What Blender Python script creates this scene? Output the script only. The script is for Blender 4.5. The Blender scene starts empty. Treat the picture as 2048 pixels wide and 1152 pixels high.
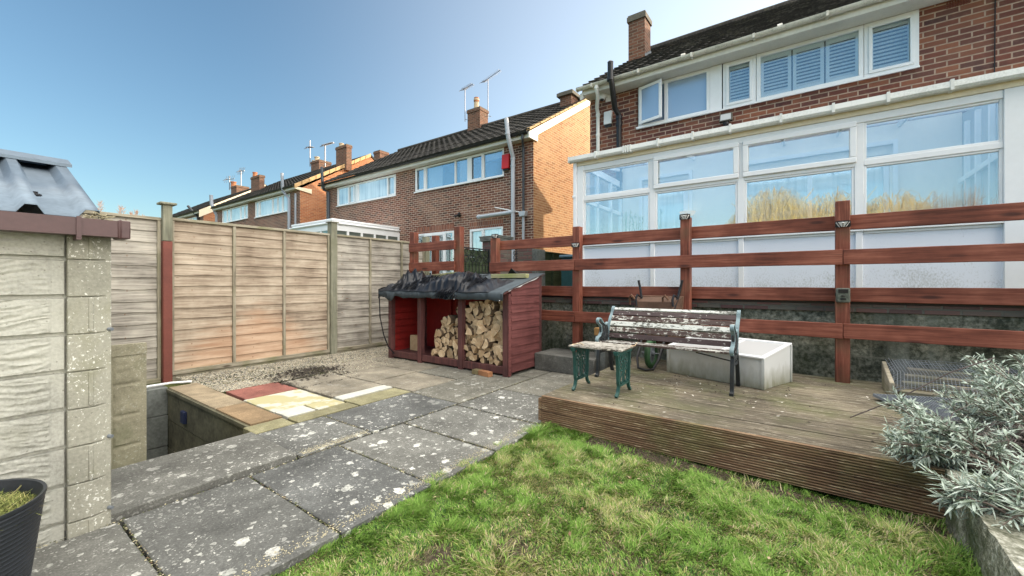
import bpy, math, random
import numpy as np
from mathutils import Vector, Matrix, noise as mnoise
R = math.radians
S = bpy.context.scene
COL = S.collection
random.seed(7)

# ---------------------------------------------------------------- camera, sky, sun, exposure
F = 826.0; HZ = 566.0; YAW = R(35.8)
cs, sn = math.cos(YAW), math.sin(YAW)
cam_d = bpy.data.cameras.new('camera'); cam = bpy.data.objects.new('camera', cam_d)
COL.objects.link(cam); S.camera = cam
cam.location = (0, 0, 0); cam.rotation_euler = (R(90), 0, YAW)
cam_d.sensor_width = 36; cam_d.lens = F / 2048 * 36; cam_d.shift_y = -10 / 2048
cam_d.clip_start = .05; cam_d.clip_end = 3000
SUN_AZ, SUN_EL = R(28.5), R(15)          # azimuth from +Y towards +X
w = bpy.data.worlds.new('World'); S.world = w; w.use_nodes = True
wn = w.node_tree; bg = wn.nodes['Background']
sky = wn.nodes.new('ShaderNodeTexSky'); sky.sky_type = 'NISHITA'; sky.sun_disc = False
sky.sun_elevation = SUN_EL; sky.sun_rotation = SUN_AZ
sky.air_density = 1.0; sky.dust_density = 1.0; sky.ozone_density = 1.1; sky.altitude = 50
# added fill light: unseen bright sky overhead and east; clear blue to the north-west
def wnode(k, **kw):
    n = wn.nodes.new(k)
    for a_, v_ in kw.items(): setattr(n, a_, v_)
    return n
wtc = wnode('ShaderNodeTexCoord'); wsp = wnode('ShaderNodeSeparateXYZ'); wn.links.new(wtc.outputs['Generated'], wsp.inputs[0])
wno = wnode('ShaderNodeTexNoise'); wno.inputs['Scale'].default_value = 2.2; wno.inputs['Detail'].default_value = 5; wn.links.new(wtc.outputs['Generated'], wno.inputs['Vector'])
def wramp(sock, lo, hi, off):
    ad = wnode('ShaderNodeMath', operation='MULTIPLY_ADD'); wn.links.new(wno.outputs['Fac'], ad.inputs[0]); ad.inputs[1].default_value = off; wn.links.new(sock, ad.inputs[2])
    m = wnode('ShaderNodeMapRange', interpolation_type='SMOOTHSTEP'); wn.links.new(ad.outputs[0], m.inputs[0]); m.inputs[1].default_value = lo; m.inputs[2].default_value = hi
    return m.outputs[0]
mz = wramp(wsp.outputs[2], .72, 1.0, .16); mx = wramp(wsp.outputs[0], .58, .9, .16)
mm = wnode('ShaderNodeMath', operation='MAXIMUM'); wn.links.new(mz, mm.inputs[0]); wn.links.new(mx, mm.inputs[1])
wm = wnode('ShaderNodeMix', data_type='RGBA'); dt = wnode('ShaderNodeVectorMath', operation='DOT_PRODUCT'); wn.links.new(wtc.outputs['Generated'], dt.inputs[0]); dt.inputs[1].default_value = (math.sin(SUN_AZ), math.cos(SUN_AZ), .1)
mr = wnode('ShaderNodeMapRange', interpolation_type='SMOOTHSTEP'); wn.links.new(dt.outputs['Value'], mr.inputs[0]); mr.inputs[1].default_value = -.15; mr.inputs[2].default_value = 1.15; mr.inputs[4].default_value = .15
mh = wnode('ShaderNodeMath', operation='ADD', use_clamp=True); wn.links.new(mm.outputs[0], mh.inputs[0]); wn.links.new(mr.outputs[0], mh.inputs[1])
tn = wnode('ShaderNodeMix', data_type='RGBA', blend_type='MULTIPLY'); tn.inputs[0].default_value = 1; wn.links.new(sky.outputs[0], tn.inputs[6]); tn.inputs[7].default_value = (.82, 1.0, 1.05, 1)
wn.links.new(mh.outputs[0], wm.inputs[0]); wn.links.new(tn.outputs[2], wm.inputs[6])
SKY_FILL = 21.5  # radiance of the added overhead and eastern fill
wm.inputs[7].default_value = (SKY_FILL, SKY_FILL * .95, SKY_FILL * .88, 1)
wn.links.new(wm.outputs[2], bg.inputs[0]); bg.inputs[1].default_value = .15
sd = bpy.data.lights.new('sun', 'SUN'); so = bpy.data.objects.new('sun', sd); COL.objects.link(so)
sd.energy = 5.0; sd.angle = R(.5); sd.color = (1, .80, .56)
sdir = Vector((math.sin(SUN_AZ) * math.cos(SUN_EL), math.cos(SUN_AZ) * math.cos(SUN_EL), math.sin(SUN_EL)))
so.rotation_euler = sdir.to_track_quat('Z', 'Y').to_euler()
S.view_settings.view_transform = 'Standard'; S.view_settings.look = 'None'
S.view_settings.exposure = .6; S.view_settings.gamma = 1
S.render.engine = 'CYCLES'
S.cycles.max_bounces = 8; S.cycles.transparent_max_bounces = 16

# ---------------------------------------------------------------- measuring helpers
def dr(px):
    u = (px - 1024) / F
    return (-sn + cs * u, cs + sn * u)
def xy(px, Y):                                   # x on the plane y = Y
    a, b = dr(px); return a / b * Y
def yx(px, X):                                   # y on the plane x = X
    a, b = dr(px); return b / a * X
def zy(px, py, Y):                               # height on the plane y = Y
    return (HZ - py) / F * Y / dr(px)[1]
def zx(px, py, X):
    return (HZ - py) / F * X / dr(px)[0]
def pt(px, py, t):
    a, b = dr(px); return Vector((a * t, b * t, (HZ - py) / F * t))

# ---------------------------------------------------------------- mesh builder
ORG = {}
class MB:
    def __init__(s):
        s.v = []; s.l = []; s.f = []; s.m = []; s.T = None
    def add(s, vs, fs, m=0):
        o = len(s.v)
        for p in vs:
            p = Vector(p); s.l.append(p); s.v.append(s.T @ p if s.T else p)
        for f in fs:
            s.f.append([i + o for i in f]); s.m.append(m)
        return s
    def box(s, x0, x1, y0, y1, z0, z1, m=0):
        if x0 > x1: x0, x1 = x1, x0
        if y0 > y1: y0, y1 = y1, y0
        if z0 > z1: z0, z1 = z1, z0
        vs = [(x, y, z) for z in (z0, z1) for y in (y0, y1) for x in (x0, x1)]
        return s.add(vs, [(0, 2, 3, 1), (4, 5, 7, 6), (0, 1, 5, 4), (2, 6, 7, 3), (0, 4, 6, 2), (1, 3, 7, 5)], m)
    def prism(s, poly, d, m=0):                    # planar polygon extruded by vector d
        d = Vector(d); n = len(poly); P = [Vector(p) for p in poly]
        vs = P + [p + d for p in P]
        nor = Vector((0, 0, 0))
        for i in range(n): nor += P[i].cross(P[(i + 1) % n])
        fl = nor.dot(d) > 0
        fs = [list(range(n))[::-1] if fl else list(range(n)), [i + n for i in (range(n) if fl else range(n - 1, -1, -1))]]
        for i in range(n):
            j = (i + 1) % n
            fs.append((i, j, j + n, i + n) if fl else (j, i, i + n, j + n))
        return s.add(vs, fs, m)
    def bar(s, a, b, w, h, m=0, up=(0, 0, 1)):      # rectangular bar from a to b
        a, b = Vector(a), Vector(b); d = (b - a).normalized(); up = Vector(up)
        if abs(d.dot(up)) > .98: up = Vector((0, 1, 0))
        r = d.cross(up).normalized(); u = r.cross(d)
        vs = [p + r * (sx * w / 2) + u * (sz * h / 2) for p in (a, b) for sz in (-1, 1) for sx in (-1, 1)]
        return s.add(vs, [(0, 1, 3, 2), (4, 6, 7, 5), (0, 4, 5, 1), (2, 3, 7, 6), (0, 2, 6, 4), (1, 5, 7, 3)], m)
    def tube(s, pts, r, n=8, m=0, cap=True):
        P = [Vector(p) for p in pts]; k = len(P)
        rs = r if isinstance(r, (list, tuple)) else [r] * k
        vs = []; ref = None
        for i, p in enumerate(P):
            d = (P[min(i + 1, k - 1)] - P[max(i - 1, 0)]).normalized()
            if ref is None:
                ref = d.orthogonal().normalized()
            ref = (ref - d * ref.dot(d)).normalized() if (ref - d * ref.dot(d)).length > 1e-4 else d.orthogonal().normalized()
            q = d.cross(ref)
            for j in range(n):
                a = 2 * math.pi * j / n
                vs.append(p + (ref * math.cos(a) + q * math.sin(a)) * rs[i])
        fs = []
        for i in range(k - 1):
            for j in range(n):
                a = i * n + j; b = i * n + (j + 1) % n
                fs.append((a, b, b + n, a + n))
        if cap and n > 2:
            fs.append(list(range(n))[::-1]); fs.append([(k - 1) * n + j for j in range(n)])
        return s.add(vs, fs, m)
    def lathe(s, c, prof, n=16, m=0):               # profile [(r,z)] about the vertical through c
        c = Vector(c); vs = []; fs = []
        for r, z in prof:
            for j in range(n):
                a = 2 * math.pi * j / n; vs.append(c + Vector((r * math.cos(a), r * math.sin(a), z)))
        for i in range(len(prof) - 1):
            for j in range(n):
                a = i * n + j; b = i * n + (j + 1) % n; fs.append((a, b, b + n, a + n))
        fs.append(list(range(n))[::-1]); fs.append([(len(prof) - 1) * n + j for j in range(n)])
        return s.add(vs, fs, m)
    def grid(s, P, m=0):                            # P[i][j] points
        a = len(P); b = len(P[0])
        return s.add([p for row in P for p in row],
                     [(i * b + j, i * b + j + 1, (i + 1) * b + j + 1, (i + 1) * b + j) for i in range(a - 1) for j in range(b - 1)], m)
    def build(s, name, mats, parent=None, bev=0, smooth=35, org=None):
        if not isinstance(mats, (list, tuple)): mats = [mats]
        V = np.array([tuple(p) for p in s.v], dtype=np.float64)
        lo, hi = V.min(0), V.max(0)
        o = Vector(org) if org is not None else Vector(((lo[0] + hi[0]) / 2, (lo[1] + hi[1]) / 2, lo[2]))
        me = bpy.data.meshes.new(name)
        me.from_pydata([tuple(p - o) for p in s.v], [], s.f)
        for k in mats: me.materials.append(k)
        me.polygons.foreach_set('material_index', s.m)
        uv = me.uv_layers.new(name='metres')
        L = s.l; data = np.zeros((len(me.loops), 2)); k = 0
        for f in s.f:
            a, b, c = L[f[0]], L[f[1]], L[f[2]]
            n = (b - a).cross(c - b)
            ax, ay, az = abs(n.x), abs(n.y), abs(n.z)
            for i in f:
                p = L[i]
                if az >= ax and az >= ay: data[k] = (p.x, p.y)
                elif ay >= ax: data[k] = (p.x, p.z)
                else: data[k] = (p.y, p.z)
                k += 1
        uv.data.foreach_set('uv', data.ravel())
        if smooth:
            me.shade_smooth(); me.set_sharp_from_angle(angle=R(smooth))
        me.update()
        ob = bpy.data.objects.new(name, me); COL.objects.link(ob)
        ORG[ob] = o
        if parent:
            ob.parent = parent; ob.location = o - ORG[parent]
        else: ob.location = o
        if bev:
            md = ob.modifiers.new('bevel', 'BEVEL'); md.width = bev; md.segments = 2; md.limit_method = 'ANGLE'; md.angle_limit = R(40)
        return ob

def thing(name, label, cat, loc, group=None):
    o = bpy.data.objects.new(name, None); COL.objects.link(o); o.location = loc; o.empty_display_size = .1
    ORG[o] = Vector(loc); o['label'] = label; o['category'] = cat
    if group: o['group'] = group
    return o
def tag(o, label, cat, group=None, kind=None):
    if label: o['label'] = label
    if cat: o['category'] = cat
    if group: o['group'] = group
    if kind: o['kind'] = kind
    return o
def struct(o): o['kind'] = 'structure'; return o
def copy_tree(o, loc, rot=None, parent=None):
    c = o.copy(); COL.objects.link(c); c.parent = parent
    if loc is not None: c.location = loc; ORG[c] = Vector(loc)
    if rot is not None: c.rotation_euler = rot
    for ch in list(o.children): copy_tree(ch, None, None, c)
    return c

# ---------------------------------------------------------------- material helper
class NT:
    def __init__(s, name):
        s.mat = bpy.data.materials.new(name); s.mat.use_nodes = True
        s.t = s.mat.node_tree; s.n = s.t.nodes; s.b = s.n['Principled BSDF']
        s.tc = s.n.new('ShaderNodeTexCoord'); s.geo = s.n.new('ShaderNodeNewGeometry')
    def L(s, a, b): s.t.links.new(a, b)
    def put(s, inp, v):
        if isinstance(v, bpy.types.NodeSocket): s.L(v, inp)
        elif isinstance(v, tuple) and len(v) == 3 and inp.type == 'RGBA': inp.default_value = (*v, 1)
        else: inp.default_value = v
    def uv(s): return s.tc.outputs['UV']
    def obj(s): return s.tc.outputs['Object']
    def pos(s): return s.geo.outputs['Position']
    def rnd(s):
        n = s.n.new('ShaderNodeObjectInfo'); return n.outputs['Random']
    def map(s, v, sc=(1, 1, 1), loc=(0, 0, 0), rot=(0, 0, 0)):
        n = s.n.new('ShaderNodeMapping'); s.L(v, n.inputs[0])
        n.inputs['Scale'].default_value = sc; n.inputs['Rotation'].default_value = rot
        n.inputs['Location'].default_value = loc
        return n.outputs[0]
    def noise(s, v, scale=5, detail=4, rough=.55, dist=0):
        n = s.n.new('ShaderNodeTexNoise'); s.L(v, n.inputs['Vector'])
        n.inputs['Scale'].default_value = scale; n.inputs['Detail'].default_value = detail
        n.inputs['Roughness'].default_value = rough; n.inputs['Distortion'].default_value = dist
        return n.outputs['Fac']
    def vor(s, v, scale=5, feat='F1', out='Distance', rand=1):
        n = s.n.new('ShaderNodeTexVoronoi'); n.feature = feat; s.L(v, n.inputs['Vector'])
        n.inputs['Scale'].default_value = scale; n.inputs['Randomness'].default_value = rand
        return n.outputs[out]
    def wave(s, v, scale=5, dist=2, detail=2, dirn='X', prof='SIN'):
        n = s.n.new('ShaderNodeTexWave'); n.bands_direction = dirn; n.wave_profile = prof; s.L(v, n.inputs['Vector'])
        n.inputs['Scale'].default_value = scale; n.inputs['Distortion'].default_value = dist
        n.inputs['Detail'].default_value = detail
        return n.outputs['Fac']
    def ramp(s, f, stops, interp='LINEAR'):
        n = s.n.new('ShaderNodeValToRGB'); cr = n.color_ramp; cr.interpolation = interp
        while len(cr.elements) < len(stops): cr.elements.new(.5)
        for e, (p, c) in zip(cr.elements, stops):
            e.position = p; e.color = (c, c, c, 1) if isinstance(c, (int, float)) else (*c, 1)
        s.put(n.inputs[0], f); return n.outputs[0]
    def mix(s, f, a, b, mode='MIX'):
        n = s.n.new('ShaderNodeMix'); n.data_type = 'RGBA'; n.blend_type = mode
        s.put(n.inputs[0], f); s.put(n.inputs[6], a); s.put(n.inputs[7], b)
        return n.outputs[2]
    def math(s, op, a, b=0, c=0):
        n = s.n.new('ShaderNodeMath'); n.operation = op
        s.put(n.inputs[0], a); s.put(n.inputs[1], b); s.put(n.inputs[2], c); return n.outputs[0]
    def sep(s, v):
        n = s.n.new('ShaderNodeSeparateXYZ'); s.L(v, n.inputs[0]); return n.outputs
    def bump(s, h, strength=.5, dist=.01, nor=None):
        n = s.n.new('ShaderNodeBump'); s.put(n.inputs['Height'], h)
        n.inputs['Strength'].default_value = strength; n.inputs['Distance'].default_value = dist
        if nor is not None: s.L(nor, n.inputs['Normal'])
        return n.outputs[0]
    def out(s, col=None, rough=None, nor=None, spec=None, metal=None):
        for k, v in (('Base Color', col), ('Roughness', rough), ('Normal', nor), ('Specular IOR Level', spec), ('Metallic', metal)):
            if v is not None: s.put(s.b.inputs[k], v)
        return s.mat

def simple(name, c, rough=.6, var=.25, scale=6, metal=0, bump=.15, spec=.4):
    t = NT(name); n = t.noise(t.obj(), scale, 5)
    n2 = t.noise(t.obj(), scale * 9, 3)
    lo = tuple(x * (1 - var) for x in c); hi = tuple(min(1, x * (1 + var)) for x in c)
    col = t.ramp(t.mix(.35, n, n2), [(.3, lo), (.7, hi)])
    return t.out(col, rough, t.bump(n2, bump, .003), spec, metal)

# stained / weathered timber; grain runs along 'u' or 'v' of the metre UV
def wood(name, cols, grain='u', rough=.75, knots=(.05, .03, .02), green=None, gscale=1, stain=None, crack=False, kr=(.06, .15)):
    t = NT(name); v = t.uv()
    g = (1.2, 28, 1) if grain == 'u' else (28, 1.2, 1)
    loc = t.n.new('ShaderNodeCombineXYZ'); r = t.rnd()
    for i in (0, 1): t.L(t.math('MULTIPLY', r, 17.3 + i * 9), loc.inputs[i])
    va = t.n.new('ShaderNodeVectorMath'); va.operation = 'ADD'; t.L(v, va.inputs[0]); t.L(loc.outputs[0], va.inputs[1]); v = va.outputs[0]
    gr = t.noise(t.map(v, tuple(a * gscale for a in g)), 1.6, 6, .65, .6)
    bl = t.noise(v, 2.6, 4)
    f = t.mix(.45, gr, bl)
    col = t.ramp(f, [(.37, cols[0]), (.5, cols[1]), (.63, cols[2])])
    kn = t.vor(t.map(v, (2.2, 9, 1) if grain == 'u' else (9, 2.2, 1)), 1.0)
    col = t.mix(t.ramp(kn, [(kr[0], .85), (kr[1], 0)]), col, knots)
    if crack:
        ck = t.noise(t.map(v, (.9, 60, 1) if grain == 'u' else (60, .9, 1)), 1.3, 3, .6, .3)
        col = t.mix(t.ramp(ck, [(.30, .75), (.37, 0)]), col, tuple(x * .35 for x in cols[0]))
    if green: 
        gm = t.ramp(t.noise(t.pos(), 3.1, 5), [(.5, 0), (.68, .8)])
        col = t.mix(gm, col, green)
    if stain: col = stain(t, col)
    return t.out(col, rough, t.bump(gr, .5, .004), .3)

# ---------------------------------------------------------------- materials
def brick_mat(name, pal, mortar=(.42, .32, .25), stain=.35, v=None, bw=.225, rh=.075):
    t = NT(name); v = t.uv()
    wob = t.noise(v, 9, 2)
    n = t.n.new('ShaderNodeTexBrick'); n.offset = .5
    t.L(v, n.inputs['Vector'])
    n.inputs['Color1'].default_value = (0, 0, 0, 1); n.inputs['Color2'].default_value = (1, 1, 1, 1)
    n.inputs['Mortar'].default_value = (.5, .5, .5, 1)
    n.inputs['Scale'].default_value = 1; n.inputs['Mortar Size'].default_value = .0095
    n.inputs['Mortar Smooth'].default_value = .35; n.inputs['Brick Width'].default_value = bw
    n.inputs['Row Height'].default_value = rh
    k = t.mix(.22, n.outputs['Color'], t.noise(v, 7, 5))
    st = [(i / (len(pal) - 1) * .8 + .1, c) for i, c in enumerate(pal)]
    col = t.ramp(k, st)
    col = t.mix(t.ramp(t.noise(v, 26, 4), [(.5, 0), (.78, .25)]), col, (.24, .15, .11))
    mc = t.ramp(t.noise(v, 14, 4), [(.3, tuple(x * .65 for x in mortar)), (.7, mortar)])
    col = t.mix(n.outputs['Fac'], col, mc)
    big = t.ramp(t.noise(v, .8, 5), [(.45, 0), (.75, stain)])
    col = t.mix(big, col, tuple(x * .8 for x in mortar))
    h = t.math('SUBTRACT', t.math('MULTIPLY', t.noise(v, 40, 4), .35), n.outputs['Fac'])
    return t.out(col, .88, t.bump(h, .7, .006), .25)
BR1 = [(.07, .035, .035), (.17, .055, .038), (.11, .045, .038), (.25, .095, .055), (.19, .07, .045)]
M = {}
M['brick1'] = brick_mat('main_brick', BR1, (.46, .34, .26), .16)
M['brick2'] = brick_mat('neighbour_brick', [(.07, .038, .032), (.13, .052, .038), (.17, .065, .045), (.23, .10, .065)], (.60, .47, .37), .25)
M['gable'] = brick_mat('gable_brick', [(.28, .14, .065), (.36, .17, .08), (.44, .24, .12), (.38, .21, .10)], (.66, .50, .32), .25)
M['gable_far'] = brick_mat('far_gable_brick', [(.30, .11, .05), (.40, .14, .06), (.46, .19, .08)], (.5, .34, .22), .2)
M['soldier'] = brick_mat('soldier_brick', [(.15, .05, .035), (.24, .075, .045), (.30, .10, .055)], (.40, .31, .25), .2, bw=.075, rh=.225)
M['chimney'] = brick_mat('chimney_brick', [(.09, .045, .03), (.15, .065, .042), (.20, .09, .055)], (.26, .2, .15), .35)

def tile_mat():
    t = NT('roof_tile'); p = t.pos()
    n = t.noise(p, 2.2, 5); n2 = t.noise(p, 22, 4)
    col = t.ramp(t.mix(.5, n, n2), [(.3, (.016, .015, .014)), (.52, (.050, .045, .041)), (.7, (.13, .118, .10))])
    col = t.mix(t.ramp(t.noise(p, 6, 6), [(.58, 0), (.72, .5)]), col, (.09, .085, .05))
    return t.out(col, .95, t.bump(n2, .4, .01), .2)
M['tile'] = tile_mat()
M['pvc'] = simple('white_plastic_frame', (.78, .80, .82), .35, .05, 2, bump=.03)
M['cream'] = simple('cream_painted_board', (.72, .64, .48), .5, .1, 4)
M['fascia'] = simple('white_fascia', (.66, .64, .58), .5, .12, 3)
def dirty_white(name, base, dirt, amt=.55, sc=3):
    t = NT(name); p = t.pos()
    n = t.noise(t.map(p, (1, 1, .35)), sc, 6, .65)
    n2 = t.noise(p, 60, 4)
    m = t.ramp(t.mix(.4, n, n2), [(.48, 0), (.66, amt)])
    return t.out(t.mix(m, base, dirt), .45, t.bump(n2, .1, .002), .4)
M['gutter'] = dirty_white('aged_white_gutter', (.62, .60, .53), (.16, .16, .12), .6)
M['cgutter'] = dirty_white('white_gutter', (.72, .73, .70), (.25, .26, .22), .4)
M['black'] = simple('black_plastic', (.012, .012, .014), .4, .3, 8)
M['greypipe'] = dirty_white('grey_pipe', (.30, .34, .40), (.14, .15, .16), .5)
M['palepipe'] = dirty_white('pale_grey_pipe', (.46, .50, .56), (.2, .2, .2), .4)
M['darkpipe'] = simple('dark_grey_pipe', (.05, .06, .075), .4, .25, 5)
M['white'] = simple('white_casing', (.75, .76, .76), .4, .05, 3, bump=.02)
M['red'] = simple('red_casing', (.55, .02, .02), .4, .1, 3)
M['lead'] = simple('lead_flashing', (.16, .18, .20), .5, .3, 6)
M['cap'] = simple('concrete_cap', (.12, .11, .09), .9, .35, 7)
M['clay'] = simple('clay_pot', (.34, .13, .06), .8, .3, 7)
M['buffpot'] = simple('buff_pot', (.46, .36, .24), .8, .2, 7)
M['metal'] = simple('dull_metal', (.22, .22, .24), .45, .2, 9, metal=.7)
M['vergecap'] = simple('buff_verge_tile', (.50, .33, .16), .8, .25, 7)
M['render'] = simple('pebble_dash', (.42, .43, .42), .95, .3, 55, bump=.6)

def glass_mat(name, refl, tint, rough=0.0, under=None, ripple=.04):
    t = NT(name); n = t.n
    nor = t.bump(t.noise(t.uv(), 1.1, 2), ripple, .02)
    g = n.new('ShaderNodeBsdfGlossy'); g.inputs['Color'].default_value = (*tint, 1); g.inputs['Roughness'].default_value = rough
    t.L(nor, g.inputs['Normal'])
    if under == 'curtain':
        u = n.new('ShaderNodeBsdfDiffuse'); t.put(u.inputs[0], t.ramp(t.mix(.5, t.noise(t.map(t.uv(), (9, .5, 1)), 1.5, 3), t.noise(t.uv(), .9, 2)), [(.36, (.20, .24, .25)), (.5, (.52, .58, .58)), (.64, (.72, .76, .74))]))
    elif under is None:
        u = n.new('ShaderNodeBsdfTransparent'); u.inputs[0].default_value = (.90, .93, .93, 1)
    else:
        u = n.new('ShaderNodeBsdfDiffuse'); t.put(u.inputs[0], under)
    lw = n.new('ShaderNodeLayerWeight'); lw.inputs[0].default_value = .35
    f = t.math('ADD', t.math('MULTIPLY', lw.outputs['Fresnel'], .35), refl)
    m = n.new('ShaderNodeMixShader'); t.put(m.inputs[0], t.math('MINIMUM', f, .95)); t.L(u.outputs[0], m.inputs[1]); t.L(g.outputs[0], m.inputs[2])
    t.L(m.outputs[0], n['Material Output'].inputs[0])
    return t.mat
M['glass'] = glass_mat('window_glass', .15, (.80, .92, 1.0))
M['cglass'] = glass_mat('conservatory_glass', .22, (.90, .95, 1.0))
M['frosted'] = glass_mat('frosted_glass', .25, (.75, .88, 1), .25, (.24, .31, .40))
M['curtainglass'] = glass_mat('curtained_glass', .30, (.80, .93, 1), .02, 'curtain')
M['lidglass'] = glass_mat('cold_frame_lid', .06, (.9, .95, 1), .3, (.46, .47, .47))
M['shutter'] = simple('white_shutter', (.88, .88, .88), .5, .05, 3, bump=.02)
M['roomdark'] = simple('room_interior', (.16, .17, .18), .9, .2, 2)
M['curtain'] = simple('net_curtain', (.62, .64, .66), .9, .12, 9)
t = NT('polycarbonate_roof'); m_ = t.n.new('ShaderNodeMixShader'); a_ = t.n.new('ShaderNodeBsdfTranslucent'); a_.inputs[0].default_value = (.85, .9, .95, 1)
b_ = t.n.new('ShaderNodeBsdfTransparent'); b_.inputs[0].default_value = (.95, .97, 1, 1); m_.inputs[0].default_value = .3
t.L(b_.outputs[0], m_.inputs[1]); t.L(a_.outputs[0], m_.inputs[2]); t.L(m_.outputs[0], t.n['Material Output'].inputs[0]); M['poly'] = t.mat

# dirty white lower panels: green-black speckle towards the foot
def panel_mat():
    t = NT('dirty_white_panel'); p = t.pos(); z = t.sep(p)[2]
    h = t.ramp(t.math('ADD', t.math('MULTIPLY', z, 1.6), .35), [(0, 1), (.85, .12)])
    s = t.noise(t.map(p, (1, 1, .6)), 70, 5, .7); b = t.noise(p, 2.5, 4)
    m = t.ramp(t.math('ADD', t.math('MULTIPLY', h, .22), t.mix(.4, s, b)), [(.60, 0), (.80, .7)])
    return t.out(t.mix(m, (.74, .79, .87), (.30, .32, .30)), .4, None, .4)
M['panel'] = panel_mat()

# timber
def knots_at(cols_, z0, h):
    """rows of rusty knots, one in each board, running up the panel"""
    def fn(t, col):
        p = t.sep(t.pos()); w1 = t.noise(t.pos(), 3.1, 2)
        fr = t.math('SUBTRACT', t.math('FRACT', t.math('DIVIDE', t.math('SUBTRACT', p[2], z0), h)), .5)
        dz = t.math('MULTIPLY', fr, h / .030)
        m = None
        for c in cols_:
            dy = t.math('DIVIDE', t.math('SUBTRACT', t.math('ADD', p[1], t.math('MULTIPLY', w1, .10)), c + .05), .020)
            r = t.math('SQRT', t.math('ADD', t.math('MULTIPLY', dy, dy), t.math('MULTIPLY', dz, dz)))
            m = r if m is None else t.math('MINIMUM', m, r)
        m = t.math('ADD', m, t.math('MULTIPLY', t.noise(t.pos(), 40, 3), 1.2))
        col = t.mix(t.ramp(m, [(.55, .8), (1.5 if True else 0, 0)]), col, (.20, .10, .05))
        return col
    return fn
def orange(t, col):       # lower boards keep some of their orange-brown treatment
    p = t.sep(t.pos())
    n1 = t.noise(t.map(t.pos(), (1, 1.1, 9)), 1.5, 5, .65); n2 = t.noise(t.pos(), 1.3, 3)
    e = t.math('ADD', t.math('MULTIPLY', t.math('ADD', p[2], .45), 1.3), t.math('MULTIPLY', t.math('ABSOLUTE', t.math('SUBTRACT', p[1], 2.55)), .75))
    e = t.math('ADD', e, t.math('ADD', t.math('MULTIPLY', n1, .8), t.math('MULTIPLY', n2, .6)))
    col = t.mix(t.ramp(e, [(.55, .8), (1.35, 0)]), col, t.ramp(n1, [(.35, (.38, .22, .13)), (.62, (.60, .42, .29))]))
    gz = t.math('ADD', p[2], t.math('MULTIPLY', n2, .25))
    col = t.mix(t.ramp(t.math('MULTIPLY', t.math('ADD', gz, 1.1), 1), [(.08, .6), (.22, 0)]), col, (.20, .19, .08))
    return knots_at((1.80, 2.10, 2.47, 3.05), -1.06, .1296)(t, col)
GREYW = [(.15, .135, .115), (.34, .315, .27), (.53, .495, .425)]
M['lap'] = wood('weathered_lap_board', GREYW, 'u', .85, (.13, .075, .045), stain=knots_at((3.78, 4.55, .55, 1.2), -1.06, .13), kr=(.03, .08))
M['lap_orange'] = wood('worn_orange_lap_board', [(.17, .125, .09), (.37, .30, .225), (.54, .46, .36)], 'u', .85, (.16, .09, .05), stain=orange, kr=(.02, .06))
M['batten'] = wood('weathered_batten', [(.17, .15, .11), (.30, .27, .20), (.42, .38, .30)], 'v', .85, green=(.21, .20, .13))
M['batten_h'] = wood('weathered_rail_timber', [(.17, .15, .11), (.30, .27, .20), (.42, .38, .30)], 'u', .85, green=(.18, .18, .09))
M['post_grey'] = wood('grey_post', [(.12, .12, .09), (.22, .22, .16), (.32, .31, .24)], 'v', .85, green=(.18, .18, .12))
M['post_red'] = simple('red_brown_paint', (.17, .048, .034), .6, .25, 5)
RED = [(.085, .026, .016), (.18, .055, .034), (.30, .11, .07)]
M['rail'] = wood('red_stained_rail', RED, 'u', .6, (.05, .018, .014), crack=True, kr=(.09, .2))
M['railpost'] = wood('red_stained_post', RED, 'v', .6, (.05, .018, .014), crack=True, kr=(.09, .2), green=(.14, .08, .045))
M['shed'] = wood('maroon_cladding', [(.075, .024, .024), (.125, .042, .040), (.18, .065, .060)], 'u', .65, (.06, .02, .02))
M['shedpost'] = wood('dark_maroon_post', [(.05, .022, .022), (.09, .036, .034), (.14, .055, .05)], 'v', .6)
M['shedback'] = simple('bright_red_back', (.22, .012, .010), .6, .3, 3)
M['greenfence'] = wood('dark_green_fence', [(.02, .035, .02), (.045, .065, .035), (.08, .10, .055)], 'u', .9)
M['mossplank'] = wood('mossy_plank', [(.22, .19, .11), (.34, .32, .18), (.42, .40, .24)], 'u', .9, green=(.20, .24, .07))

def deck_mat(name, red):
    t = NT(name); v = t.uv(); p = t.pos()
    gr = t.noise(t.map(p, (1.3, 45, 45)), 1.4, 6, .7)
    bl = t.noise(p, 1.7, 5); st = t.noise(t.map(p, (4, 45, 45)), 2.0, 5, .7)
    if red: cols = [(.075, .045, .028), (.17, .105, .062), (.32, .22, .13)]
    else: cols = [(.060, .050, .036), (.165, .14, .10), (.36, .31, .22)]
    col = t.ramp(t.mix(.45, gr, bl), [(.34, cols[0]), (.5, cols[1]), (.66, cols[2])])
    gm = t.ramp(t.noise(p, 2.3, 5, .6), [(.45, 0), (.64, .75)])
    col = t.mix(gm, col, (.15, .15, .075) if not red else (.17, .165, .07))
    col = t.mix(t.ramp(st, [(.57, 0), (.64, .8)]), col, (.52, .47, .36) if not red else (.45, .36, .23))
    if not red: col = t.mix(t.ramp(t.noise(p, 1.1, 3), [(.5, 0), (.7, .45)]), col, (.07, .058, .05))
    return t.out(col, .85, t.bump(gr, .6, .004), .25)
M['deck'] = deck_mat('weathered_decking', False); M['deckred'] = deck_mat('ribbed_fascia_board', True)

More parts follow.
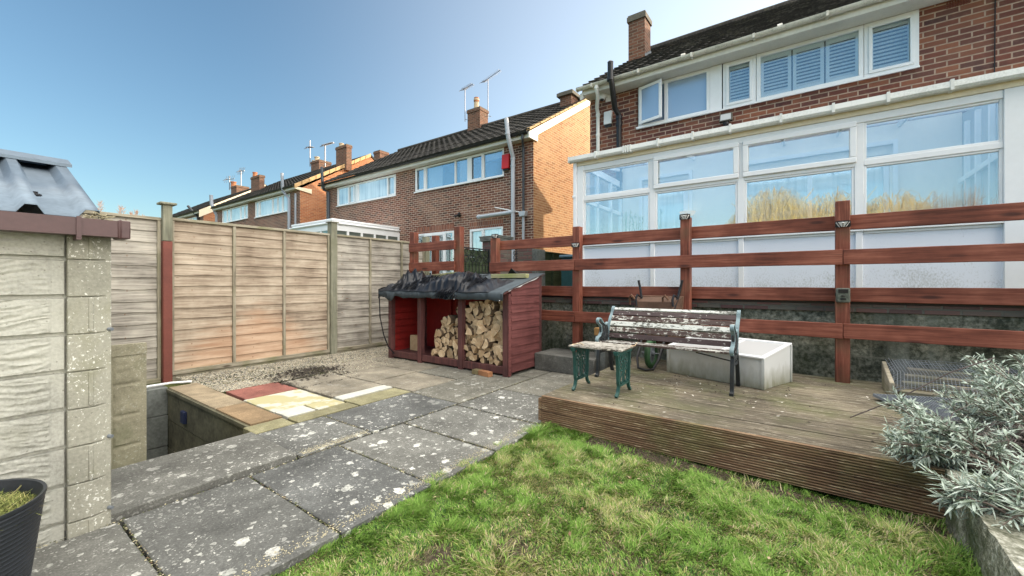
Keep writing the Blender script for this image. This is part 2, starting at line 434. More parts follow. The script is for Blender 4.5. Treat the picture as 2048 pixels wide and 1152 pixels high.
# peeling white paint over brown slats
def slat_mat(name, thr, base, white=(.62, .62, .58)):
    t = NT(name); v = t.uv()
    n = t.noise(t.map(v, (1, 2.2, 1)), 22, 6, .7, .5); b = t.noise(v, 2.2, 3)
    f = t.mix(.35, n, b)
    pm = t.ramp(f, [(thr, 0), (thr + .03, 1)])
    wd = t.ramp(t.noise(t.map(v, (2, 40, 1)), 3, 5), [(.35, tuple(x * .5 for x in base)), (.65, base)])
    return t.out(t.mix(pm, wd, white), .7, t.bump(pm, .6, .002), .3)
M['slatA'] = slat_mat('dark_slat', .565, (.075, .050, .050), (.44, .43, .40))
M['slatB'] = slat_mat('peeling_slat', .52, (.085, .055, .048), (.52, .52, .47))
M['slatC'] = slat_mat('white_slat', .45, (.14, .14, .12), (.55, .57, .53))
M['slatD'] = slat_mat('table_slat', .49, (.13, .11, .085), (.42, .40, .35))
M['iron'] = simple('grey_green_iron', (.055, .085, .095), .5, .5, 14, bump=.4)
M['irondark'] = simple('black_iron', (.018, .022, .024), .45, .5, 20, bump=.4)
M['irongreen'] = simple('green_iron', (.016, .066, .056), .45, .35, 12, bump=.3)
M['armgrey'] = simple('worn_arm_paint', (.16, .23, .25), .5, .5, 14, bump=.3)

# stone, concrete
def slab_mat(name, c, lichen=.5, seed=0):
    t = NT(name); p = t.map(t.pos(), (1, 1, 1), (seed * 3.7, seed * 1.9, 0))
    n = t.noise(p, 3.2, 6, .65); f = t.noise(p, 120, 3)
    col = t.ramp(t.mix(.38, n, f), [(.34, tuple(x * .5 for x in c)), (.52, c), (.68, tuple(x * 1.7 for x in c))])
    if lichen:
        wv = t.n.new('ShaderNodeVectorMath'); wv.operation = 'ADD'; t.L(p, wv.inputs[0])
        nn = t.n.new('ShaderNodeTexNoise'); nn.inputs['Scale'].default_value = 38; t.L(p, nn.inputs['Vector']); nn.inputs['Detail'].default_value = 3
        sc = t.n.new('ShaderNodeVectorMath'); sc.operation = 'SCALE'; sc.inputs['Scale'].default_value = .05; t.L(nn.outputs['Color'], sc.inputs[0]); t.L(sc.outputs[0], wv.inputs[1])
        wv = wv.outputs[0]
        def spots(scale, r, keep):
            d = t.vor(wv, scale); c2 = t.n.new('ShaderNodeTexVoronoi'); t.L(wv, c2.inputs['Vector']); c2.inputs['Scale'].default_value = scale
            s = t.sep(c2.outputs['Color'])
            rr = t.math('MULTIPLY', t.ramp(s[0], [(keep, 0), (1, 1)]), r)
            return t.math('GREATER_THAN', t.math('SUBTRACT', rr, d), 0.02), s[1]
        a, ar = spots(12, .46, .5); b, br = spots(30, .44, .35); e, er = spots(75, .46, .35)
        clump = t.ramp(t.noise(p, 1.6, 3), [(.34, .25), (.56, 1)])
        m = t.math('MULTIPLY', t.math('MINIMUM', t.math('ADD', t.math('ADD', t.math('MULTIPLY', a, .95), t.math('MULTIPLY', b, .75)), t.math('MULTIPLY', e, .5)), 1), clump)
        m = t.math('MULTIPLY', m, t.ramp(t.noise(p, 70, 3), [(.32, .35), (.6, 1)]))
        m = t.math('MULTIPLY', m, lichen)
        col = t.mix(m, col, t.ramp(ar, [(0, (.40, .41, .37)), (1, (.74, .74, .68))]))
    return t.out(col, .9, t.bump(t.mix(.4, n, f), .5, .006), .25)
M['slab'] = slab_mat('lichened_grey_slab', (.112, .114, .106), 1.0)
M['slabb'] = slab_mat('lichened_light_slab', (.130, .130, .117), 1.0, 1)
M['slabc'] = slab_mat('lichened_dark_slab', (.095, .098, .094), 1.0, 2)
M['slab2'] = slab_mat('grey_slab', (.15, .145, .12), .5)
M['slabbrown'] = slab_mat('brown_grey_slab', (.20, .18, .14), .2)
M['olive'] = slab_mat('olive_slab', (.23, .215, .125), .15)
M['gritty'] = slab_mat('gritty_brown_slab', (.22, .155, .09), 0)
M['smoothbrown'] = slab_mat('smooth_brown_slab', (.26, .21, .14), 0)
M['redslab'] = slab_mat('red_slab', (.24, .095, .075), 0)
t = NT('yellow_white_slab'); p = t.pos()
M['yellow'] = t.out(t.mix(t.ramp(t.noise(p, 7, 5), [(.46, 0), (.56, .9)]), (.36, .33, .18), (.46, .46, .40)), .9, t.bump(t.noise(p, 60, 4), .3, .004))
M['whiteslab'] = simple('white_slab', (.45, .45, .40), .8, .15, 9)
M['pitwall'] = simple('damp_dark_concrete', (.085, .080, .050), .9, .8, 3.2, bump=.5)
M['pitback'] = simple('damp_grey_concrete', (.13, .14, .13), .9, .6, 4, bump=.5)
M['moss'] = simple('green_moss', (.05, .09, .018), 1, .6, 12, bump=.8)
def mossy_wall():
    t = NT('mossy_concrete_wall'); p = t.pos()
    n = t.noise(p, 2.8, 7, .7); f = t.noise(p, 26, 6, .7); z = t.sep(p)[2]
    col = t.ramp(t.mix(.5, n, f), [(.36, (.020, .025, .020)), (.46, (.07, .078, .06)), (.55, (.20, .21, .17)), (.66, (.42, .42, .35))])
    bk = t.n.new('ShaderNodeTexBrick'); t.L(t.uv(), bk.inputs['Vector']); bk.inputs['Scale'].default_value = 1; bk.inputs['Brick Width'].default_value = .45; bk.inputs['Row Height'].default_value = .225; bk.inputs['Mortar Size'].default_value = .012; bk.inputs['Mortar Smooth'].default_value = .6
    col = t.mix(t.math('MULTIPLY', bk.outputs['Fac'], .45), col, (.20, .20, .165))
    vs = t.noise(t.map(p, (5, 5, .5)), 1.6, 4)
    col = t.mix(t.ramp(vs, [(.52, 0), (.66, .5)]), col, (.22, .24, .21))
    col = t.mix(t.ramp(t.noise(p, 1.7, 4), [(.5, 0), (.68, .6)]), col, (.03, .045, .015))
    return t.out(col, .95, t.bump(f, .8, .015), .2)
M['mossy'] = mossy_wall()
M['purplebrick'] = brick_mat('damp_purple_brick', [(.09, .055, .055), (.15, .08, .075), (.12, .13, .11)], (.14, .14, .12), .6)
def lime_wall():
    t = NT('lichened_bed_wall'); p = t.pos()
    v = t.noise(t.map(p, (1, 1, .55)), 9, 7, .75); g = t.noise(p, 4, 4); f = t.noise(p, 70, 4)
    col = t.ramp(t.mix(.3, v, f), [(.38, (.06, .065, .04)), (.5, (.22, .22, .17)), (.62, (.55, .55, .48))])
    col = t.mix(t.ramp(g, [(.48, 0), (.62, .85)]), col, (.075, .095, .035))
    return t.out(col, .95, t.bump(t.mix(.5, v, f), 1, .02), .2)
M['bedwall'] = lime_wall()
M['soil'] = simple('dark_soil', (.028, .022, .017), 1, .5, 22, bump=1)
def conc(name, c, green, lich):
    t = NT(name); p = t.pos()
    n = t.noise(p, 3, 6, .65); f = t.noise(p, 90, 4)
    col = t.ramp(t.mix(.35, n, f), [(.35, tuple(x * .7 for x in c)), (.5, c), (.68, tuple(min(.8, x * 1.25) for x in c))])
    col = t.mix(t.ramp(t.noise(p, 4.5, 6, .7), [(.52, 0), (.66, green)]), col, (.22, .22, .14))
    sp = t.noise(p, 75, 5, .7); cl = t.noise(p, 6, 4)
    if lich: col = t.mix(t.math('MULTIPLY', t.ramp(t.math('ADD', sp, t.math('MULTIPLY', cl, .35)), [(.78, 0), (.81, 1)]), lich), col, (.76, .76, .70))
    col = t.mix(t.ramp(t.vor(p, 31), [(.05, .6), (.12, 0)]), col, (.12, .11, .09))
    return t.out(col, .9, t.bump(f, .35, .004), .25)
M['pillar'] = conc('lichened_pillar_concrete', (.32, .315, .26), .5, 1)
M['rock'] = conc('cream_rockface_concrete', (.42, .42, .37), .2, 0)
M['panelc'] = conc('spotted_concrete_panel', (.30, .28, .20), .6, .3)
M['stonestep'] = slab_mat('concrete_step', (.11, .11, .10), .2)
M['roofsteel'] = simple('blue_grey_steel_sheet', (.13, .17, .21), .5, .3, 4, metal=.55, bump=.05)
M['browngutter'] = simple('brown_plastic_gutter', (.085, .045, .045), .4, .2, 5)
M['rubber'] = simple('black_tub_plastic', (.022, .026, .032), .42, .3, 8, bump=.1)
M['bark'] = simple('log_bark', (.12, .085, .055), .95, .6, 12, bump=.9)
def cutwood():
    t = NT('cut_wood'); o = t.obj()
    rg = t.wave(o, 30, 3, 2, 'Z', 'SIN'); n = t.noise(o, 18, 4)
    col = t.ramp(t.mix(.6, rg, n), [(.25, (.30, .19, .10)), (.5, (.60, .44, .27)), (.75, (.80, .68, .47))])
    r = t.rnd(); col = t.mix(t.math('MULTIPLY', t.math('POWER', r, 2), .75), col, (.30, .19, .10))
    return t.out(col, .85, t.bump(n, .3, .003), .2)
M['cut'] = cutwood()
t = NT('black_tarp'); n = t.noise(t.pos(), 24, 5)
M['tarp'] = t.out((.004, .005, .008), .38, t.bump(n, .15, .006), .22)
M['felt'] = simple('grey_roofing_felt', (.05, .065, .075), .85, .35, 14, bump=.4)
M['coldframe'] = None
t = NT('grimy_white_box'); p = t.pos(); z = t.sep(p)[2]
g = t.ramp(t.math('ADD', t.math('MULTIPLY', t.math('ADD', z, .9), 2.2), t.math('MULTIPLY', t.noise(t.map(p, (6, 6, 2)), 3, 5), .5)), [(.2, .9), (.62, 0)])
M['coldframe'] = t.out(t.mix(g, (.58, .60, .59), (.17, .17, .09)), .5, t.bump(t.noise(p, 50, 3), .1, .002), .4)
M['gold'] = simple('yellow_willow_twig', (.50, .36, .08), .8, .35, .8)
M['twig'] = simple('brown_twig', (.26, .17, .10), .9, .3, 3)
M['barktree'] = simple('tree_bark', (.10, .075, .05), .95, .4, 6)
M['orangetwig'] = simple('pale_orange_twig', (.38, .19, .09), .9, .2, .1)
t = NT('silver_leaf'); r_ = t.noise(t.pos(), 22, 4, .7)
M['silver'] = t.out(t.ramp(r_, [(.33, (.14, .18, .12)), (.5, (.36, .43, .36)), (.68, (.58, .64, .58))]), .8, None, .2)
M['greyleaf'] = simple('grey_dead_leaf', (.16, .13, .12), .9, .4, 12)
M['stemgrey'] = simple('woody_stem', (.14, .11, .09), .9, .3, 14)
M['bamboo'] = simple('houseplant_leaf', (.14, .22, .05), .6, .4, 6)
t = NT('lamp_glow'); t.b.inputs['Emission Color'].default_value = (1, .55, .25, 1); t.b.inputs['Emission Strength'].default_value = .3
M['lamp'] = t.out((.9, .7, .5), .6)

# ---------------------------------------------------------------- ground and paving
def build_ground():
    b = MB(); z = -1.165
    PX0, PX1, PY0, PY1 = -5.45, -3.25, .40, 1.42
    for x0, x1, y0, y1 in [(-700, PX0, -700, 5.0), (PX1, 700, -700, 5.0), (PX0, PX1, -700, PY0), (PX0, PX1, PY1, 5.0)]:
        b.add([(x0, y0, z), (x1, y0, z), (x1, y1, z), (x0, y1, z)], [(0, 1, 2, 3)])
    b.add([(-700, 5.0, z), (700, 5.0, z), (700, 5.0, -.2), (-700, 5.0, -.2)], [(0, 1, 2, 3)])
    b.add([(-700, 5.0, -.2), (700, 5.0, -.2), (700, 900, -.2), (-700, 900, -.2)], [(0, 1, 2, 3)])
    # bottom of the sunken well
    b.add([(PX0, PY0, -2.0), (PX1, PY0, -2.0), (PX1, PY1, -2.0), (PX0, PY1, -2.0)], [(0, 1, 2, 3)])
    t = NT('earth_and_grass'); p = t.pos()
    n = t.noise(p, 2.4, 6, .65); f = t.noise(p, 40, 5)
    col = t.ramp(t.mix(.45, n, f), [(.34, (.03, .026, .016)), (.48, (.06, .07, .02)), (.62, (.11, .12, .045))])
    m = t.out(col, 1, t.bump(f, .8, .01), .1)
    struct(b.build('ground', m, smooth=0))
build_ground()

# the lawn's soil and thatch: one slightly uneven sheet
def fbm(x, y, s=1.0, o=3):
    return sum(mnoise.noise(Vector((x * s * 2 ** k, y * s * 2 ** k, 3.3))) / 2 ** k for k in range(o))
LX0, LX1, LY0, LY1 = -1.69, .52, -1.2, 3.0
def lawn_z(x, y):
    e = max(0, y - 2.45) * .10 * min(1, max(0, (x + 1.4)))
    return -1.125 + .012 * fbm(x, y, 1.6) - e
def bare(x, y):                        # where earth shows between the blades
    v = fbm(x + 4, y + 9, 1.9, 4)
    d = 0
    d = max(d, 1.25 - abs(y - 2.74 + .03 * (x + 1.7)) / .15) if x > -1.30 else d
    for cx, cy, r in ((-1.02, 1.42, .22), (-1.25, 1.22, .16), (-.55, 1.62, .15), (.15, 1.9, .2), (-.6, 2.1, .12), (.34, 2.25, .16), (-.2, 1.35, .14)):
        q = math.hypot((x - cx), (y - cy)) / r + .35 * fbm(x * 3, y * 3, 2, 2)
        d = max(d, (1 - q) * .85)
    return d + max(0, v - .42) * 1.2
b = MB()
nx, ny = 90, 150
b.grid([[(LX0 + (LX1 - LX0) * i / nx, LY0 + (LY1 - LY0) * j / ny, lawn_z(LX0 + (LX1 - LX0) * i / nx, LY0 + (LY1 - LY0) * j / ny)) for j in range(ny + 1)] for i in range(nx + 1)][::-1])
t = NT('lawn_thatch'); p = t.pos()
n = t.noise(p, 4.5, 6, .65); f = t.noise(p, 110, 4)
t.out(t.ramp(t.mix(.5, n, f), [(.36, (.045, .034, .022)), (.48, (.11, .105, .045)), (.58, (.20, .19, .085)), (.7, (.38, .33, .20))]), 1, t.bump(f, 1, .012), .1)
lw = struct(b.build('lawn', t.mat))
at = lw.data.color_attributes.new('bare', 'FLOAT_COLOR', 'POINT'); o_ = lw.location
vals = []
for v in lw.data.vertices:
    q = min(1, max(0, bare(v.co.x + o_.x, v.co.y + o_.y) * 1.2)); vals += [q, q, q, 1]
at.data.foreach_set('color', vals)
an = t.n.new('ShaderNodeAttribute'); an.attribute_name = 'bare'; bc = t.b.inputs['Base Color'].links[0].from_socket
t.L(t.mix(an.outputs['Color'], bc, t.ramp(t.noise(t.pos(), 60, 4), [(.35, (.035, .028, .020)), (.6, (.085, .068, .048)), (.72, (.2, .17, .12))])), t.b.inputs['Base Color'])

def build_grass():
    rng = np.random.default_rng(5)
    N = 200000
    # denser near the camera's side of the lawn that the picture shows
    X = rng.uniform(LX0 - .03, LX1, N * 2); Y = 3.0 - rng.uniform(0, 1, N * 2) ** 1.0 * 2.75
    keep = (cs * Y - sn * X > 1.28) & ((-Y * 0 + (-.585 * X + .811 * Y)) > 0)
    u = (cs * X + sn * Y) / (-sn * X + cs * Y)
    keep &= (u > -.75) & (u < 1.28)
    X, Y = X[keep][:N], Y[keep][:N]
    n = len(X)
    dens = np.array([bare(x, y) for x, y in zip(X, Y)])
    k = rng.uniform(0, 1, n) > np.clip(dens * 1.15, 0, .94)
    X, Y = X[k], Y[k]; n = len(X)
    tall = np.array([fbm(x, y, 2.7, 3) for x, y in zip(X, Y)])
    Z = np.array([lawn_z(x, y) for x, y in zip(X, Y)])
    pat = np.array([fbm(x * 1.0 + 31, y + 17, 7.0, 2) for x, y in zip(X, Y)])
    h = rng.uniform(.007, .020, n) * (1 + 1.1 * np.clip(pat, -.5, .8)) * (1 + .9 * np.clip(tall + .1, -.4, .8))
    edge = np.clip(1 - np.abs(X - LX1) / .25, 0, 1) * rng.uniform(0, 1, n) + .6 * np.clip(1 - np.abs(X + 1.62) / .12, 0, 1) * (Y > 2.45)
    h = h * (1 + 1.3 * edge)
    a = rng.uniform(0, 2 * np.pi, n) + 0; comb = np.array([fbm(x + 20, y, 1.3, 2) for x, y in zip(X, Y)]) * 5
    ld = comb + 6 * pat + rng.normal(0, .8, n)
    lean = h * rng.uniform(.5, 1.9, n)
    wd = rng.uniform(.0011, .0026, n)
    px_, py_ = np.cos(ld + np.pi / 2) * wd, np.sin(ld + np.pi / 2) * wd
    dx, dy = np.cos(ld), np.sin(ld)
    V = np.zeros((n, 5, 3))
    V[:, 0] = np.stack([X - px_, Y - py_, Z - .004], 1); V[:, 1] = np.stack([X + px_, Y + py_, Z - .004], 1)
    mx, my, mz = X + dx * lean * .38, Y + dy * lean * .38, Z + h * .66
    V[:, 2] = np.stack([mx + px_ * .8, my + py_ * .8, mz], 1); V[:, 3] = np.stack([mx - px_ * .8, my - py_ * .8, mz], 1)
    V[:, 4] = np.stack([X + dx * lean, Y + dy * lean, Z + h], 1)
    me = bpy.data.meshes.new('grass')
    me.vertices.add(n * 5); me.vertices.foreach_set('co', V.ravel())
    base = np.arange(n) * 5
    loops = np.stack([base, base + 1, base + 2, base + 3, base + 3, base + 2, base + 4], 1).ravel()
    me.loops.add(n * 7); me.loops.foreach_set('vertex_index', loops.astype(np.int32))
    me.polygons.add(n * 2)
    ls = np.stack([np.arange(n) * 7, np.arange(n) * 7 + 4], 1).ravel(); me.polygons.foreach_set('loop_start', ls.astype(np.int32))
    me.polygons.foreach_set('loop_total', np.tile([4, 3], n).astype(np.int32))
    me.update(); me.validate()
    # real blade-to-blade colour: fresh, yellowing and dead straw blades
    yel = np.clip(np.array([fbm(x + 7, y + 2, 2.6, 3) for x, y in zip(X, Y)]) * 1.0 + .36, 0, 1)
    r = rng.uniform(0, 1, n)
    G = np.array([.125, .25, .04]); G2 = np.array([.235, .38, .075]); Yl = np.array([.36, .37, .13]); St = np.array([.52, .45, .27]); Dk = np.array([.04, .10, .025])
    c = G[None] * (1 - r[:, None]) + G2[None] * r[:, None]
    q = rng.uniform(0, 1, n)
    c = np.where((q < yel * .55)[:, None], Yl, c); q = rng.uniform(0, 1, n)
    c = np.where((q < yel * .22 + .05)[:, None], St, c); q = rng.uniform(0, 1, n)
    c = np.where((q < np.clip(.12 - .35 * pat, .02, .4))[:, None], Dk, c) * (1 + .25 * rng.uniform(-1, 1, n))[:, None]
    ca = me.color_attributes.new('blade', 'FLOAT_COLOR', 'POINT')
    ca.data.foreach_set('color', np.repeat(np.concatenate([c, np.ones((n, 1))], 1), 5, 0).ravel())
    t = NT('grass_blade'); at = t.n.new('ShaderNodeAttribute'); at.attribute_name = 'blade'
    t.out(at.outputs['Color'], .6, None, .2)
    tr = t.n.new('ShaderNodeBsdfTranslucent'); t.L(at.outputs['Color'], tr.inputs[0])
    mx_ = t.n.new('ShaderNodeMixShader'); mx_.inputs[0].default_value = .3
    t.L(t.b.outputs[0], mx_.inputs[1]); t.L(tr.outputs[0], mx_.inputs[2]); t.L(mx_.outputs[0], t.n['Material Output'].inputs[0])
    me.materials.append(t.mat)
    o = bpy.data.objects.new('grass', me); COL.objects.link(o)
    tag(o, 'short patchy green and yellow lawn grass in front of the timber deck', 'grass', kind='stuff')
build_grass()

# paving: rows of slabs, each with its own slight tilt
def build_paving():
    mats = [M[k] for k in ('slab', 'slab2', 'slabbrown', 'olive', 'gritty', 'smoothbrown', 'redslab', 'yellow', 'whiteslab', 'slabb', 'slabc')]
    b = MB(); rd = random.Random(3)
    def slab(x0, x1, y0, y1, m=0, z=-1.10, g=.007, tilt=.004):
        x0 += g; x1 -= g; y0 += g; y1 -= g
        n = 5
        def edge(a, c, j): return [(a[0] + (c[0] - a[0]) * k / n + (rd.uniform(-j, j) if 0 < k < n else 0), a[1] + (c[1] - a[1]) * k / n + (rd.uniform(-j, j) if 0 < k < n else 0)) for k in range(n)]
        P = [(x0, y0), (x1, y0), (x1, y1), (x0, y1)]
        pts = []
        for k in range(4): pts += edge(P[k], P[(k + 1) % 4], .0035)
        sx, sy = rd.uniform(-tilt, tilt), rd.uniform(-tilt, tilt)
        zz = lambda x, y: z + sx * (x - x0) + sy * (y - y0)
        k = len(pts)
        top = [(x, y, zz(x, y)) for x, y in pts]; bot = [(x, y, -1.22) for x, y in pts]
        # narrow worn arris
        cx, cy = (x0 + x1) / 2, (y0 + y1) / 2
        inn = [(x + (.006 if x < cx else -.006), y + (.006 if y < cy else -.006), zz(x, y) + .004) for x, y in pts]
        b.add(inn + top + bot, [list(range(k))] + [(k + i, k + (i + 1) % k, (i + 1) % k, i) for i in range(k)] + [(2 * k + i, 2 * k + (i + 1) % k, k + (i + 1) % k, k + i) for i in range(k)], m)
    # row along the lawn
    ys = [-.62, -.06, .49, 1.03, 1.58, 2.13, 2.72]
    for a, c, mi in zip(ys, ys[1:], (10, 9, 0, 10, 9, 9)): slab(-2.59, -1.66 + rd.uniform(-.01, .01), a, c, mi, -1.10 + rd.uniform(-.002, .002))
    # second row beside the well: the near one stands proud
    slab(-3.26, -2.61, .42, 1.32, 9, -1.075); slab(-3.26, -2.61, -.5, .42, 0, -1.08)
    slab(-3.26, -2.60, 1.33, 1.86, 0, -1.10); slab(-3.26, -2.60, 1.86, 2.77, 10, -1.10)
    slab(-3.26, -2.60, 2.77, 3.42, 1, -1.10); slab(-3.26, -2.6, 3.42, 4.02, 1, -1.10); slab(-3.26, -2.6, 4.02, 4.93, 1)
    # slabs towards the deck and the retaining wall
    slab(-2.59, -1.73, 2.73, 3.40, 9); slab(-2.59, -1.70, 3.40, 4.05, 1); slab(-2.59, -1.70, 4.05, 4.93, 1)
    # patchwork between well, gravel and log store
    slab(-5.45, -4.83, 1.40, 1.66, 5, -1.095); slab(-4.83, -4.20, 1.40, 1.66, 5, -1.095); slab(-4.20, -3.50, 1.40, 1.65, 4, -1.095)
    slab(-4.80, -4.32, 1.69, 2.19, 6)
    slab(-4.31, -3.70, 1.66, 2.19, 7); slab(-3.69, -3.46, 1.66, 1.91, 8, -1.097); slab(-3.69, -3.46, 1.92, 2.19, 7)
    slab(-3.49, -3.27, 1.34, 1.64, 3); slab(-3.45, -3.27, 1.65, 2.2, 3); slab(-3.55, -3.27, 2.21, 2.80, 3)
    slab(-4.76, -3.73, 2.21, 2.80, 2); slab(-3.72, -3.56, 2.21, 2.80, 8, -1.098)
    slab(-4.55, -3.95, 2.81, 3.45, 2); slab(-3.94, -3.27, 2.81, 3.45, 2); slab(-5.20, -4.56, 2.95, 3.6, 2)
    slab(-4.55, -3.95, 3.46, 4.1, 2); slab(-3.94, -3.27, 3.46, 4.1, 1); slab(-5.2, -4.56, 3.62, 4.2, 2); slab(-5.2, -3.27, 4.2, 4.93, 1)
    struct(b.build('paving', mats, smooth=25))
build_paving()
# pale mortar and grit along a few joints
b = MB(); rd = random.Random(8)
def grit(x0, x1, y0, y1, n, r0=.004, r1=.011, z=-1.10):
    for _ in range(n):
        r = rd.uniform(r0, r1); x, y = rd.uniform(x0, x1), rd.uniform(y0, y1)
        ph = rd.uniform(0, 6.3); hh = r * rd.uniform(.4, .9)
        pts = [(x + r * math.cos(ph + k * 1.57) * rd.uniform(.6, 1.1), y + r * math.sin(ph + k * 1.57) * rd.uniform(.6, 1.1), z + rd.uniform(-.2, .3) * hh) for k in range(4)]
        b.add(pts + [(x, y, z + hh), (x, y, z - hh)], [(0, 1, 4), (1, 2, 4), (2, 3, 4), (3, 0, 4)], rd.choice((0, 0, 1, 2)))
grit(-6.02, -5.2, 1.62, 4.7, 12000, .006, .014, -1.105); grit(-5.2, -4.85, 1.68, 2.75, 4300, .006, .013, -1.11)
grit(-5.3, -4.6, 2.6, 3.9, 1500, .005, .012, -1.098); grit(-6.02, -4.95, 3.4, 4.9, 2500, .005, .012, -1.10)
grit(-4.9, -4.4, 2.75, 3.0, 300, .004, .01, -1.095)
gm = [simple('pale_gravel', (.38, .35, .27), .9, .35, 3), simple('buff_gravel', (.25, .21, .15), .9, .35, 3), simple('grey_gravel', (.13, .13, .12), .9, .3, 3)]
tag(b.build('gravel', gm, smooth=0), 'pale loose gravel lying in a strip along the foot of the lap fence', 'gravel', kind='stuff')
b = MB()
for _ in range(800):
    x = -4.95 + rd.gauss(0, .16); y = 2.62 + rd.gauss(0, .22) - .2 * (x + 4.95); s = rd.uniform(.006, .03); a = rd.uniform(0, 6.3)
    h = .03 * math.exp(-((x + 4.95) ** 2 + (y - 2.62) ** 2) / .05)
    d1 = Vector((math.cos(a), math.sin(a), rd.uniform(-.4, .4))) * s; d2 = Vector((-math.sin(a), math.cos(a), rd.uniform(-.4, .4))) * s * .5
    c = Vector((x, y, -1.09 + h)); b.add([c - d1, c + d2, c + d1, c - d2], [(0, 1, 2, 3)])
for _ in range(500):                                  # crumbs in the joints
    x, y = rd.choice([(-4.3, rd.uniform(2.2, 2.9)), (rd.uniform(-4.9, -4.5), rd.uniform(2.2, 2.25)), (rd.uniform(-4.7, -3.7), 2.2), (rd.uniform(-5, -3.3), 3.45)])
    x += rd.gauss(0, .02); y += rd.gauss(0, .02); s = rd.uniform(.003, .012); a = rd.uniform(0, 6.3)
    c = Vector((x, y, -1.09)); d1 = Vector((math.cos(a), math.sin(a), .2)) * s; d2 = Vector((-math.sin(a), math.cos(a), 0)) * s * .6
    b.add([c - d1, c + d2, c + d1, c - d2], [(0, 1, 2, 3)])
tag(b.build('leaf_litter', M['soil'], smooth=0), 'dark crumbled leaf litter and earth spilled on the grey slabs by the gravel', 'leaf litter', kind='stuff')

# crumbs of moss, sand and leaf in the joints and dead leaves on the grass
b = MB(); rd = random.Random(77)
lines = [((-2.6, -.3), (-2.6, 4.0), 900), ((-3.25, 1.325), (-2.6, 1.325), 160), ((-3.25, 1.86), (-2.6, 1.86), 200), ((-3.25, 2.77), (-2.6, 2.77), 160)] + [((-2.58, y_), (-1.68, y_), 230) for y_ in (.49, 1.03, 1.58, 2.13, 2.72)]
for (xa, ya), (xb_, yb_), n_ in lines:
    for _ in range(n_):
        f = rd.random(); x = xa + (xb_ - xa) * f + rd.gauss(0, .008); y = ya + (yb_ - ya) * f + rd.gauss(0, .008)
        if xa == -2.6 == xb_ and .42 < y < 1.3: x = -2.59 + abs(rd.gauss(0, .012))
        s_ = rd.uniform(.002, .007); a = rd.uniform(0, 6.3); c = Vector((x, y, -1.097 + rd.uniform(-.006, .003)))
        d1 = Vector((math.cos(a), math.sin(a), rd.uniform(-.4, .4))) * s_; d2 = Vector((-math.sin(a), math.cos(a), rd.uniform(-.4, .4))) * s_ * .7
        b.add([c - d1, c + d2, c + d1, c - d2], [(0, 1, 2, 3)], rd.choice((0, 0, 1, 2)))
for _ in range(2600):                                  # pale sand swept against the raised slab and along the lawn edge
    if rd.random() < .55: x = -2.62 - abs(rd.gauss(0, .035)); y = rd.uniform(1.36, 1.84)
    else: x = -1.70 - abs(rd.gauss(0, .04)); y = rd.uniform(.6, 2.6)
    s_ = rd.uniform(.0015, .004); c = Vector((x, y, -1.0945)); b.add([c + Vector((-s_, 0, 0)), c + Vector((0, -s_, 0)), c + Vector((s_, 0, 0)), c + Vector((0, s_, 0)), c + Vector((0, 0, s_ * .8))], [(0, 1, 4), (1, 2, 4), (2, 3, 4), (3, 0, 4)], 1)
tag(b.build('joint_grit', [simple('joint_moss', (.09, .10, .04), 1, .4, 30), simple('joint_sand', (.42, .38, .25), 1, .25, 30), simple('joint_leaf', (.12, .085, .05), 1, .4, 30)], smooth=0), 'moss, sand and leaf crumbs caught in the joints between the grey slabs', 'grit', kind='stuff')
b = MB()
for _ in range(120):
    x, y = rd.uniform(-1.65, .5), 2.8 - 2.2 * rd.random() ** 1.3; s_ = rd.uniform(.006, .016); a = rd.uniform(0, 6.3); c = Vector((x, y, lawn_z(x, y) + rd.uniform(.012, .022)))
    d1 = Vector((math.cos(a), math.sin(a), rd.uniform(-.4, .5))) * s_; d2 = Vector((-math.sin(a), math.cos(a), rd.uniform(-.3, .3))) * s_ * .5
    b.add([c - d1, c - d1 * .1 + d2, c + d1, c - d1 * .1 - d2], [(0, 1, 2, 3)], rd.choice((0, 1)))
tag(b.build('fallen_leaves', [simple('brown_dead_leaf', (.14, .085, .045), .8), simple('tan_dead_leaf', (.36, .28, .17), .8)], smooth=0), 'small dead leaves lying scattered over the lawn', 'leaf litter', kind='stuff')

# sunken well: back wall, long side wall and the mossy ledge under the panel
w_ = thing('well_wall', 'dark damp concrete walls lining the sunken stair well beside the paving', 'retaining wall', (-4.35, 1.45, -2.0))
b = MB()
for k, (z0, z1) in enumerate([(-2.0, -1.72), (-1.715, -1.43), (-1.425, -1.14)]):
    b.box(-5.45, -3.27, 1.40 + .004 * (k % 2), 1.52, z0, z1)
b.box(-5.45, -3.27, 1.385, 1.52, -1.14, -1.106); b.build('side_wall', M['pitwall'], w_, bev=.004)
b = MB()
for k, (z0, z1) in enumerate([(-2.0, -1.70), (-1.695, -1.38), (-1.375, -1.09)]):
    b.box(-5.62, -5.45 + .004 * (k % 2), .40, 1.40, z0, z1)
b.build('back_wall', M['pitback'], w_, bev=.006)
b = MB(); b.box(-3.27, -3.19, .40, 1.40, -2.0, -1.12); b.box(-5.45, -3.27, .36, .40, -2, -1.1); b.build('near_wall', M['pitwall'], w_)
b = MB(); b.box(-4.30, -3.27, .40, 1.02, -2.0, -1.47)
b.build('mossy_ledge', M['moss'], w_, bev=.02)
b = MB(); b.box(0, .055, 0, .012, 0, .10); b.T = None
b = MB(); b.box(-4.98, -4.88, 1.372, 1.40, -1.36, -1.245); tag(b.build('wall_vent', simple('blue_black_vent', (.012, .02, .06), .5), w_, bev=.004), 'small dark blue square vent', None)
# pale hose along the rim
b = MB(); b.tube([(-5.40, 1.02, -1.13), (-5.46, 1.10, -1.075), (-5.50, 1.25, -1.06), (-5.52, 1.45, -1.065), (-5.50, 1.62, -1.08)], .012, 8)
tag(b.build('hose', M['white']), 'thin white hose lying along the rim of the sunken well', 'hose')

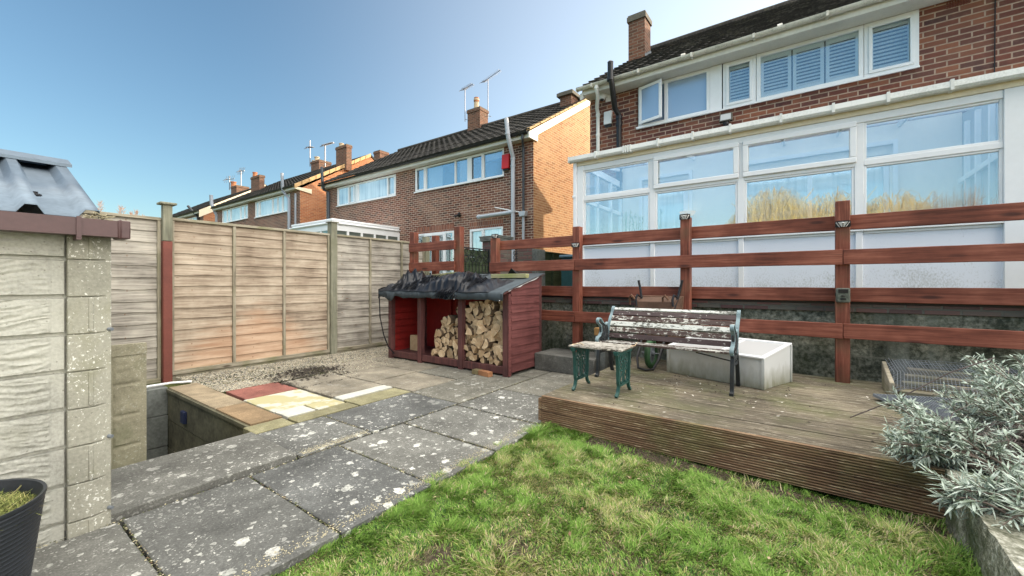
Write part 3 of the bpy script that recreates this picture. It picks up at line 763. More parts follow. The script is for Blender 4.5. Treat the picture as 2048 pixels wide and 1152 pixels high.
# patterned concrete panel standing in the well
pn = thing('standing_screen', 'spotted concrete panel with block pattern standing in the sunken well', 'panel', (-4.15, .72, -1.47))
b = MB(); X0, X1 = -4.20, -4.15
b.box(X0, X1, .42, .935, -1.47, -.46)
rows = [(-1.44, -1.19), (-1.18, -.95), (-.94, -.72), (-.71, -.50)]
rd = random.Random(4)
def face_block(b, x, y0, y1, z0, z1, amp=.007, n=14):
    ny, nz = max(3, int((y1 - y0) / .012)), max(3, int((z1 - z0) / .012))
    P = []
    for i in range(ny + 1):
        row = []
        for j in range(nz + 1):
            y = y0 + (y1 - y0) * i / ny; z = z0 + (z1 - z0) * j / nz
            e = 0 if i in (0, ny) or j in (0, nz) else 1
            row.append((x + e * (.007 + amp * mnoise.noise(Vector((y * 42, z * 30, 1.7)))), y, z))
        P.append(row)
    b.grid(P)
for z0, z1 in [(-1.44, -1.22), (-1.21, -.99), (-.98, -.76), (-.75, -.55)]: face_block(b, X1 + .001, .745, .90, z0, z1)
for z0, z1 in [(-1.44, -1.33), (-1.32, -1.10), (-1.09, -.87), (-.86, -.65), (-.64, -.55)]: face_block(b, X1 + .001, .56, .725, z0, z1)
b.box(X1, X1 + .010, .42, .935, -.54, -.47)
b.build('panel_face', M['panelc'], pn)
b = MB(); b.box(-4.24, -4.09, .40, .93, -1.469, -1.435); b.build('foot_sill', M['pillar'], pn, bev=.006)

# retaining wall behind the rails
rw = thing('retaining_wall', 'long mossy stained concrete retaining wall behind the red rails', 'wall', (-1, 5.0, -1.2))
b = MB()
nxw, nzw = 260, 24
P = [[(-6.0 + 10.5 * i / nxw, 4.95 - .014 * fbm(i * .17, j * .11, 1.2) , -1.2 + .93 * j / nzw) for j in range(nzw + 1)] for i in range(nxw + 1)]
b.grid(P); b.box(-6, 4.5, 4.97, 5.2, -1.2, -.272); b.build('wall_face', M['mossy'], rw, smooth=60)
b = MB(); b.box(-6, 4.5, 4.925, 5.2, -.268, -.195); b.build('coping', M['purplebrick'], rw, bev=.004)
b = MB(); b.box(-3.7, 4.5, 4.915, 5.2, -.192, -.150); b.build('black_strip', M['black'], rw)  # plain black strip along the top of the wall

# timber deck
dk = thing('timber_deck', 'low weathered timber deck with ribbed brown fascia beside the lawn', 'deck', (-.6, 3.8, -1.16))
b = MB(); y = 2.835; k = 0
def ribbed(b, x0, x1, y0, y1, z1, z0, m=0, n=7):
    # board along x with grooves in its upper face
    P0 = []; w = (y1 - y0)
    prof = [(y0, z0), (y0, z1 - .003)]
    for i in range(n):
        a = y0 + .006 + (w - .012) * i / n; c = (w - .012) / n
        prof += [(a, z1), (a + c * .55, z1), (a + c * .66, z1 - .0035), (a + c * .92, z1 - .0035)]
    prof += [(y1 - .006, z1), (y1, z1 - .003), (y1, z0)]
    b.prism([(x0, p, q) for p, q in prof], (x1 - x0, 0, 0), m)
rd = random.Random(2)
while y < 4.88:
    x1 = .55 if y < 3.66 else 1.9
    ribbed(b, -1.735 + rd.uniform(-.004, .004), x1, y, y + .118, -.897 + rd.uniform(-.002, .002), -.923)
    y += .127
b.build('deck_boards', M['deck'], dk, smooth=20)
b = MB()
for z0, z1 in ((-1.133, -1.017), (-1.012, -.899)):
    prof = [(2.832, z0), (2.803, z0)]
    n = 7
    for i in range(n):
        a = z0 + .004 + (z1 - z0 - .008) * i / n; c = (z1 - z0 - .008) / n
        prof += [(2.811, a + .0005), (2.8045, a + c * .28), (2.803, a + c * .5), (2.8045, a + c * .72), (2.811, a + c * .97)]
    prof += [(2.803, z1), (2.832, z1)]
    b.prism([(-1.735, p, q) for p, q in prof], (2.27, 0, 0))
b.build('front_fascia', M['deckred'], dk, smooth=20)
b = MB()
for z0, z1 in ((-1.133, -1.017), (-1.012, -.92)): b.box(-1.765, -1.738, 2.806, 4.9, z0, z1)
b.build('side_fascia', M['deckred'], dk, bev=.003)
b = MB(); b.box(-1.7, .5, 2.93, 2.98, -1.2, -.93); b.box(-1.7, 1.85, 4.2, 4.25, -1.2, -.93); b.build('joist', M['soil'], dk)
# fallen bits of leaf and bark on the boards
b = MB()
for _ in range(260):
    if rd.random() < .6: x, y = rd.uniform(-1.3, -.1), rd.uniform(3.4, 4.3)
    else: x, y = rd.uniform(-1.6, .5), rd.uniform(2.9, 4.7)
    s = rd.uniform(.004, .016); a = rd.uniform(0, 6.3)
    c = Vector((x, y, -.893)); d1 = Vector((math.cos(a), math.sin(a), rd.uniform(0, .4))) * s; d2 = Vector((-math.sin(a), math.cos(a), .1)) * s * .55
    b.add([c - d1, c + d2, c + d1, c - d2], [(0, 1, 2, 3)], 0 if rd.random() < .62 else 1)
tag(b.build('leaf_crumbs', [simple('brown_leaf_crumb', (.05, .035, .025), .9), simple('pale_flake', (.5, .47, .4), .8)], smooth=0), 'scattered leaf crumbs and paint flakes on the deck by the bench', 'leaf litter', kind='stuff')

# concrete step between log store and wall
b = MB(); b.box(-2.84, -2.02, 4.42, 4.92, -1.10, -.885); tag(b.build('concrete_step', M['stonestep'], bev=.012), 'low grey concrete step beside the log store at the retaining wall', 'step')

# raised bed at the right
rb = thing('raised_bed', 'raised bed edged by a rough lichened concrete wall at the lawn corner', 'raised bed', (1.2, 2.0, -1.2))
def rough_box(b, x0, x1, y0, y1, z0, z1, d=.02, amp=.01, sc=9):
    xs = np.arange(x0, x1 + 1e-6, (x1 - x0) / max(1, round((x1 - x0) / d))); ys = np.arange(y0, y1 + 1e-6, (y1 - y0) / max(1, round((y1 - y0) / d))); zs = np.arange(z0, z1 + 1e-6, (z1 - z0) / max(1, round((z1 - z0) / d)))
    def q(x, y, z):
        v = Vector((x, y, z)); n = mnoise.noise_vector(v * sc) * amp + mnoise.noise_vector(v * sc * 3.1) * amp * .5
        return v + n
    b.grid([[q(x, y, z1) for y in ys] for x in xs][::-1]); b.grid([[q(x, y0, z) for z in zs] for x in xs])
    b.grid([[q(x, y1, z) for z in zs] for x in xs][::-1]); b.grid([[q(x0, y, z) for z in zs] for y in ys][::-1]); b.grid([[q(x1, y, z) for z in zs] for y in ys])
b = MB(); rough_box(b, .52, .67, 1.05, 2.80, -1.2, -.885); b.build('edging_wall', M['bedwall'], rb, smooth=60)
b = MB(); b.box(.52, .67, -.5, 1.04, -1.2, -.885); b.build('edging_wall', M['bedwall'], rb, smooth=60)
b = MB(); b.grid([[(.66 + 3.2 * i / 50, -.5 + 4.15 * j / 60, -.915 + .03 * fbm(i * .25, j * .25, 1)) for j in range(61)] for i in range(51)][::-1]); b.build('bed_soil', M['soil'], rb)

# ---------------------------------------------------------------- left lap fence
lf = thing('lap_fence', 'tall weathered grey lap panel fence with one orange stained panel', 'fence', (-6.12, 2.6, -1.2))
def lap_panel(y0, y1, z0, z1, mat, batt, seed):
    rd = random.Random(seed); b = MB(); X = -6.10
    n = 14; h = (z1 - z0) / n
    for k in range(n):
        a = z0 + k * h; N = 24
        rows = []
        low = [(y0 + (y1 - y0) * i / N, a - .012 + .012 * mnoise.noise(Vector((i * .35, k * 3.1, seed)))) for i in range(N + 1)]
        P = [[(X + .025 + .003 * mnoise.noise(Vector((y * 3, k, 0))), y, z) for y, z in low],
             [(X + .006, y, a + h + .004) for y, z in low]]
        b.grid(P); b.grid([[(X + .006, y, z) for y, z in low], P[0]])
    b.box(X - .02, X + .004, y0, y1, z0, z1)
    p = b.build('lap_boards', mat, lf, smooth=25)
    b = MB()
    for t_ in batt: b.box(X + .012, X + .050, t_ - .017, t_ + .017, z0 + .03, z1 - .02)
    b.box(X + .012, X + .048, y0, y0 + .03, z0, z1 - .02); b.box(X + .012, X + .048, y1 - .03, y1, z0, z1 - .02)
    b.build('battens', M['batten'], lf, bev=.003)
    for q in ((z1 - .02, z1 + .012), (z0 - .02, z0 + .03)):
        b = MB(); b.box(X + .008, X + .054, y0, y1, *q); b.build('panel_rail', M['batten_h'], lf, bev=.003)
lap_panel(-.4, 1.49, -1.12, .74, M['lap'], [.5, 1.0], 11)
lap_panel(1.585, 3.55, -1.06, .755, M['lap_orange'], [yx(466, -6.1), yx(566, -6.1)], 12)
lap_panel(3.65, 5.50, -1.06, .76, M['lap'], [yx(738, -6.1), yx(801, -6.1)], 13)
b = MB(); b.box(-6.12, -6.07, 1.585, 3.55, -1.20, -1.085); b.box(-6.12, -6.07, 3.66, 5.5, -1.2, -1.085); b.build('gravel_board', M['batten_h'], lf, bev=.003)
b = MB(); b.box(-6.07, -5.985, 1.495, 1.58, -1.25, .48); b.build('post', M['post_red'], lf, bev=.004)
b = MB(); b.box(-6.07, -5.985, 1.495, 1.58, .485, .90); b.build('post_top', M['post_grey'], lf, bev=.004)
b = MB(); b.box(-6.10, -5.95, 1.46, 1.615, .90, .925); b.build('post_cap', M['post_grey'], lf, bev=.006)
b = MB(); b.box(-6.12, -6.01, 3.55, 3.65, -1.2, .94); b.build('post', M['post_grey'], lf, bev=.004)
b = MB(); b.box(-6.14, -5.99, 3.53, 3.67, .94, .955); b.build('post_cap', M['post_grey'], lf, bev=.004)
b = MB(); b.box(-6.12, -6.02, 5.50, 5.60, -1.2, .9); b.build('post', M['post_grey'], lf, bev=.004)

# ---------------------------------------------------------------- red rail fences
RY = 4.81
def posts(par, lst):
    for x, top, w in lst:
        b = MB(); b.box(x - w / 2, x + w / 2, RY - .05, RY + .05, -1.2 if x < 2.5 else -.9, top); b.build('post', M['railpost'], par, bev=.005)
def rails(par, x0, x1, lst, joints=()):
    for k, (z0, z1, front) in enumerate(lst):
        xs = [x0] + [j for j in joints if x0 < j < x1] + [x1]
        for a, c in zip(xs, xs[1:]):
            b = MB(); y0 = RY - .087 if front else RY + .052
            z0_, z1_ = z0, z1
            n_ = max(4, int((c - a) / .07)); sd = a * 7 + k * 3.1; ring = []
            for i in range(n_ + 1):
                x = a + .002 + (c - a - .004) * i / n_; w1 = .0045 * mnoise.noise(Vector((x * 1.7, sd, 0))) + .0012 * mnoise.noise(Vector((x * 9, sd, 5))); w2 = .0045 * mnoise.noise(Vector((x * 1.5, sd, 9))) + .0012 * mnoise.noise(Vector((x * 11, sd, 2))); dy = .003 * mnoise.noise(Vector((x * 1.1, sd, 4)))
                ring.append([(x, y0 + dy, z0_ + w1), (x, y0 + .036 + dy, z0_ + w1), (x, y0 + .036 + dy, z1_ + w2), (x, y0 + dy, z1_ + w2)])
            vs = [p for r_ in ring for p in r_]; fs = [(0, 3, 2, 1), (4 * n_, 4 * n_ + 1, 4 * n_ + 2, 4 * n_ + 3)]
            for i in range(n_):
                for j in range(4): fs.append((4 * i + j, 4 * i + (j + 1) % 4, 4 * i + 4 + (j + 1) % 4, 4 * i + 4 + j))
            b.add(vs, fs); b.build('rail', M['rail'], par, bev=.004)
rf = thing('rail_fence', 'long red stained post and rail fence behind the bench and deck', 'fence', (-1.1, RY, -1.2))
PX = [-3.77, -2.427, -1.106, .24, 1.60, 2.95]
posts(rf, [(PX[0], .66, .11), (PX[1], .722, .10), (PX[2], .72, .10), (PX[3], .742, .105), (PX[4], .74, .1), (PX[5], .74, .1)])
rails(rf, -3.82, 3.0, [(.487, .622, False), (-.172, -.042, False)], joints=[-1.1, .24])
rails(rf, -3.82, 3.0, [(.165, .300, True), (-.497, -.362, True)], joints=[-2.43, .24, 1.6])
rs = thing('rail_fence', 'short section of red stained rails at the fence corner above the log store', 'fence', (-5.0, RY, -1.2))
posts(rs, [(-5.56, .87, .125), (-4.50, .89, .125)])
b = MB(); b.box(-5.19, -5.09, RY + .06, RY + .15, -.2, .80); b.build('post', M['railpost'], rs, bev=.004)
rails(rs, -5.60, -4.52, [(.53, .675, True), (.20, .345, True)])

def solar_light(x, z, label):
    o = thing('solar_light', label, 'solar light', (x, RY - .05, z), 'solar wall lights on the rail posts')
    b = MB(); y = RY - .052
    w, d, h = .055, .045, .042
    outer = [(x - w, y, z), (x + w, y, z), (x + w * .8, y - d, z), (x - w * .8, y - d, z)]
    b.box(x - w, x + w, y - .012, y, z - h, z + .012)
    b.prism([(x - w, y, z), (x + w, y, z), (x + w * .72, y - d, z), (x - w * .72, y - d, z)], (0, 0, .012))
    # ribs between the lamp faces
    bot = [(x - w * .55, y - .006, z - h), (x + w * .55, y - .006, z - h), (x + w * .25, y - d * .5, z - h), (x - w * .25, y - d * .5, z - h)]
    topp = [(x - w, y - .006, z), (x + w, y - .006, z), (x + w * .72, y - d, z), (x - w * .72, y - d, z)]
    for a, c in zip(bot, topp): b.bar(a, c, .006, .006)
    b.bar(((bot[2][0] + bot[3][0]) / 2, bot[2][1], z - h), (x, y - d, z), .005, .005)
    b.prism(bot, (0, 0, .006))
    b.build('housing', M['black'], o)
    b = MB(); e = .003
    b.add([bot[0], bot[3], topp[3], topp[0]], [(0, 1, 2, 3)]); b.add([bot[3], bot[2], topp[2], topp[3]], [(0, 1, 2, 3)]); b.add([bot[2], bot[1], topp[1], topp[2]], [(0, 1, 2, 3)])
    b.build('lamp_face', M['white'], o, smooth=0)
    b = MB(); b.lathe((x, y - d - .001, z - .006), [(.008, -.004), (.009, 0), (.006, .004)], 8); b.build('sensor', M['white'], o)
solar_light(-3.73, .70, 'solar light on the fence post nearest the iron gate')
solar_light(PX[1], .50, 'solar light on the post left of the bench, level with the top rail')
solar_light(PX[2], .735, 'solar light capping the post behind the middle of the bench')
solar_light(PX[3], .545, 'solar light on the post right of the bench, above the trail camera')
tcm = thing('trail_camera', 'small camouflage trail camera strapped to the red post right of the bench', 'trail camera', (PX[3], RY - .06, -.18))
x = PX[3]
b = MB(); b.box(x - .05, x + .05, RY - .115, RY - .052, -.175, -.045); b.build('case', simple('camouflage_case', (.09, .10, .08), .7, .6, 30), tcm, bev=.012)
b = MB(); b.box(x - .034, x + .034, RY - .119, RY - .110, -.088, -.055); b.lathe((x, RY - .116, -.115), [(.014, -.004), (.014, .004)], 12); b.box(x - .02, x + .02, RY - .119, RY - .11, -.15, -.135); b.build('lens_window', M['black'], tcm)
b = MB(); b.box(x - .054, x + .054, RY - .058, RY - .052, -.12, -.09); b.build('strap', M['black'], tcm)

# ---------------------------------------------------------------- houses
def wall_rear(x0, x1, z0, z1, Y, holes, depth=.09):
    xs = sorted({x0, x1, *[h[0] for h in holes], *[h[1] for h in holes]})
    zs = sorted({z0, z1, *[h[2] for h in holes], *[h[3] for h in holes]})
    b = MB()
    for a, c in zip(xs, xs[1:]):
        for e, g in zip(zs, zs[1:]):
            mx, mz = (a + c) / 2, (e + g) / 2
            if any(h[0] < mx < h[1] and h[2] < mz < h[3] for h in holes): continue
            b.add([(a, Y, e), (c, Y, e), (c, Y, g), (a, Y, g)], [(0, 1, 2, 3)])
    for a, c, e, g in holes:
        D = Y + depth
        b.add([(a, Y, e), (a, Y, g), (a, D, g), (a, D, e)], [(0, 1, 2, 3)])
        b.add([(c, Y, e), (c, D, e), (c, D, g), (c, Y, g)], [(0, 1, 2, 3)])
        b.add([(a, Y, g), (c, Y, g), (c, D, g), (a, D, g)], [(0, 1, 2, 3)])
        b.add([(a, Y, e), (a, D, e), (c, D, e), (c, Y, e)], [(0, 1, 2, 3)])
    return b

def tile_slope(x0, x1, ye, ze, yr, zr, course=.33, per=.30, amp=.022, step=.03, dx=.05, stagger=.0):
    b = MB(); L = math.hypot(yr - ye, zr - ze); n = max(1, round(L / course))
    dy, dz = (yr - ye) / n, (zr - ze) / n
    ny_, nz_ = -dz * n / L, dy * n / L                 # slope normal (y,z)
    N = max(2, int((x1 - x0) / dx))
    def prof(x): return amp * (abs(math.sin(math.pi * x / per)) ** .7)
    for k in range(n):
        lo = []; up = []; bot = []
        rd = random.Random(k * 7 + int(x0 * 10))
        j = rd.uniform(-.004, .004)
        for i in range(N + 1):
            x = x0 + (x1 - x0) * i / N; h = prof(x)
            ya, za = ye + dy * k, ze + dz * k
            yb, zb = ye + dy * (k + 1.04), ze + dz * (k + 1.04)
            q = step + h + j
            lo.append((x, ya + ny_ * q, za + nz_ * q)); up.append((x, yb + ny_ * (h + .002), zb + nz_ * (h + .002)))
            bot.append((x, ya, za))
        b.grid([bot, lo, up])
    return b

def window(par, x0, x1, z0, z1, Y, fw=.055, fd=.06, glass=None, mull=(), sash=(), sill=True, back=None, name='window'):
    """a frame mesh with its panes as sub-parts; mull = x positions of uprights, sash = list of (x0,x1) opening lights"""
    b = MB(); y0, y1 = Y - .012, Y + fd
    b.box(x0, x1, y0, y1, z1 - fw, z1); b.box(x0, x1, y0, y1, z0, z0 + fw)
    b.box(x0, x0 + fw, y0, y1, z0 + fw, z1 - fw); b.box(x1 - fw, x1, y0, y1, z0 + fw, z1 - fw)
    for m, wd in mull: b.box(m - wd / 2, m + wd / 2, y0 + .001, y1, z0 + fw, z1 - fw)
    if sill: b.box(x0 - .03, x1 + .03, Y - .06, y0 + .004, z0 - .025, z0 + .012)
    for a, c in sash:
        s = fw * .75; a += .004; c -= .004; e, g = z0 + fw - .012, z1 - fw + .012
        b.box(a, c, y0 - .014, y0 + .01, g - s, g); b.box(a, c, y0 - .014, y0 + .01, e, e + s)
        b.box(a, a + s, y0 - .014, y0 + .01, e + s, g - s); b.box(c - s, c, y0 - .014, y0 + .01, e + s, g - s)
    fr = b.build(name, M['pvc'], par, bev=.004)
    xs = [x0 + fw] + [m for m, _ in mull] + [x1 - fw]; ws = [0] + [w_ for _, w_ in mull] + [0]
    for i in range(len(xs) - 1):
        a, c = xs[i] + ws[i] / 2, xs[i + 1] - ws[i + 1] / 2
        if c - a < .04: continue
        b = MB(); b.box(a - .004, c + .004, Y + .022, Y + .028, z0 + fw - .004, z1 - fw + .004); b.build('pane', glass or M['glass'], fr)
    return fr

def gutter_run(b, x0, x1, y, z, r=.055, n=8):
    prof = []
    for i in range(n + 1):
        a = math.pi + math.pi * i / n; prof.append((y + r * math.cos(a), z + r * math.sin(a)))
    for i in range(n, -1, -1):
        a = math.pi + math.pi * i / n; prof.append((y + (r - .006) * math.cos(a), z + (r - .006) * math.sin(a)))
    b.prism([(x0, p, q) for p, q in prof], (x1 - x0, 0, 0))
    b.box(x0 - .004, x0, y - r, y + r, z - r, z + .002); b.box(x1, x1 + .004, y - r, y + r, z - r, z + .002)

def shell(par, x0, x1, Y, Yb, z0, ze, holes, brick, gbrick, zr, yr, gleft=True, gright=True):
    b = wall_rear(x0, x1, z0, ze, Y, holes); b.build('wall', brick, par, smooth=0)
    for nm, x, on, d in (('gable_wall', x0, gleft, .12), ('gable_wall', x1, gright, -.12)):
        if on:
            b = MB(); sl = (zr - ze) / (yr - Y)
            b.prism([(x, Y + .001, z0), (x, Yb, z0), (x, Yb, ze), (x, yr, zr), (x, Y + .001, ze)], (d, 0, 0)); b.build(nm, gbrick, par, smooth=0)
    b = MB(); b.box(x0, x1, Yb - .1, Yb - .002, z0, ze); b.build('front_wall', brick, par, smooth=0)
    b = MB(); b.add([(x0, Y + 1.2, z0), (x1, Y + 1.2, z0), (x1, Y + 1.2, ze), (x0, Y + 1.2, ze)], [(0, 1, 2, 3)]); b.add([(x0, Y + .1, 1.75), (x1, Y + .1, 1.75), (x1, Y + 1.2, 1.75), (x0, Y + 1.2, 1.75)], [(0, 1, 2, 3)])
    b.build('inner_wall', M['roomdark'], par, smooth=0)

def chimney(roof, x0, x1, y0, y1, z0, z1, pots=(), capw=.03, capmat=None):
    b = MB(); b.box(x0, x1, y0, y1, z0, z1 - .16, 0)
    b.box(x0 - capw, x1 + capw, y0 - capw, y1 + capw, z1 - .158, z1 - .04, 0 if capmat is None else 1)
    b.box(x0 - capw * .4, x1 + capw * .4, y0 - capw * .4, y1 + capw * .4, z1 - .038, z1, 1)
    for px_, py_, h, r, mi in pots:
        b.lathe((px_, py_, z1 - .002), [(r * 1.15, 0), (r, .06), (r * .9, h * .85), (r * 1.1, h * .86), (r * 1.05, h)], 12, mi)
    b.box(x0 - .03, x1 + .03, y0 - .05, y0 - .002, z0 + (y0 - y0), z0 + .10, 4) if False else None
    return b.build('chimney', [M['chimney'], M['cap'], M['clay'], M['buffpot'], M['lead']], roof, smooth=30)

def pipe(par, pts, r, mat, collars=(), name='downpipe'):
    b = MB(); b.tube(pts, r, 12)
    for c, d in collars:
        c = Vector(c); d = Vector(d).normalized() * .025; b.tube([c - d, c + d], r * 1.22, 12)
    return b.build(name, mat, par)

# ================= the main house on the right
HX0, HX1, HY, HYB, HE = -3.63, 9.5, 7.75, 15.75, 3.72
h1 = thing('brick_house', 'nearest red brick house on the right with shuttered upstairs windows', 'house', (2.9, 11.7, -.2))
WX0, WX1 = xy(1275, HY), xy(1838, HY); WZ0, WZ1 = 2.93, 3.70
RZ, RYr = 6.55, 11.75
shell(h1, HX0, HX1, HY, HYB, -.25, HE, [(WX0, WX1, WZ0, 3.705), (-2.55, -1.75, -.12, 1.85), (-.9, .9, .75, 1.8)], M['brick1'], M['gable'], RZ - .25, RYr)
sl = (RZ - 3.80) / (RYr - 7.36)
roof = tile_slope(HX0 - .10, HX1 + .1, 7.36, 3.80, RYr, RZ).build('roof', M['tile'], h1, smooth=50)
b = MB(); b.prism([(HX0 - .1, RYr, RZ), (HX0 - .1, 16.1, 3.80), (HX0 - .1, 16.1, 3.72), (HX0 - .1, RYr, RZ - .08)], (HX1 - HX0 + .2, 0, 0)); b.build('roof_back', M['tile'], roof)
b = MB(); b.tube([(HX0 - .1, RYr, RZ + .02), (HX1 + .1, RYr, RZ + .02)], .11, 10); b.build('ridge', M['tile'], roof)
b = MB(); b.prism([(HX0 - .06, 7.42, 3.74), (HX0 - .06, RYr, RZ - .04), (HX0 - .06, RYr, RZ - .22), (HX0 - .06, 7.42, 3.62)], (.06, 0, 0)); b.build('bargeboard', M['fascia'], h1)
chimney(roof, -3.60, -3.20, 9.86, 10.30, 5.1, 6.52, capmat=1)
b = MB()
for k in range(6):
    y = 9.86 + .44 * k / 6; z = 3.80 + sl * (y - 7.36); b.box(-3.195, -3.185, y, y + .08, z - .05, z + .13)
b.build('step_flashing', M['lead'], roof)
b = MB(); b.box(HX0 - .02, HX1, 7.43, 7.455, 3.70, 3.84); b.build('fascia', M['fascia'], h1)
b = MB(); b.box(HX0 - .02, HX1, 7.456, 7.749, 3.705, 3.72); b.build('soffit', M['fascia'], h1)
b = MB(); gutter_run(b, HX0 - .10, HX1, 7.37, 3.83)
for k in range(14): 
    x = -3.4 + k * .9; b.box(x - .015, x + .015, 7.305, 7.44, 3.765, 3.835)
for px_ in (1367, 1560):
    x = xy(px_, 7.37); b.tube([(x - .03, 7.37, 3.825), (x + .03, 7.37, 3.825)], .057, 12)
b.build('gutter', M['gutter'], h1)
# white downpipe with swan neck, and black soil pipe
Yp = 7.69; xd = xy(1196, Yp); x2 = xy(1193, 7.37)
pipe(h1, [(x2, 7.37, 3.79), (x2, 7.37, 3.70), (x2 + .0, 7.43, 3.62), (xd, 7.64, 3.47), (xd, Yp, 3.38), (xd, Yp, 1.7)], .036, M['cgutter'], [((x2, 7.37, 3.74), (0, 0, 1)), ((xd, Yp, 3.35), (0, 0, 1)), ((xd, Yp, 2.95), (0, 0, 1))])
xs_ = xy(1238, 7.66); xt = xy(1222, 7.28)
pipe(h1, [(xt, 7.25, 4.06), (xt, 7.25, 3.80), (xt + .02, 7.27, 3.68), (xs_ - .04, 7.55, 3.34), (xs_, 7.66, 3.22), (xs_, 7.66, 1.8)], .052, M['black'],
     [((xt, 7.25, 3.76), (0, 0, 1)), ((xs_, 7.66, 3.18), (0, 0, 1)), ((xs_, 7.66, 3.05), (0, 0, 1))], 'soil_pipe')
b = MB(); b.tube([(xt, 7.25, 4.05), (xt, 7.25, 4.10)], [.05, .035], 10); b.tube([(xt, 7.25, 4.075), (xt, 7.25, 4.08)], .056, 10); b.build('vent_cowl', M['metal'], h1)

# upstairs windows: three groups in one white strip
Yw = HY + .03
def X(px_): return xy(px_, HY)
fz0, fz1 = WZ0, WZ1
window(h1, X(1277), X(1420), fz0, fz1, Yw - .03, mull=[(X(1332), .06)], glass=M['frosted'])
b = MB(); b.box(X(1420) + .002, X(1444) - .002, Yw - .045, Yw + .03, fz0, fz1); b.build('infill_panel', M['pvc'], h1)
b = MB(); b.box(WX0, WX1, HY - .055, HY - .03, fz0 - .03, fz0 - .004); b.build('window_sill', M['pvc'], h1)
def louvre(fr, a, c, e, g, Y, n):
    b = MB(); b.box(a, a + .045, Y, Y + .02, e, g); b.box(c - .045, c, Y, Y + .02, e, g); b.box(a + .045, c - .045, Y, Y + .02, e, e + .06); b.box(a + .045, c - .045, Y, Y + .02, g - .06, g)
    for k in range(n):
        z = e + .06 + (g - e - .12) * (k + .5) / n; h = (g - e - .12) / n * .34
        b.prism([(a + .045, Y + .012, z - h), (a + .045, Y + .016, z - h), (a + .045, Y + .038, z + h), (a + .045, Y + .032, z + h)], (c - a - .09, 0, 0))
    b.build('shutter', M['shutter'], fr)
f1 = window(h1, X(1446), X(1512), fz0, fz1, Yw - .03, sash=[(X(1446) + .045, X(1512) - .045)], glass=M['glass'], sill=False)
louvre(f1, X(1446) + .06, X(1512) - .06, fz0 + .06, fz1 - .06, Yw + .012, 10)
f2 = window(h1, X(1513), X(1727), fz0, fz1, Yw - .03, glass=M['glass'], sill=False)
for a, c in ((1519, 1583), (1584, 1649), (1650, 1720)): louvre(f2, X(a) + .01, X(c) - .005, fz0 + .065, fz1 - .06, Yw + .012, 10)
f3 = window(h1, X(1728), X(1838), fz0, fz1, Yw - .03, sash=[(X(1728) + .045, X(1838) - .045)], glass=M['glass'], sill=False)
louvre(f3, X(1728) + .06, X(1838) - .06, fz0 + .06, fz1 - .06, Yw + .012, 10)
# the leftmost light hangs open
sa = MB(); W_ = X(1332) - X(1277) - .05
sa.T = Matrix.Translation((X(1277) + .04, HY - .045, 0)) @ Matrix.Rotation(-R(15), 4, 'Z')
H0, H1_ = fz0 + .045, fz1 - .04
for q in ((0, W_, H0, H0 + .05), (0, W_, H1_ - .05, H1_), (0, .05, H0 + .05, H1_ - .05), (W_ - .05, W_, H0 + .05, H1_ - .05)): sa.box(q[0], q[1], -.03, .0, q[2], q[3])
oc = sa.build('open_casement', M['pvc'], h1, bev=.004)
sb = MB(); sb.T = sa.T; sb.box(.045, W_ - .045, -.02, -.012, H0 + .045, H1_ - .045); sb.build('pane', M['frosted'], oc)
b = MB()
for i in range(9):
    for j in range(4): b.box(X(1892) + i * .025, X(1892) + i * .025 + .018, HY - .012, HY - .002, 3.60 + j * .025, 3.60 + j * .025 + .018)
b.build('air_brick', M['post_red'], h1, smooth=0)
b = MB(); b.tube([(X(1990), HY - .012, 3.7), (X(1989), HY - .012, 3.0), (X(1987), HY - .012, 1.9)], .006, 6); b.build('cable', M['black'], h1)

# fittings on the wall
al = thing('alarm_box', 'white rectangular alarm box on the near house between two pipes', 'alarm box', (X(1218), HY - .03, 2.9))
x = X(1218); zc = zy(1218, 237, HY)
b = MB(); b.prism([(x - .085, HY - .075, zc - .13), (x + .075, HY - .075, zc - .13), (x + .075, HY - .06, zc + .13), (x - .085, HY - .06, zc + .13)], (0, .06, 0)); b.build('cover', M['white'], al, bev=.01)
b = MB(); b.prism([(x - .08, HY - .07, zc - .135), (x + .07, HY - .07, zc - .135), (x + .06, HY - .03, zc - .175), (x - .07, HY - .03, zc - .175)], (0, .02, 0)); b.build('sounder', M['darkpipe'], al)
cc = thing('security_camera', 'white dome security camera under the eaves of the near house', 'security camera', (X(1210), HY - .05, 3.3))
x = X(1212); zc = zy(1212, 198, HY)
b = MB(); b.box(x, x + .10, HY - .02, HY - .001, zc - .07, zc + .10); b.tube([(x + .05, HY - .02, zc + .03), (x, HY - .10, zc + .04)], .03, 8); b.build('bracket', M['white'], cc)
b = MB(); b.lathe((x - .02, HY - .13, zc - .08), [(.02, -.0), (.05, .03), (.062, .07), (.055, .12), (.03, .16), (.012, .18)], 14); b.build('dome', M['white'], cc)
b = MB(); b.lathe((x - .02, HY - .145, zc - .075), [(.02, -.012), (.036, .0), (.04, .02), (.02, .035)], 12); b.build('lens', M['black'], cc)
fl = thing('floodlight', 'small floodlight on the brick wall above the conservatory gutter', 'floodlight', (X(1454), HY - .05, 2.4))
x = X(1454); zc = zy(1454, 240, HY)
b = MB(); b.prism([(x - .10, HY - .15, zc - .06), (x + .10, HY - .15, zc - .06), (x + .09, HY - .12, zc + .075), (x - .09, HY - .12, zc + .075)], (0, .09, 0)); b.box(x - .03, x + .03, HY - .05, HY, zc - .05, zc); b.build('housing', M['cap'], fl, bev=.006)
b = MB(); b.prism([(x - .08, HY - .155, zc - .045), (x + .08, HY - .155, zc - .045), (x + .075, HY - .13, zc + .06), (x - .075, HY - .13, zc + .06)], (0, .004, 0)); b.build('lamp_glass', M['lidglass'], fl)
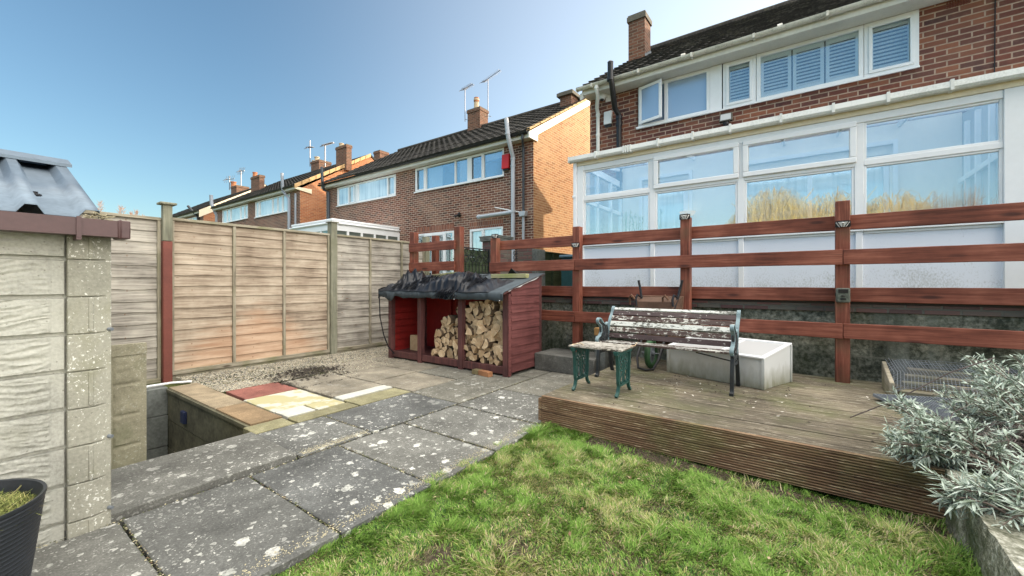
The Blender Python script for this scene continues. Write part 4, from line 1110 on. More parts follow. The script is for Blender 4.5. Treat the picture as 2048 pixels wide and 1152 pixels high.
b = MB(); b.lathe((x, HY - .10, zc - .13), [(.02, 0), (.045, .02), (.05, .055), (.02, .065)], 10); b.build('motion_sensor', M['black'], fl)
b = MB(); b.tube([(x, HY - .01, zc - .1), (x - .03, HY - .012, zc - .25), (x - .1, HY - .012, zc - .4)], .006, 6); b.build('cable', M['white'], fl)

# ================= conservatory
CY = 6.0; CX0, CX1 = xy(1158, CY), 1.60
cons = thing('conservatory', 'white framed lean-to conservatory glazed along the back of the nearest house', 'conservatory', ((CX0 + CX1) / 2, 6.8, -.2))
bays = [xy(1165, CY) - .02, xy(1305, CY), xy(1482, CY), xy(1718, CY), 1.555]
ZS, ZP, ZT, ZH = .66, .575, 1.33, 1.80
b = MB()
b.box(CX0 - .02, bays[0] + .045, CY - .03, CY + .06, -.2, 1.86)
for k in (1, 2, 3): b.box(bays[k] - .04, bays[k] + .04, CY - .012, CY + .05, ZS, ZH)
for k in (1, 2, 3): b.box(bays[k] - .03, bays[k] + .03, CY - .014, CY + .05, -.2, ZP)
b.box(bays[4] - .045, CX1 + .05, CY - .03, CY + .06, -.2, 1.86)
b.box(bays[0] + .045, bays[4] - .045, CY - .02, CY + .05, ZH - .02, 1.86)
b.box(bays[0] + .045, bays[4] - .045, CY - .03, CY + .055, ZP, ZS)
b.box(bays[0] + .045, bays[4] - .045, CY - .016, CY + .05, -.2, -.12)
for k in range(4):
    a, c = bays[k] + .04, bays[k + 1] - .04
    if k == 0: a = bays[0] + .045
    if k == 3: c = bays[4] - .045
    tw = .03
    b.box(a, c, CY - .014, CY + .048, ZT - tw, ZT + tw)
    # glazing beads
    for z0, z1 in ((ZS, ZT - tw), (ZT + tw, ZH - .02)):
        s = .024; y0 = CY - .004 if True else 0
        b.box(a, a + s, y0, CY + .04, z0, z1); b.box(c - s, c, y0, CY + .04, z0, z1); b.box(a + s, c - s, y0, CY + .04, z0, z0 + s); b.box(a + s, c - s, y0, CY + .04, z1 - s, z1)
    b.box(a, c, CY - .002, CY + .03, ZP - .03, ZP - .001)
b.build('frame', M['pvc'], cons, bev=.005)
for k in (1, 2):
    a, c, e, g = bays[k] + .022, bays[k + 1] - .022, ZT + .012, ZH - .0
    b = MB(); s = .062
    b.box(a, c, CY - .042, CY - .016, g - s, g); b.box(a, c, CY - .042, CY - .016, e, e + s); b.box(a, a + s, CY - .042, CY - .016, e + s, g - s); b.box(c - s, c, CY - .042, CY - .016, e + s, g - s)
    b.build('opening_light', M['pvc'], cons, bev=.008)
for k in range(4):
    a, c = bays[k] + .04, bays[k + 1] - .04
    for nm, z0, z1, m in (('window_pane', ZS + .02, ZT - .05, M['cglass']), ('window_pane', ZT + .05, ZH - .03, M['cglass']), ('lower_panel', -.12, ZP - .025, M['panel'])):
        q = -.02 if nm == 'lower_panel' else .015
        b = MB(); b.box(a + q, c - q, CY + .012, CY + .02, z0, z1); b.build(nm, m, cons, smooth=0)
# eaves: cream board, gutter with unions
b = MB(); b.box(CX0 - .02, 4.6, CY - .035, CY + .05, 1.862, 1.95); b.build('eaves_board', M['cream'], cons)
b = MB(); gz = 1.975
prof = [(-.055, .03), (-.062, -.03), (-.045, -.055), (.02, -.055), (.03, -.03), (.03, .03), (.024, .03), (.024, -.025), (.015, -.048), (-.04, -.048), (-.055, -.025), (-.049, .03)]
b.prism([(CX0 - .12, CY - .07 + p, gz + q) for p, q in prof], (7.6, 0, 0))
for px_ in (1190, 1315, 1385, 1460, 1562, 1667, 1777, 1905):
    x = xy(px_, CY - .13); b.box(x - .013, x + .013, CY - .138, CY - .03, gz - .062, gz + .045)
x = xy(1256, CY - .13)
for k in (-2, -1, 0, 1): b.box(x + k * .035 - .010, x + k * .035 + .010, CY - .142, CY - .035, gz - .066, gz + .036)
b.box(CX0 - .13, CX0 - .118, CY - .135, CY - .03, gz - .058, gz + .036)
b.build('gutter', M['cgutter'], cons)
b = MB(); b.box(CX0 - .075, CX0 - .022, CY - .06, CY - .005, -.2, 1.93); b.box(CX0 - .085, CX0 - .02, CY - .068, CY - .003, 1.36, 1.40); b.build('downpipe', M['pvc'], cons, bev=.005)
# lean-to roof, side glazing, floor
b = MB(); b.prism([(CX0, CY - .03, 1.96), (CX0, HY - .003, 2.22), (CX0, HY - .003, 2.24), (CX0, CY - .03, 1.98)], (6.8, 0, 0)); cr = b.build('roof', M['poly'], cons)
b = MB()
for k in range(10):
    x = CX0 + .02 + k * .66; b.prism([(x, CY, 1.90), (x, HY - .014, 2.15), (x, HY - .014, 2.21), (x, CY, 1.95)], (.035, 0, 0))
b.build('rafter', M['pvc'], cons)
b = MB(); b.box(CX0, CX0 + .05, CY + .065, HY - .005, -.2, -.05); b.box(CX0, CX0 + .05, CY + .065, HY - .005, .58, .66); b.box(CX0, CX0 + .05, CY + .065, HY - .005, 1.30, 1.36); b.box(CX0, CX0 + .05, CY + .065, HY - .005, 1.84, 1.95)
for y in (6.6, 7.2, 7.69): b.box(CX0, CX0 + .05, y, y + .05, -.05, 1.84)
b.build('side_frame', M['pvc'], cons)
b = MB(); b.box(CX0 + .02, CX0 + .026, CY + .06, HY - .02, .66, 1.84); b.build('side_pane', M['cglass'], cons)
b = wall_rear(CX0 + .06, 1.598, -.19, 2.21, HY - .012, [(-2.55, -1.75, -.12, 1.85), (-.9, .9, .75, 1.8)], .01); b.build('plastered_wall', simple('pale_plaster', (.78, .74, .66), .9, .08, 2), cons, smooth=0)
b = MB(); b.box(CX0 + .015, CX0 + .03, CY + .06, HY - .02, -.05, .58); b.build('side_panel', M['pvc'], cons)
b = MB(); b.box(1.60, 1.64, CY + .06, HY - .015, -.2, 1.9); b.prism([(1.60, CY + .06, 1.9), (1.60, HY - .015, 1.9), (1.60, HY - .015, 2.19)], (.04, 0, 0)); b.build('inner_partition', simple('grey_plaster', (.42, .44, .46), .9, .1, 2), cons)
b = MB()
for y in (6.15, 6.55, 7.0, 7.4): b.box(1.555, 1.598, y, y + .05, -.2, 2.0)
b.box(1.556, 1.597, 6.1, 7.7, 1.28, 1.34); b.box(1.556, 1.597, 6.1, 7.7, .6, .66)
b.build('inner_frame', M['pvc'], cons)
b = MB()
for x in (-2.60, -1.72, -.97, .93): b.box(x, x + .05, HY - .07, HY - .014, -.19, 1.92)
b.box(-2.60, -1.67, HY - .069, HY - .014, 1.92, 1.98); b.box(-.97, .98, HY - .069, HY - .014, 1.92, 1.98)
b.build('door_architrave', M['white'], cons)
b = MB(); b.box(1.655, 4.6, CY - .01, HY - .003, -.2, 1.86); b.build('rendered_wall', M['render'], cons)
# doorway and kitchen window seen through the glass
window(h1, -2.55, -1.75, -.12, 1.85, HY + .02, fw=.08, glass=M['curtainglass'], mull=[], sill=False, name='back_door')
window(h1, -.9, .9, .75, 1.8, HY + .02, fw=.06, glass=M['curtainglass'], mull=[(0, .06)], name='window')
lp = thing('wall_lamp', 'glowing bowl shaped wall lamp inside the conservatory', 'lamp', (-1.52, HY - .1, 1.35))
xl = xy(1376, HY - .1); zl = zy(1376, 424, HY - .1)
b = MB(); b.lathe((xl, HY - .13, zl - .09), [(.02, 0), (.08, .02), (.12, .055), (.135, .09)], 16); b.build('bowl', M['lamp'], lp)
# plants standing inside the glass
def house_plant(x, y, h, seed, label):
    o = thing('house_plant', label, 'plant', (x, y, .0), 'feathery pot plants inside the conservatory')
    rd = random.Random(seed)
    b = MB(); b.lathe((x, y, .0), [(.09, 0), (.12, .2), (.13, .22)], 12); b.build('pot', M['white'], o)
    b = MB()
    for k in range(7):
        a = rd.uniform(0, 6.3); sp = rd.uniform(.02, .14); P = []
        for i in range(7):
            f = i / 6; P.append(Vector((x + math.cos(a) * sp * f * 1.4, y + math.sin(a) * sp * f, .2 + (h - .2) * f * rd.uniform(.97, 1.0))))
        b.tube(P, [.006 * (1 - .7 * i / 6) for i in range(7)], 4)
        for i in range(46):
            f = rd.uniform(.25, 1); j = min(5, int(f * 6)); c = P[j].lerp(P[j + 1], f * 6 - j)
            d = Vector((rd.uniform(-1, 1), rd.uniform(-1, 1), rd.uniform(-.1, .9))).normalized(); L_ = rd.uniform(.04, .09)
            s = d.cross(Vector((0, 0, 1))).normalized() * .006
            b.add([c - s, c + s, c + d * L_], [(0, 1, 2)])
    b.build('leaves', M['bamboo'], o, smooth=0)
house_plant(xy(1252, 6.35), 6.35, 1.12, 1, 'tall feathery pot plant behind the leftmost conservatory pane')
house_plant(xy(1282, 6.4), 6.4, 1.06, 2, 'feathery pot plant beside the first conservatory mullion')
house_plant(xy(1318, 6.35), 6.35, 1.12, 3, 'thin feathery plant just right of the first conservatory mullion')

# ================= second house
N2 = thing('brick_house', 'semi-detached brick house with a sunlit orange gable, beyond the rail fence', 'house', (-11.9, 14, -.2))
NX0, NX1, NY, NYB, NE = -17.35, -6.45, 10.0, 18.0, 4.20
def Xn(p): return xy(p, NY)
gl = (Xn(675), Xn(792), 3.28, 4.08); gr = (Xn(831), Xn(1008), 3.24, 4.10)
d1 = (Xn(833), Xn(908), -.15, 1.74); d2 = (Xn(940), Xn(1006), .5, 1.72)
RZ2, RY2 = 6.85, 14.0
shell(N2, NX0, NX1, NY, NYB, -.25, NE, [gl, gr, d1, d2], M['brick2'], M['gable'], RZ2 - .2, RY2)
roof2 = tile_slope(NX0 - .05, NX1 + .08, 9.68, 4.30, RY2, RZ2).build('roof', M['tile'], N2, smooth=50)
b = MB(); b.prism([(NX0 - .05, RY2, RZ2), (NX0 - .05, 18.3, 4.30), (NX0 - .05, 18.3, 4.2), (NX0 - .05, RY2, RZ2 - .1)], (NX1 - NX0 + .13, 0, 0)); b.build('roof_back', M['tile'], roof2)
b = MB(); b.tube([(NX0, RY2, RZ2 + .02), (NX1 + .08, RY2, RZ2 + .02)], .11, 8); b.build('ridge', M['tile'], roof2)
b = MB(); b.prism([(NX1 + .005, 9.70, 4.27), (NX1 + .005, RY2, RZ2 - .03), (NX1 + .005, RY2, RZ2 - .25), (NX1 + .005, 10.15, 4.30), (NX1 + .005, 10.15, 4.10), (NX1 + .005, 9.70, 4.10)], (.055, 0, 0)); b.build('bargeboard', M['fascia'], N2)
b = MB(); b.prism([(NX1 + .005, RY2 + .001, RZ2 - .03), (NX1 + .005, 18.2, 4.27), (NX1 + .005, 18.2, 4.05), (NX1 + .005, RY2 + .001, RZ2 - .25)], (.055, 0, 0)); b.build('bargeboard', M['fascia'], N2)
# uneven row of verge tiles
b = MB(); n = 15
for k in range(n):
    f = (k + .04) / n; g = (k + .97) / n; rd = random.Random(k)
    y0, y1 = 9.66 + (RY2 - 9.66) * f, 9.66 + (RY2 - 9.66) * g; z0, z1 = 4.30 + (RZ2 - 4.30) * f, 4.30 + (RZ2 - 4.30) * g
    b.prism([(NX1 - .02, y0, z0 - .01), (NX1 - .02, y1, z1 - .01), (NX1 - .02, y1, z1 + .035), (NX1 - .02, y0, z0 + .06)], (.115 + rd.uniform(-.01, .01), 0, 0))
b.build('verge_tiles', M['vergecap'], roof2)
b = MB(); b.box(NX0, NX1, 9.75, 9.775, 4.12, 4.27); b.build('fascia', M['fascia'], N2)
b = MB(); b.box(NX0, NX1, 9.776, 9.999, 4.12, 4.135); b.build('soffit', M['fascia'], N2)
b = MB(); gutter_run(b, NX0 - .05, NX1, 9.69, 4.27, .055)
b.build('gutter', M['black'], N2)
window(N2, *gl, NY, glass=M['curtainglass'], mull=[(Xn(697), .05), (Xn(714), .20), (Xn(775), .06)], sash=[(Xn(697) + .03, Xn(709)), (Xn(776), Xn(791))])
wr = window(N2, *gr, NY, glass=M['glass'], mull=[(Xn(850.5), .10), (Xn(910.5), .05), (Xn(938.5), .16), (Xn(966.5), .06)], sash=[(Xn(833), Xn(850)), (Xn(942), Xn(966))])
b = MB()
def drape(x0, x1, z0, z1, Y):
    n = 60; b.grid([[(x0 + (x1 - x0) * i / n, Y + .02 * math.sin(i * 1.1), z) for z in (z0, z1)] for i in range(n + 1)])
drape(Xn(853), Xn(880), 3.28, 4.05, NY + .12); drape(Xn(915), Xn(932), 3.28, 4.05, NY + .12); drape(Xn(834), Xn(849), 3.28, 4.05, NY + .12); drape(Xn(968), Xn(1004), 3.85, 4.05, NY + .12)
b.build('curtain', M['curtain'], wr)
window(N2, *d2, NY, glass=M['curtainglass'], mull=[(Xn(967), .05)], sash=[(Xn(942), Xn(966))], fw=.05)
dd = window(N2, *d1, NY, glass=M['glass'], mull=[(Xn(849), .04), (Xn(867), .12), (Xn(890), .05)], sash=[(Xn(850), Xn(866)), (Xn(869), Xn(889))], fw=.07, sill=False, name='french_door')
b = MB(); b.box(d1[0], d1[1], NY - .004, NY + .05, d1[3], d1[3] + .225); b.build('soldier_course', M['soldier'], N2, smooth=0)
b = MB(); b.box(d2[0] - .02, d2[1] + .02, NY - .004, NY + .05, d2[3], d2[3] + .225); b.build('soldier_course', M['soldier'], N2, smooth=0)
# chimneys
chimney(roof2, -7.20, -6.75, 12.9, 13.45, 5.9, 6.75, capw=.09, capmat=1)
b = MB(); b.box(-7.25, -6.70, 12.86, 12.898, 6.02, 6.20); b.build('step_flashing', M['lead'], roof2)
ch = chimney(roof2, xy(935, 13.8), xy(960, 13.8), 13.8, 14.35, 6.5, 7.72, pots=[(xy(953, 14.05), 14.05, .50, .12, 3), (xy(940, 14.1), 14.1, .12, .06, 2)])
b = MB(); b.tube([(xy(953, 14.05), 14.05, 8.08), (xy(953, 14.05), 14.05, 8.28)], [.12, .11], 12); b.build('pot_top', M['clay'], roof2)
# pipes
Yq = 9.90; xs1, xs2 = xy(1016, 9.55), xy(1026, Yq)
pipe(N2, [(xs1 - .03, 9.50, 4.72), (xs1, 9.52, 4.40), (xs1 + .02, 9.54, 4.15), (xs2, Yq, 3.72), (xs2, Yq, 3.6), (xs2, Yq, -.2)], .062, M['palepipe'],
     [((xs1, 9.53, 4.28), (0, .1, -1)), ((xs2, Yq, 3.66), (0, 0, 1)), ((xs2, Yq, 2.1), (0, 0, 1)), ((xs2, Yq, 3.45), (0, 0, 1))], 'soil_pipe')
pipe(N2, [(xy(955, 9.88), 9.88, 2.07), (xs2, 9.88, 2.09)], .055, M['palepipe'], [((xy(958, 9.88), 9.88, 2.07), (1, 0, 0))], 'waste_pipe')
pipe(N2, [(xy(990, 9.93), 9.93, zy(990, 415, 9.93)), (xs2, 9.93, zy(1020, 423, 9.93)), (xy(1045, 9.93), 9.93, zy(1045, 425, 9.93))], .018, M['white'], (), 'overflow_pipe')
xb = xy(1047, 9.93)
pipe(N2, [(xy(1045, 9.7), 9.69, 4.22), (xy(1045, 9.7), 9.70, 4.12), (xb, 9.90, 3.98), (xb, 9.93, 3.9), (xb, 9.93, 1.95)], .036, M['darkpipe'], [((xb, 9.93, 3.85), (0, 0, 1)), ((xb, 9.93, 3.0), (0, 0, 1))])
b = MB(); zz = zy(1047, 428, 9.93); b.prism([(xb - .12, 9.84, zz + .07), (xb + .12, 9.84, zz + .07), (xb + .09, 9.84, zz - .07), (xb - .09, 9.84, zz - .07)], (0, .14, 0)); b.build('hopper', M['palepipe'], N2, bev=.005)
pipe(N2, [(xb, 9.93, zz - .07), (xb, 9.93, -.2)], .04, M['palepipe'])
xk = xy(645, 9.90)
pipe(N2, [(xy(646, 9.6), 9.55, 4.95), (xy(646, 9.6), 9.57, 4.35), (xy(648, 9.8), 9.8, 4.05), (xy(657, 9.9), 9.9, 3.95), (xy(657, 9.9), 9.9, -.2)], .06, M['darkpipe'], (), 'soil_pipe')
rbx = thing('alarm_box', 'red alarm box on the neighbouring house beside the pale soil pipe', 'alarm box', (Xn(1014), NY - .05, 3.6))
x = Xn(1013); b = MB(); b.prism([(x - .11, NY - .12, 3.42), (x + .15, NY - .12, 3.42), (x + .15, NY - .09, 3.86), (x - .11, NY - .09, 3.86)], (0, .09, 0)); b.build('cover', M['red'], rbx, bev=.012)
b = MB(); b.box(x - .08, x + .12, NY - .08, NY - .02, 3.38, 3.415); b.build('sounder', M['black'], rbx)
sp = thing('spotlight', 'small black twin spotlight on the neighbouring brick wall', 'spotlight', (Xn(921), NY - .05, 2.0))
x = Xn(921); z = zy(921, 430, NY); b = MB(); b.lathe((x, NY - .06, z - .02), [(.02, 0), (.05, .03), (.05, .07), (.02, .1)], 10); b.build('body', M['black'], sp)
b = MB()
for s in (-1, 1): b.tube([(x + s * .03, NY - .08, z), (x + s * .11, NY - .17, z - .06)], [.03, .055], 10)
b.build('lamp_head', M['black'], sp)

# neighbour's white conservatory seen over the lap fence
nc = thing('conservatory', 'white flat topped conservatory of the neighbouring house showing over the lap fence', 'conservatory', (-13.6, 8.6, -.2))
c0, c1, cy0 = -15.0, -12.35, 7.33
b = MB(); b.box(c0, c1, cy0, NY - .003, 2.0, 2.07); b.box(c0 + .02, c1 - .02, cy0 + .02, NY - .003, 1.86, 1.999); b.box(c0 - .05, c1 + .05, cy0 - .05, NY - .003, 1.90, 1.955); b.build('roof_edge', M['pvc'], nc, bev=.02)
b = MB()
b.box(c1 - .07, c1, cy0, NY - .003, 1.70, 1.858); b.box(c0, c1 - .071, cy0, cy0 + .07, 1.70, 1.858)
for k in range(6): y = cy0 + (NY - cy0 - .08) * k / 5; b.box(c1 - .069, c1 - .001, y, y + .075, -.2, 1.70)
for k in range(5): x = c0 + (c1 - c0 - .09) * k / 4; b.box(x, x + .08, cy0 + .001, cy0 + .069, -.2, 1.70)
b.box(c1 - .068, c1 - .002, cy0, NY, .4, .5)
b.build('frame', M['pvc'], nc)
b = MB(); b.box(c1 - .04, c1 - .03, cy0 + .05, NY, -.2, 1.70); b.box(c0, c1 - .05, cy0 + .03, cy0 + .04, -.2, 1.70); b.build('window_pane', glass_mat('neighbour_glass', .2, (.7, .8, .8), 0, (.10, .13, .12)), nc)

# ================= third and fourth houses
def far_house(X0, X1, Y, E, RZ_, RY_, label, gb, wins, chims, cream=False):
    h = thing('brick_house', label, 'house', ((X0 + X1) / 2, Y + 4, -.2))
    holes = [(a, c, e, g) for a, c, e, g, _ in wins]
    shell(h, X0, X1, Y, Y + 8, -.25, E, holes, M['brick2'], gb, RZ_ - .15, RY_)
    r = tile_slope(X0 - .05, X1 + .02, Y - .3, E + .12, RY_, RZ_, dx=.1).build('roof', M['tile'], h, smooth=50)
    b = MB(); b.prism([(X0, RY_, RZ_), (X0, Y + 8.3, E + .1), (X0, Y + 8.3, E), (X0, RY_, RZ_ - .1)], (X1 - X0 + .02, 0, 0)); b.build('roof_back', M['tile'], r)
    b = MB(); b.box(X0, X1, Y - .24, Y - .215, E - .05, E + .1); b.box(X0, X1, Y - .214, Y - .001, E - .05, E - .035); b.build('fascia', M['fascia'], h)
    b = MB(); gutter_run(b, X0, X1, Y - .30, E + .1, .055); b.build('gutter', M['black'], h)
    if cream:
        b = MB(); b.prism([(X1 + .003, Y - .25, E + .12), (X1 + .003, RY_, RZ_ - .02), (X1 + .003, RY_, RZ_ - .55), (X1 + .003, Y - .25, E - .35)], (.05, 0, 0)); b.build('bargeboard', M['cream'], h)
    else:
        b = MB(); n = 12
        for k in range(n):
            f, g = (k + .05) / n, (k + .95) / n; y0, y1 = Y - .3 + (RY_ - Y + .3) * f, Y - .3 + (RY_ - Y + .3) * g; z0, z1 = E + .12 + (RZ_ - E - .12) * f, E + .12 + (RZ_ - E - .12) * g
            b.prism([(X1 + .022, y0, z0 - .16), (X1 + .022, y1, z1 - .14), (X1 + .022, y1, z1 + .04), (X1 + .022, y0, z0 + .04)], (.06, 0, 0))
        b.build('verge_tiles', M['vergecap'], r)
        b = MB(); b.prism([(X1 + .002, Y - .25, E + .05), (X1 + .002, Y + .55, E + .06), (X1 + .002, Y + .55, E - .17), (X1 + .002, Y - .25, E - .05)], (.055, 0, 0)); b.build('kneeler', M['cream'], h)
    for a, c, e, g, mull in wins: window(h, a, c, e, g, Y, glass=M['curtainglass'], mull=mull)
    for args in chims: chimney(r, *args[0], pots=args[1])
    return h
Y3 = 10.1
def X3(p): return xy(p, Y3)
w3 = [(X3(445), X3(496), 3.62, 4.42, [(X3(454), .07), (X3(461), .12), (X3(481), .05), (X3(489), .05)]), (X3(511), X3(580), 3.55, 4.42, [(X3(518), .2), (X3(545), .06), (X3(555), .05), (X3(565), .10)])]
h3 = far_house(-29.9, X3(600), Y3, 4.52, 7.15, 14.0, 'third brick house along the row, with a tall chimney on its orange gable', M['gable_far'], w3,
    [(((xy(672, 12.4), xy(693, 12.4), 12.4, 12.7, 5.9, 7.25)), [(xy(683, 12.7), 12.7, .28, .12, 3)]),
     (((xy(622, 13.9), xy(638, 13.9), 13.9, 14.7, 6.9, 7.75)), [(xy(634, 14.2), 14.2, .35, .15, 3), (xy(627, 14.3), 14.3, .25, .1, 3)]),
     (((-20.45, -19.9, 14.7, 15.3, 6.3, 7.6)), [])])
pipe(h3, [(xy(566, 9.8), 9.75, 5.35), (xy(566, 9.8), 9.78, 4.7), (xy(568, 9.9), 9.85, 4.5), (xy(579, 10.0), 9.98, 4.1), (xy(579, 10), 9.98, -.2)], .07, M['greypipe'], (), 'soil_pipe')
pipe(h3, [(xy(591, 10.0), 10.0, 4.3), (xy(591, 10.0), 10.0, -.2)], .045, M['greypipe'])
Y4 = 10.2
def X4(p): return xy(p, Y4)
w4 = [(X4(372), X4(396), 3.75, 4.5, [(X4(384), .08)])]
h4 = far_house(-43.5, X4(407), Y4, 4.66, 7.25, 14.0, 'fourth and furthest brick house of the row, with a wide cream bargeboard', M['gable_far'], w4,
    [(((xy(502, 11.9), xy(519, 11.9), 11.9, 12.2, 5.6, 6.9)), [(xy(510, 12.1), 12.1, .35, .14, 2)]),
     (((xy(462, 13.9), xy(473, 13.9), 13.9, 14.8, 6.9, 7.85)), [(xy(467, 14.2), 14.2, .5, .2, 2), (xy(472, 14.4), 14.4, .3, .12, 3)])], cream=True)
pipe(h4, [(xy(424, 9.9), 9.85, 5.45), (xy(424, 9.9), 9.88, 4.9), (xy(434, 10.1), 10.1, 4.2), (xy(434, 10.1), 10.1, 0)], .10, M['greypipe'], (), 'soil_pipe')
pipe(h4, [(xy(378, 9.9), 9.85, 5.2), (xy(396, 10.1), 10.1, 4.4), (xy(396, 10.1), 10.1, 0)], .08, M['black'], (), 'soil_pipe')

# aerials
def aerial(name, label, px0, py0, py1, Y, boom, refl=.35, kind='yagi', r=.018):
    x = xy(px0, Y); z0, z1 = zy(px0, py0, Y), zy(px0, py1, Y)
    o = thing('television_aerial', label, 'aerial', (x, Y, z0))
    b = MB(); b.tube([(x, Y, z0), (x, Y, z1)], r, 6); b.bar((x - .02, Y, z0 + .1), (x + .15, Y + .05, z0 + .05), .02, .02); b.build('mast', M['metal'], o)
    (ax, ay), (bx, by) = boom
    A = Vector((xy(ax, Y), Y - .1, zy(ax, ay, Y))); B_ = Vector((xy(bx, Y), Y + .1, zy(bx, by, Y)))
    b = MB(); b.tube([A, B_], r * .8, 6); d = (B_ - A)
    n = 14 if kind == 'yagi' else 5; s = Vector((.0, 1, 0)) if kind == 'yagi' else Vector((.3, .2, 1)).normalized()
    for k in range(n):
        c = A + d * ((k + .5) / n); L_ = .13 if kind == 'yagi' else .30; b.tube([c - s * L_, c + s * L_], r * .35, 4)
    c = A + d * .06
    for q in (-.12, -.04, .04, .12): b.tube([c + Vector((-.16, q, .02 + q * .8)), c + Vector((.16, q, -.02 + q * .8))], r * .45, 4)
    for q in (-.16, 0, .16): b.tube([c + Vector((q, -.12, -.1)), c + Vector((q, .12, .1))], r * .45, 4)
    b.build('antenna_head', M['metal'], o)
aerial('a', 'left aerial on the middle chimney of the sunlit gable house', 930, 243, 180, 13.75, ((929, 181), (943, 166)))
aerial('b', 'tall right aerial with a long boom on the middle chimney of the sunlit gable house', 976, 236, 158, 14.35, ((969, 166), (998, 138)))
aerial('c', 'thin leaning aerial left of the third house chimney stack', 620, 333, 281, 13.9, ((617, 296), (623, 293)), r=.03)
aerial('d', 'pale aerial with a short boom right of the third house chimney stack', 650, 333, 290, 14.3, ((648, 292), (664, 284)), r=.04)
aerial('e', 'far left grid aerial above the fourth house chimney', 459, 380, 352, 14.0, ((452, 360), (466, 357)), kind='grid', r=.035)
aerial('f', 'far right double headed aerial above the fourth house chimney', 482, 378, 341, 14.4, ((479, 343), (486, 341)), kind='grid', r=.04)

# ---------------------------------------------------------------- concrete sectional garage at the left
ga = thing('garage', 'cream rock-faced concrete garage with blue steel roof sheets and brown gutter', 'garage', (-3.5, -.6, -1.2))
def rock(y, z):
    row = math.floor((z + 1.20) / .163); zz = (z + 1.20) - row * .163
    gro = 1 if zz < .010 or zz > .157 else 0
    d = 0
    u_ = y * 1.0 + row * 7.1
    strip = None
    if row % 2 == 0:
        yy = (y - .155 + 10) % .30
        strip = yy < .022
    e = 1.0
    if y > .272: return -.016 if gro else .002                # smooth margin beside the pillar
    if gro: return -.016
    if strip: return .010 + .001 * mnoise.noise(Vector((y * 60, z * 60, 0)))
    v = Vector((y * 7.5, z * 48 + .7 * math.sin(y * 17 + row), row * 2.3))
    r = mnoise.ridged_multi_fractal(v, .9, 2.1, 3, 1, 2)
    return -.001 + .0068 * r + .003 * mnoise.noise(Vector((y * 80, z * 80, 2)))
b = MB(); ys = np.arange(-.9, .316, .0065); zs = np.arange(-1.12, .24, .004)
b.grid([[(-2.615 + rock(y, z), y, z) for z in zs] for y in ys]); b.build('wall_panel', M['rock'], ga, smooth=60)
b = MB(); b.box(-4.4, -2.632, -2.5, .37, -1.25, .22); b.build('wall_core', M['rock'], ga)
b = MB()
for k in range(9):
    z0 = -1.20 + k * .163; z1 = z0 + .159
    if z1 > .25: z1 = .23
    pts = [(-2.59, .322), (-2.585, .40), (-2.60, .445), (-2.63, .466), (-2.68, .474), (-2.75, .474), (-2.75, .322)]
    b.prism([(x, y, z0) for x, y in pts], (0, 0, z1 - z0))
    if k % 2 == 0: b.box(-2.60, -2.581, .385, .402, z0 + .006, z1 - .004)
b.box(-2.72, -2.60, .325, .462, -1.2, .22)
b.build('corner_pillar', M['pillar'], ga, bev=.004)
b = MB()
for k in (1, 3, 6): 
    z = -1.20 + k * .163 + .012; b.tube([(-2.60, .452, z), (-2.585, .462, z - .001)], .008, 8)
b.build('bolt', M['lead'], ga)
# steel roof: trapezoidal ribs running up the slope
b = MB(); ex, ez, rx, rz_ = -2.585, .285, -3.52, .665
prof = []; y = .425; k = 0
prof = [(.425, 0.0), (.418, .036), (.378, .036), (.352, 0)]
yy = .352
while yy > -1.6:
    prof += [(yy - .097, 0), (yy - .117, .036), (yy - .149, .036), (yy - .172, 0)]; yy -= .172
b.grid([[(ex, p, ez + q) for p, q in prof], [(rx, p, rz_ + q) for p, q in prof]])
rf_ = b.build('roof_sheet', M['roofsteel'], ga, smooth=20); md = rf_.modifiers.new('thick', 'SOLIDIFY'); md.thickness = .003
b = MB(); b.grid([[(rx - .9, p, rz_ - .38 + q) for p, q in prof], [(rx, p, rz_ + q) for p, q in prof]]); b.build('roof_sheet_far', M['roofsteel'], ga, smooth=20)
b = MB(); b.prism([(rx + .13, .44, rz_ + .005), (rx, .44, rz_ + .055), (rx - .13, .44, rz_ + .005), (rx - .13, .44, rz_ - .002), (rx, .44, rz_ + .045), (rx + .13, .44, rz_ - .012)], (0, -2.2, 0)); b.build('ridge_flashing', M['roofsteel'], ga)
b = MB(); b.prism([(rx, .37, rz_ - .02), (-4.4, .37, .22), (-2.632, .37, .22)], (0, -2.8, 0)); b.build('gable_infill', M['rock'], ga)
b = MB(); b.lathe((-2.86, .255, ez + .115), [(.022, -.002), (.020, .006), (.009, .009), (.009, .016)], 8); b.build('roof_bolt', M['black'], ga)
b = MB(); gx, gz = -2.535, .238
pr = [(-.045, .035), (-.045, -.035), (.045, -.035), (.045, .037), (.040, .037), (.040, -.030), (-.040, -.030), (-.040, .035)]
b.prism([(gx + p, -1.6, gz + q) for p, q in pr], (0, 2.095, 0))
b.build('gutter', M['browngutter'], ga)
b = MB()
b.box(gx - .05, gx + .05, .463, .505, gz - .04, gz + .040); b.box(gx - .053, gx + .053, .468, .476, gz - .043, gz + .043)
b.build('gutter_cap', M['browngutter'], ga, bev=.004)
b = MB(); b.box(gx + .046, gx + .052, .335, .350, gz - .045, gz + .042); b.box(gx - .03, gx + .05, .335, .350, gz - .055, gz - .037); b.build('gutter_bracket', M['browngutter'], ga)
b = MB(); rd = random.Random(5)
for _ in range(26):
    c = Vector((gx - rd.uniform(.0, .08), rd.uniform(.38, .44), gz + .045 + rd.uniform(0, .02))); b.tube([c, c + Vector((rd.uniform(-.03, .03), rd.uniform(-.03, .03), rd.uniform(-.005, .01)))], .003, 4)
b.build('gutter_debris', simple('pale_debris', (.4, .36, .24), .9), ga)

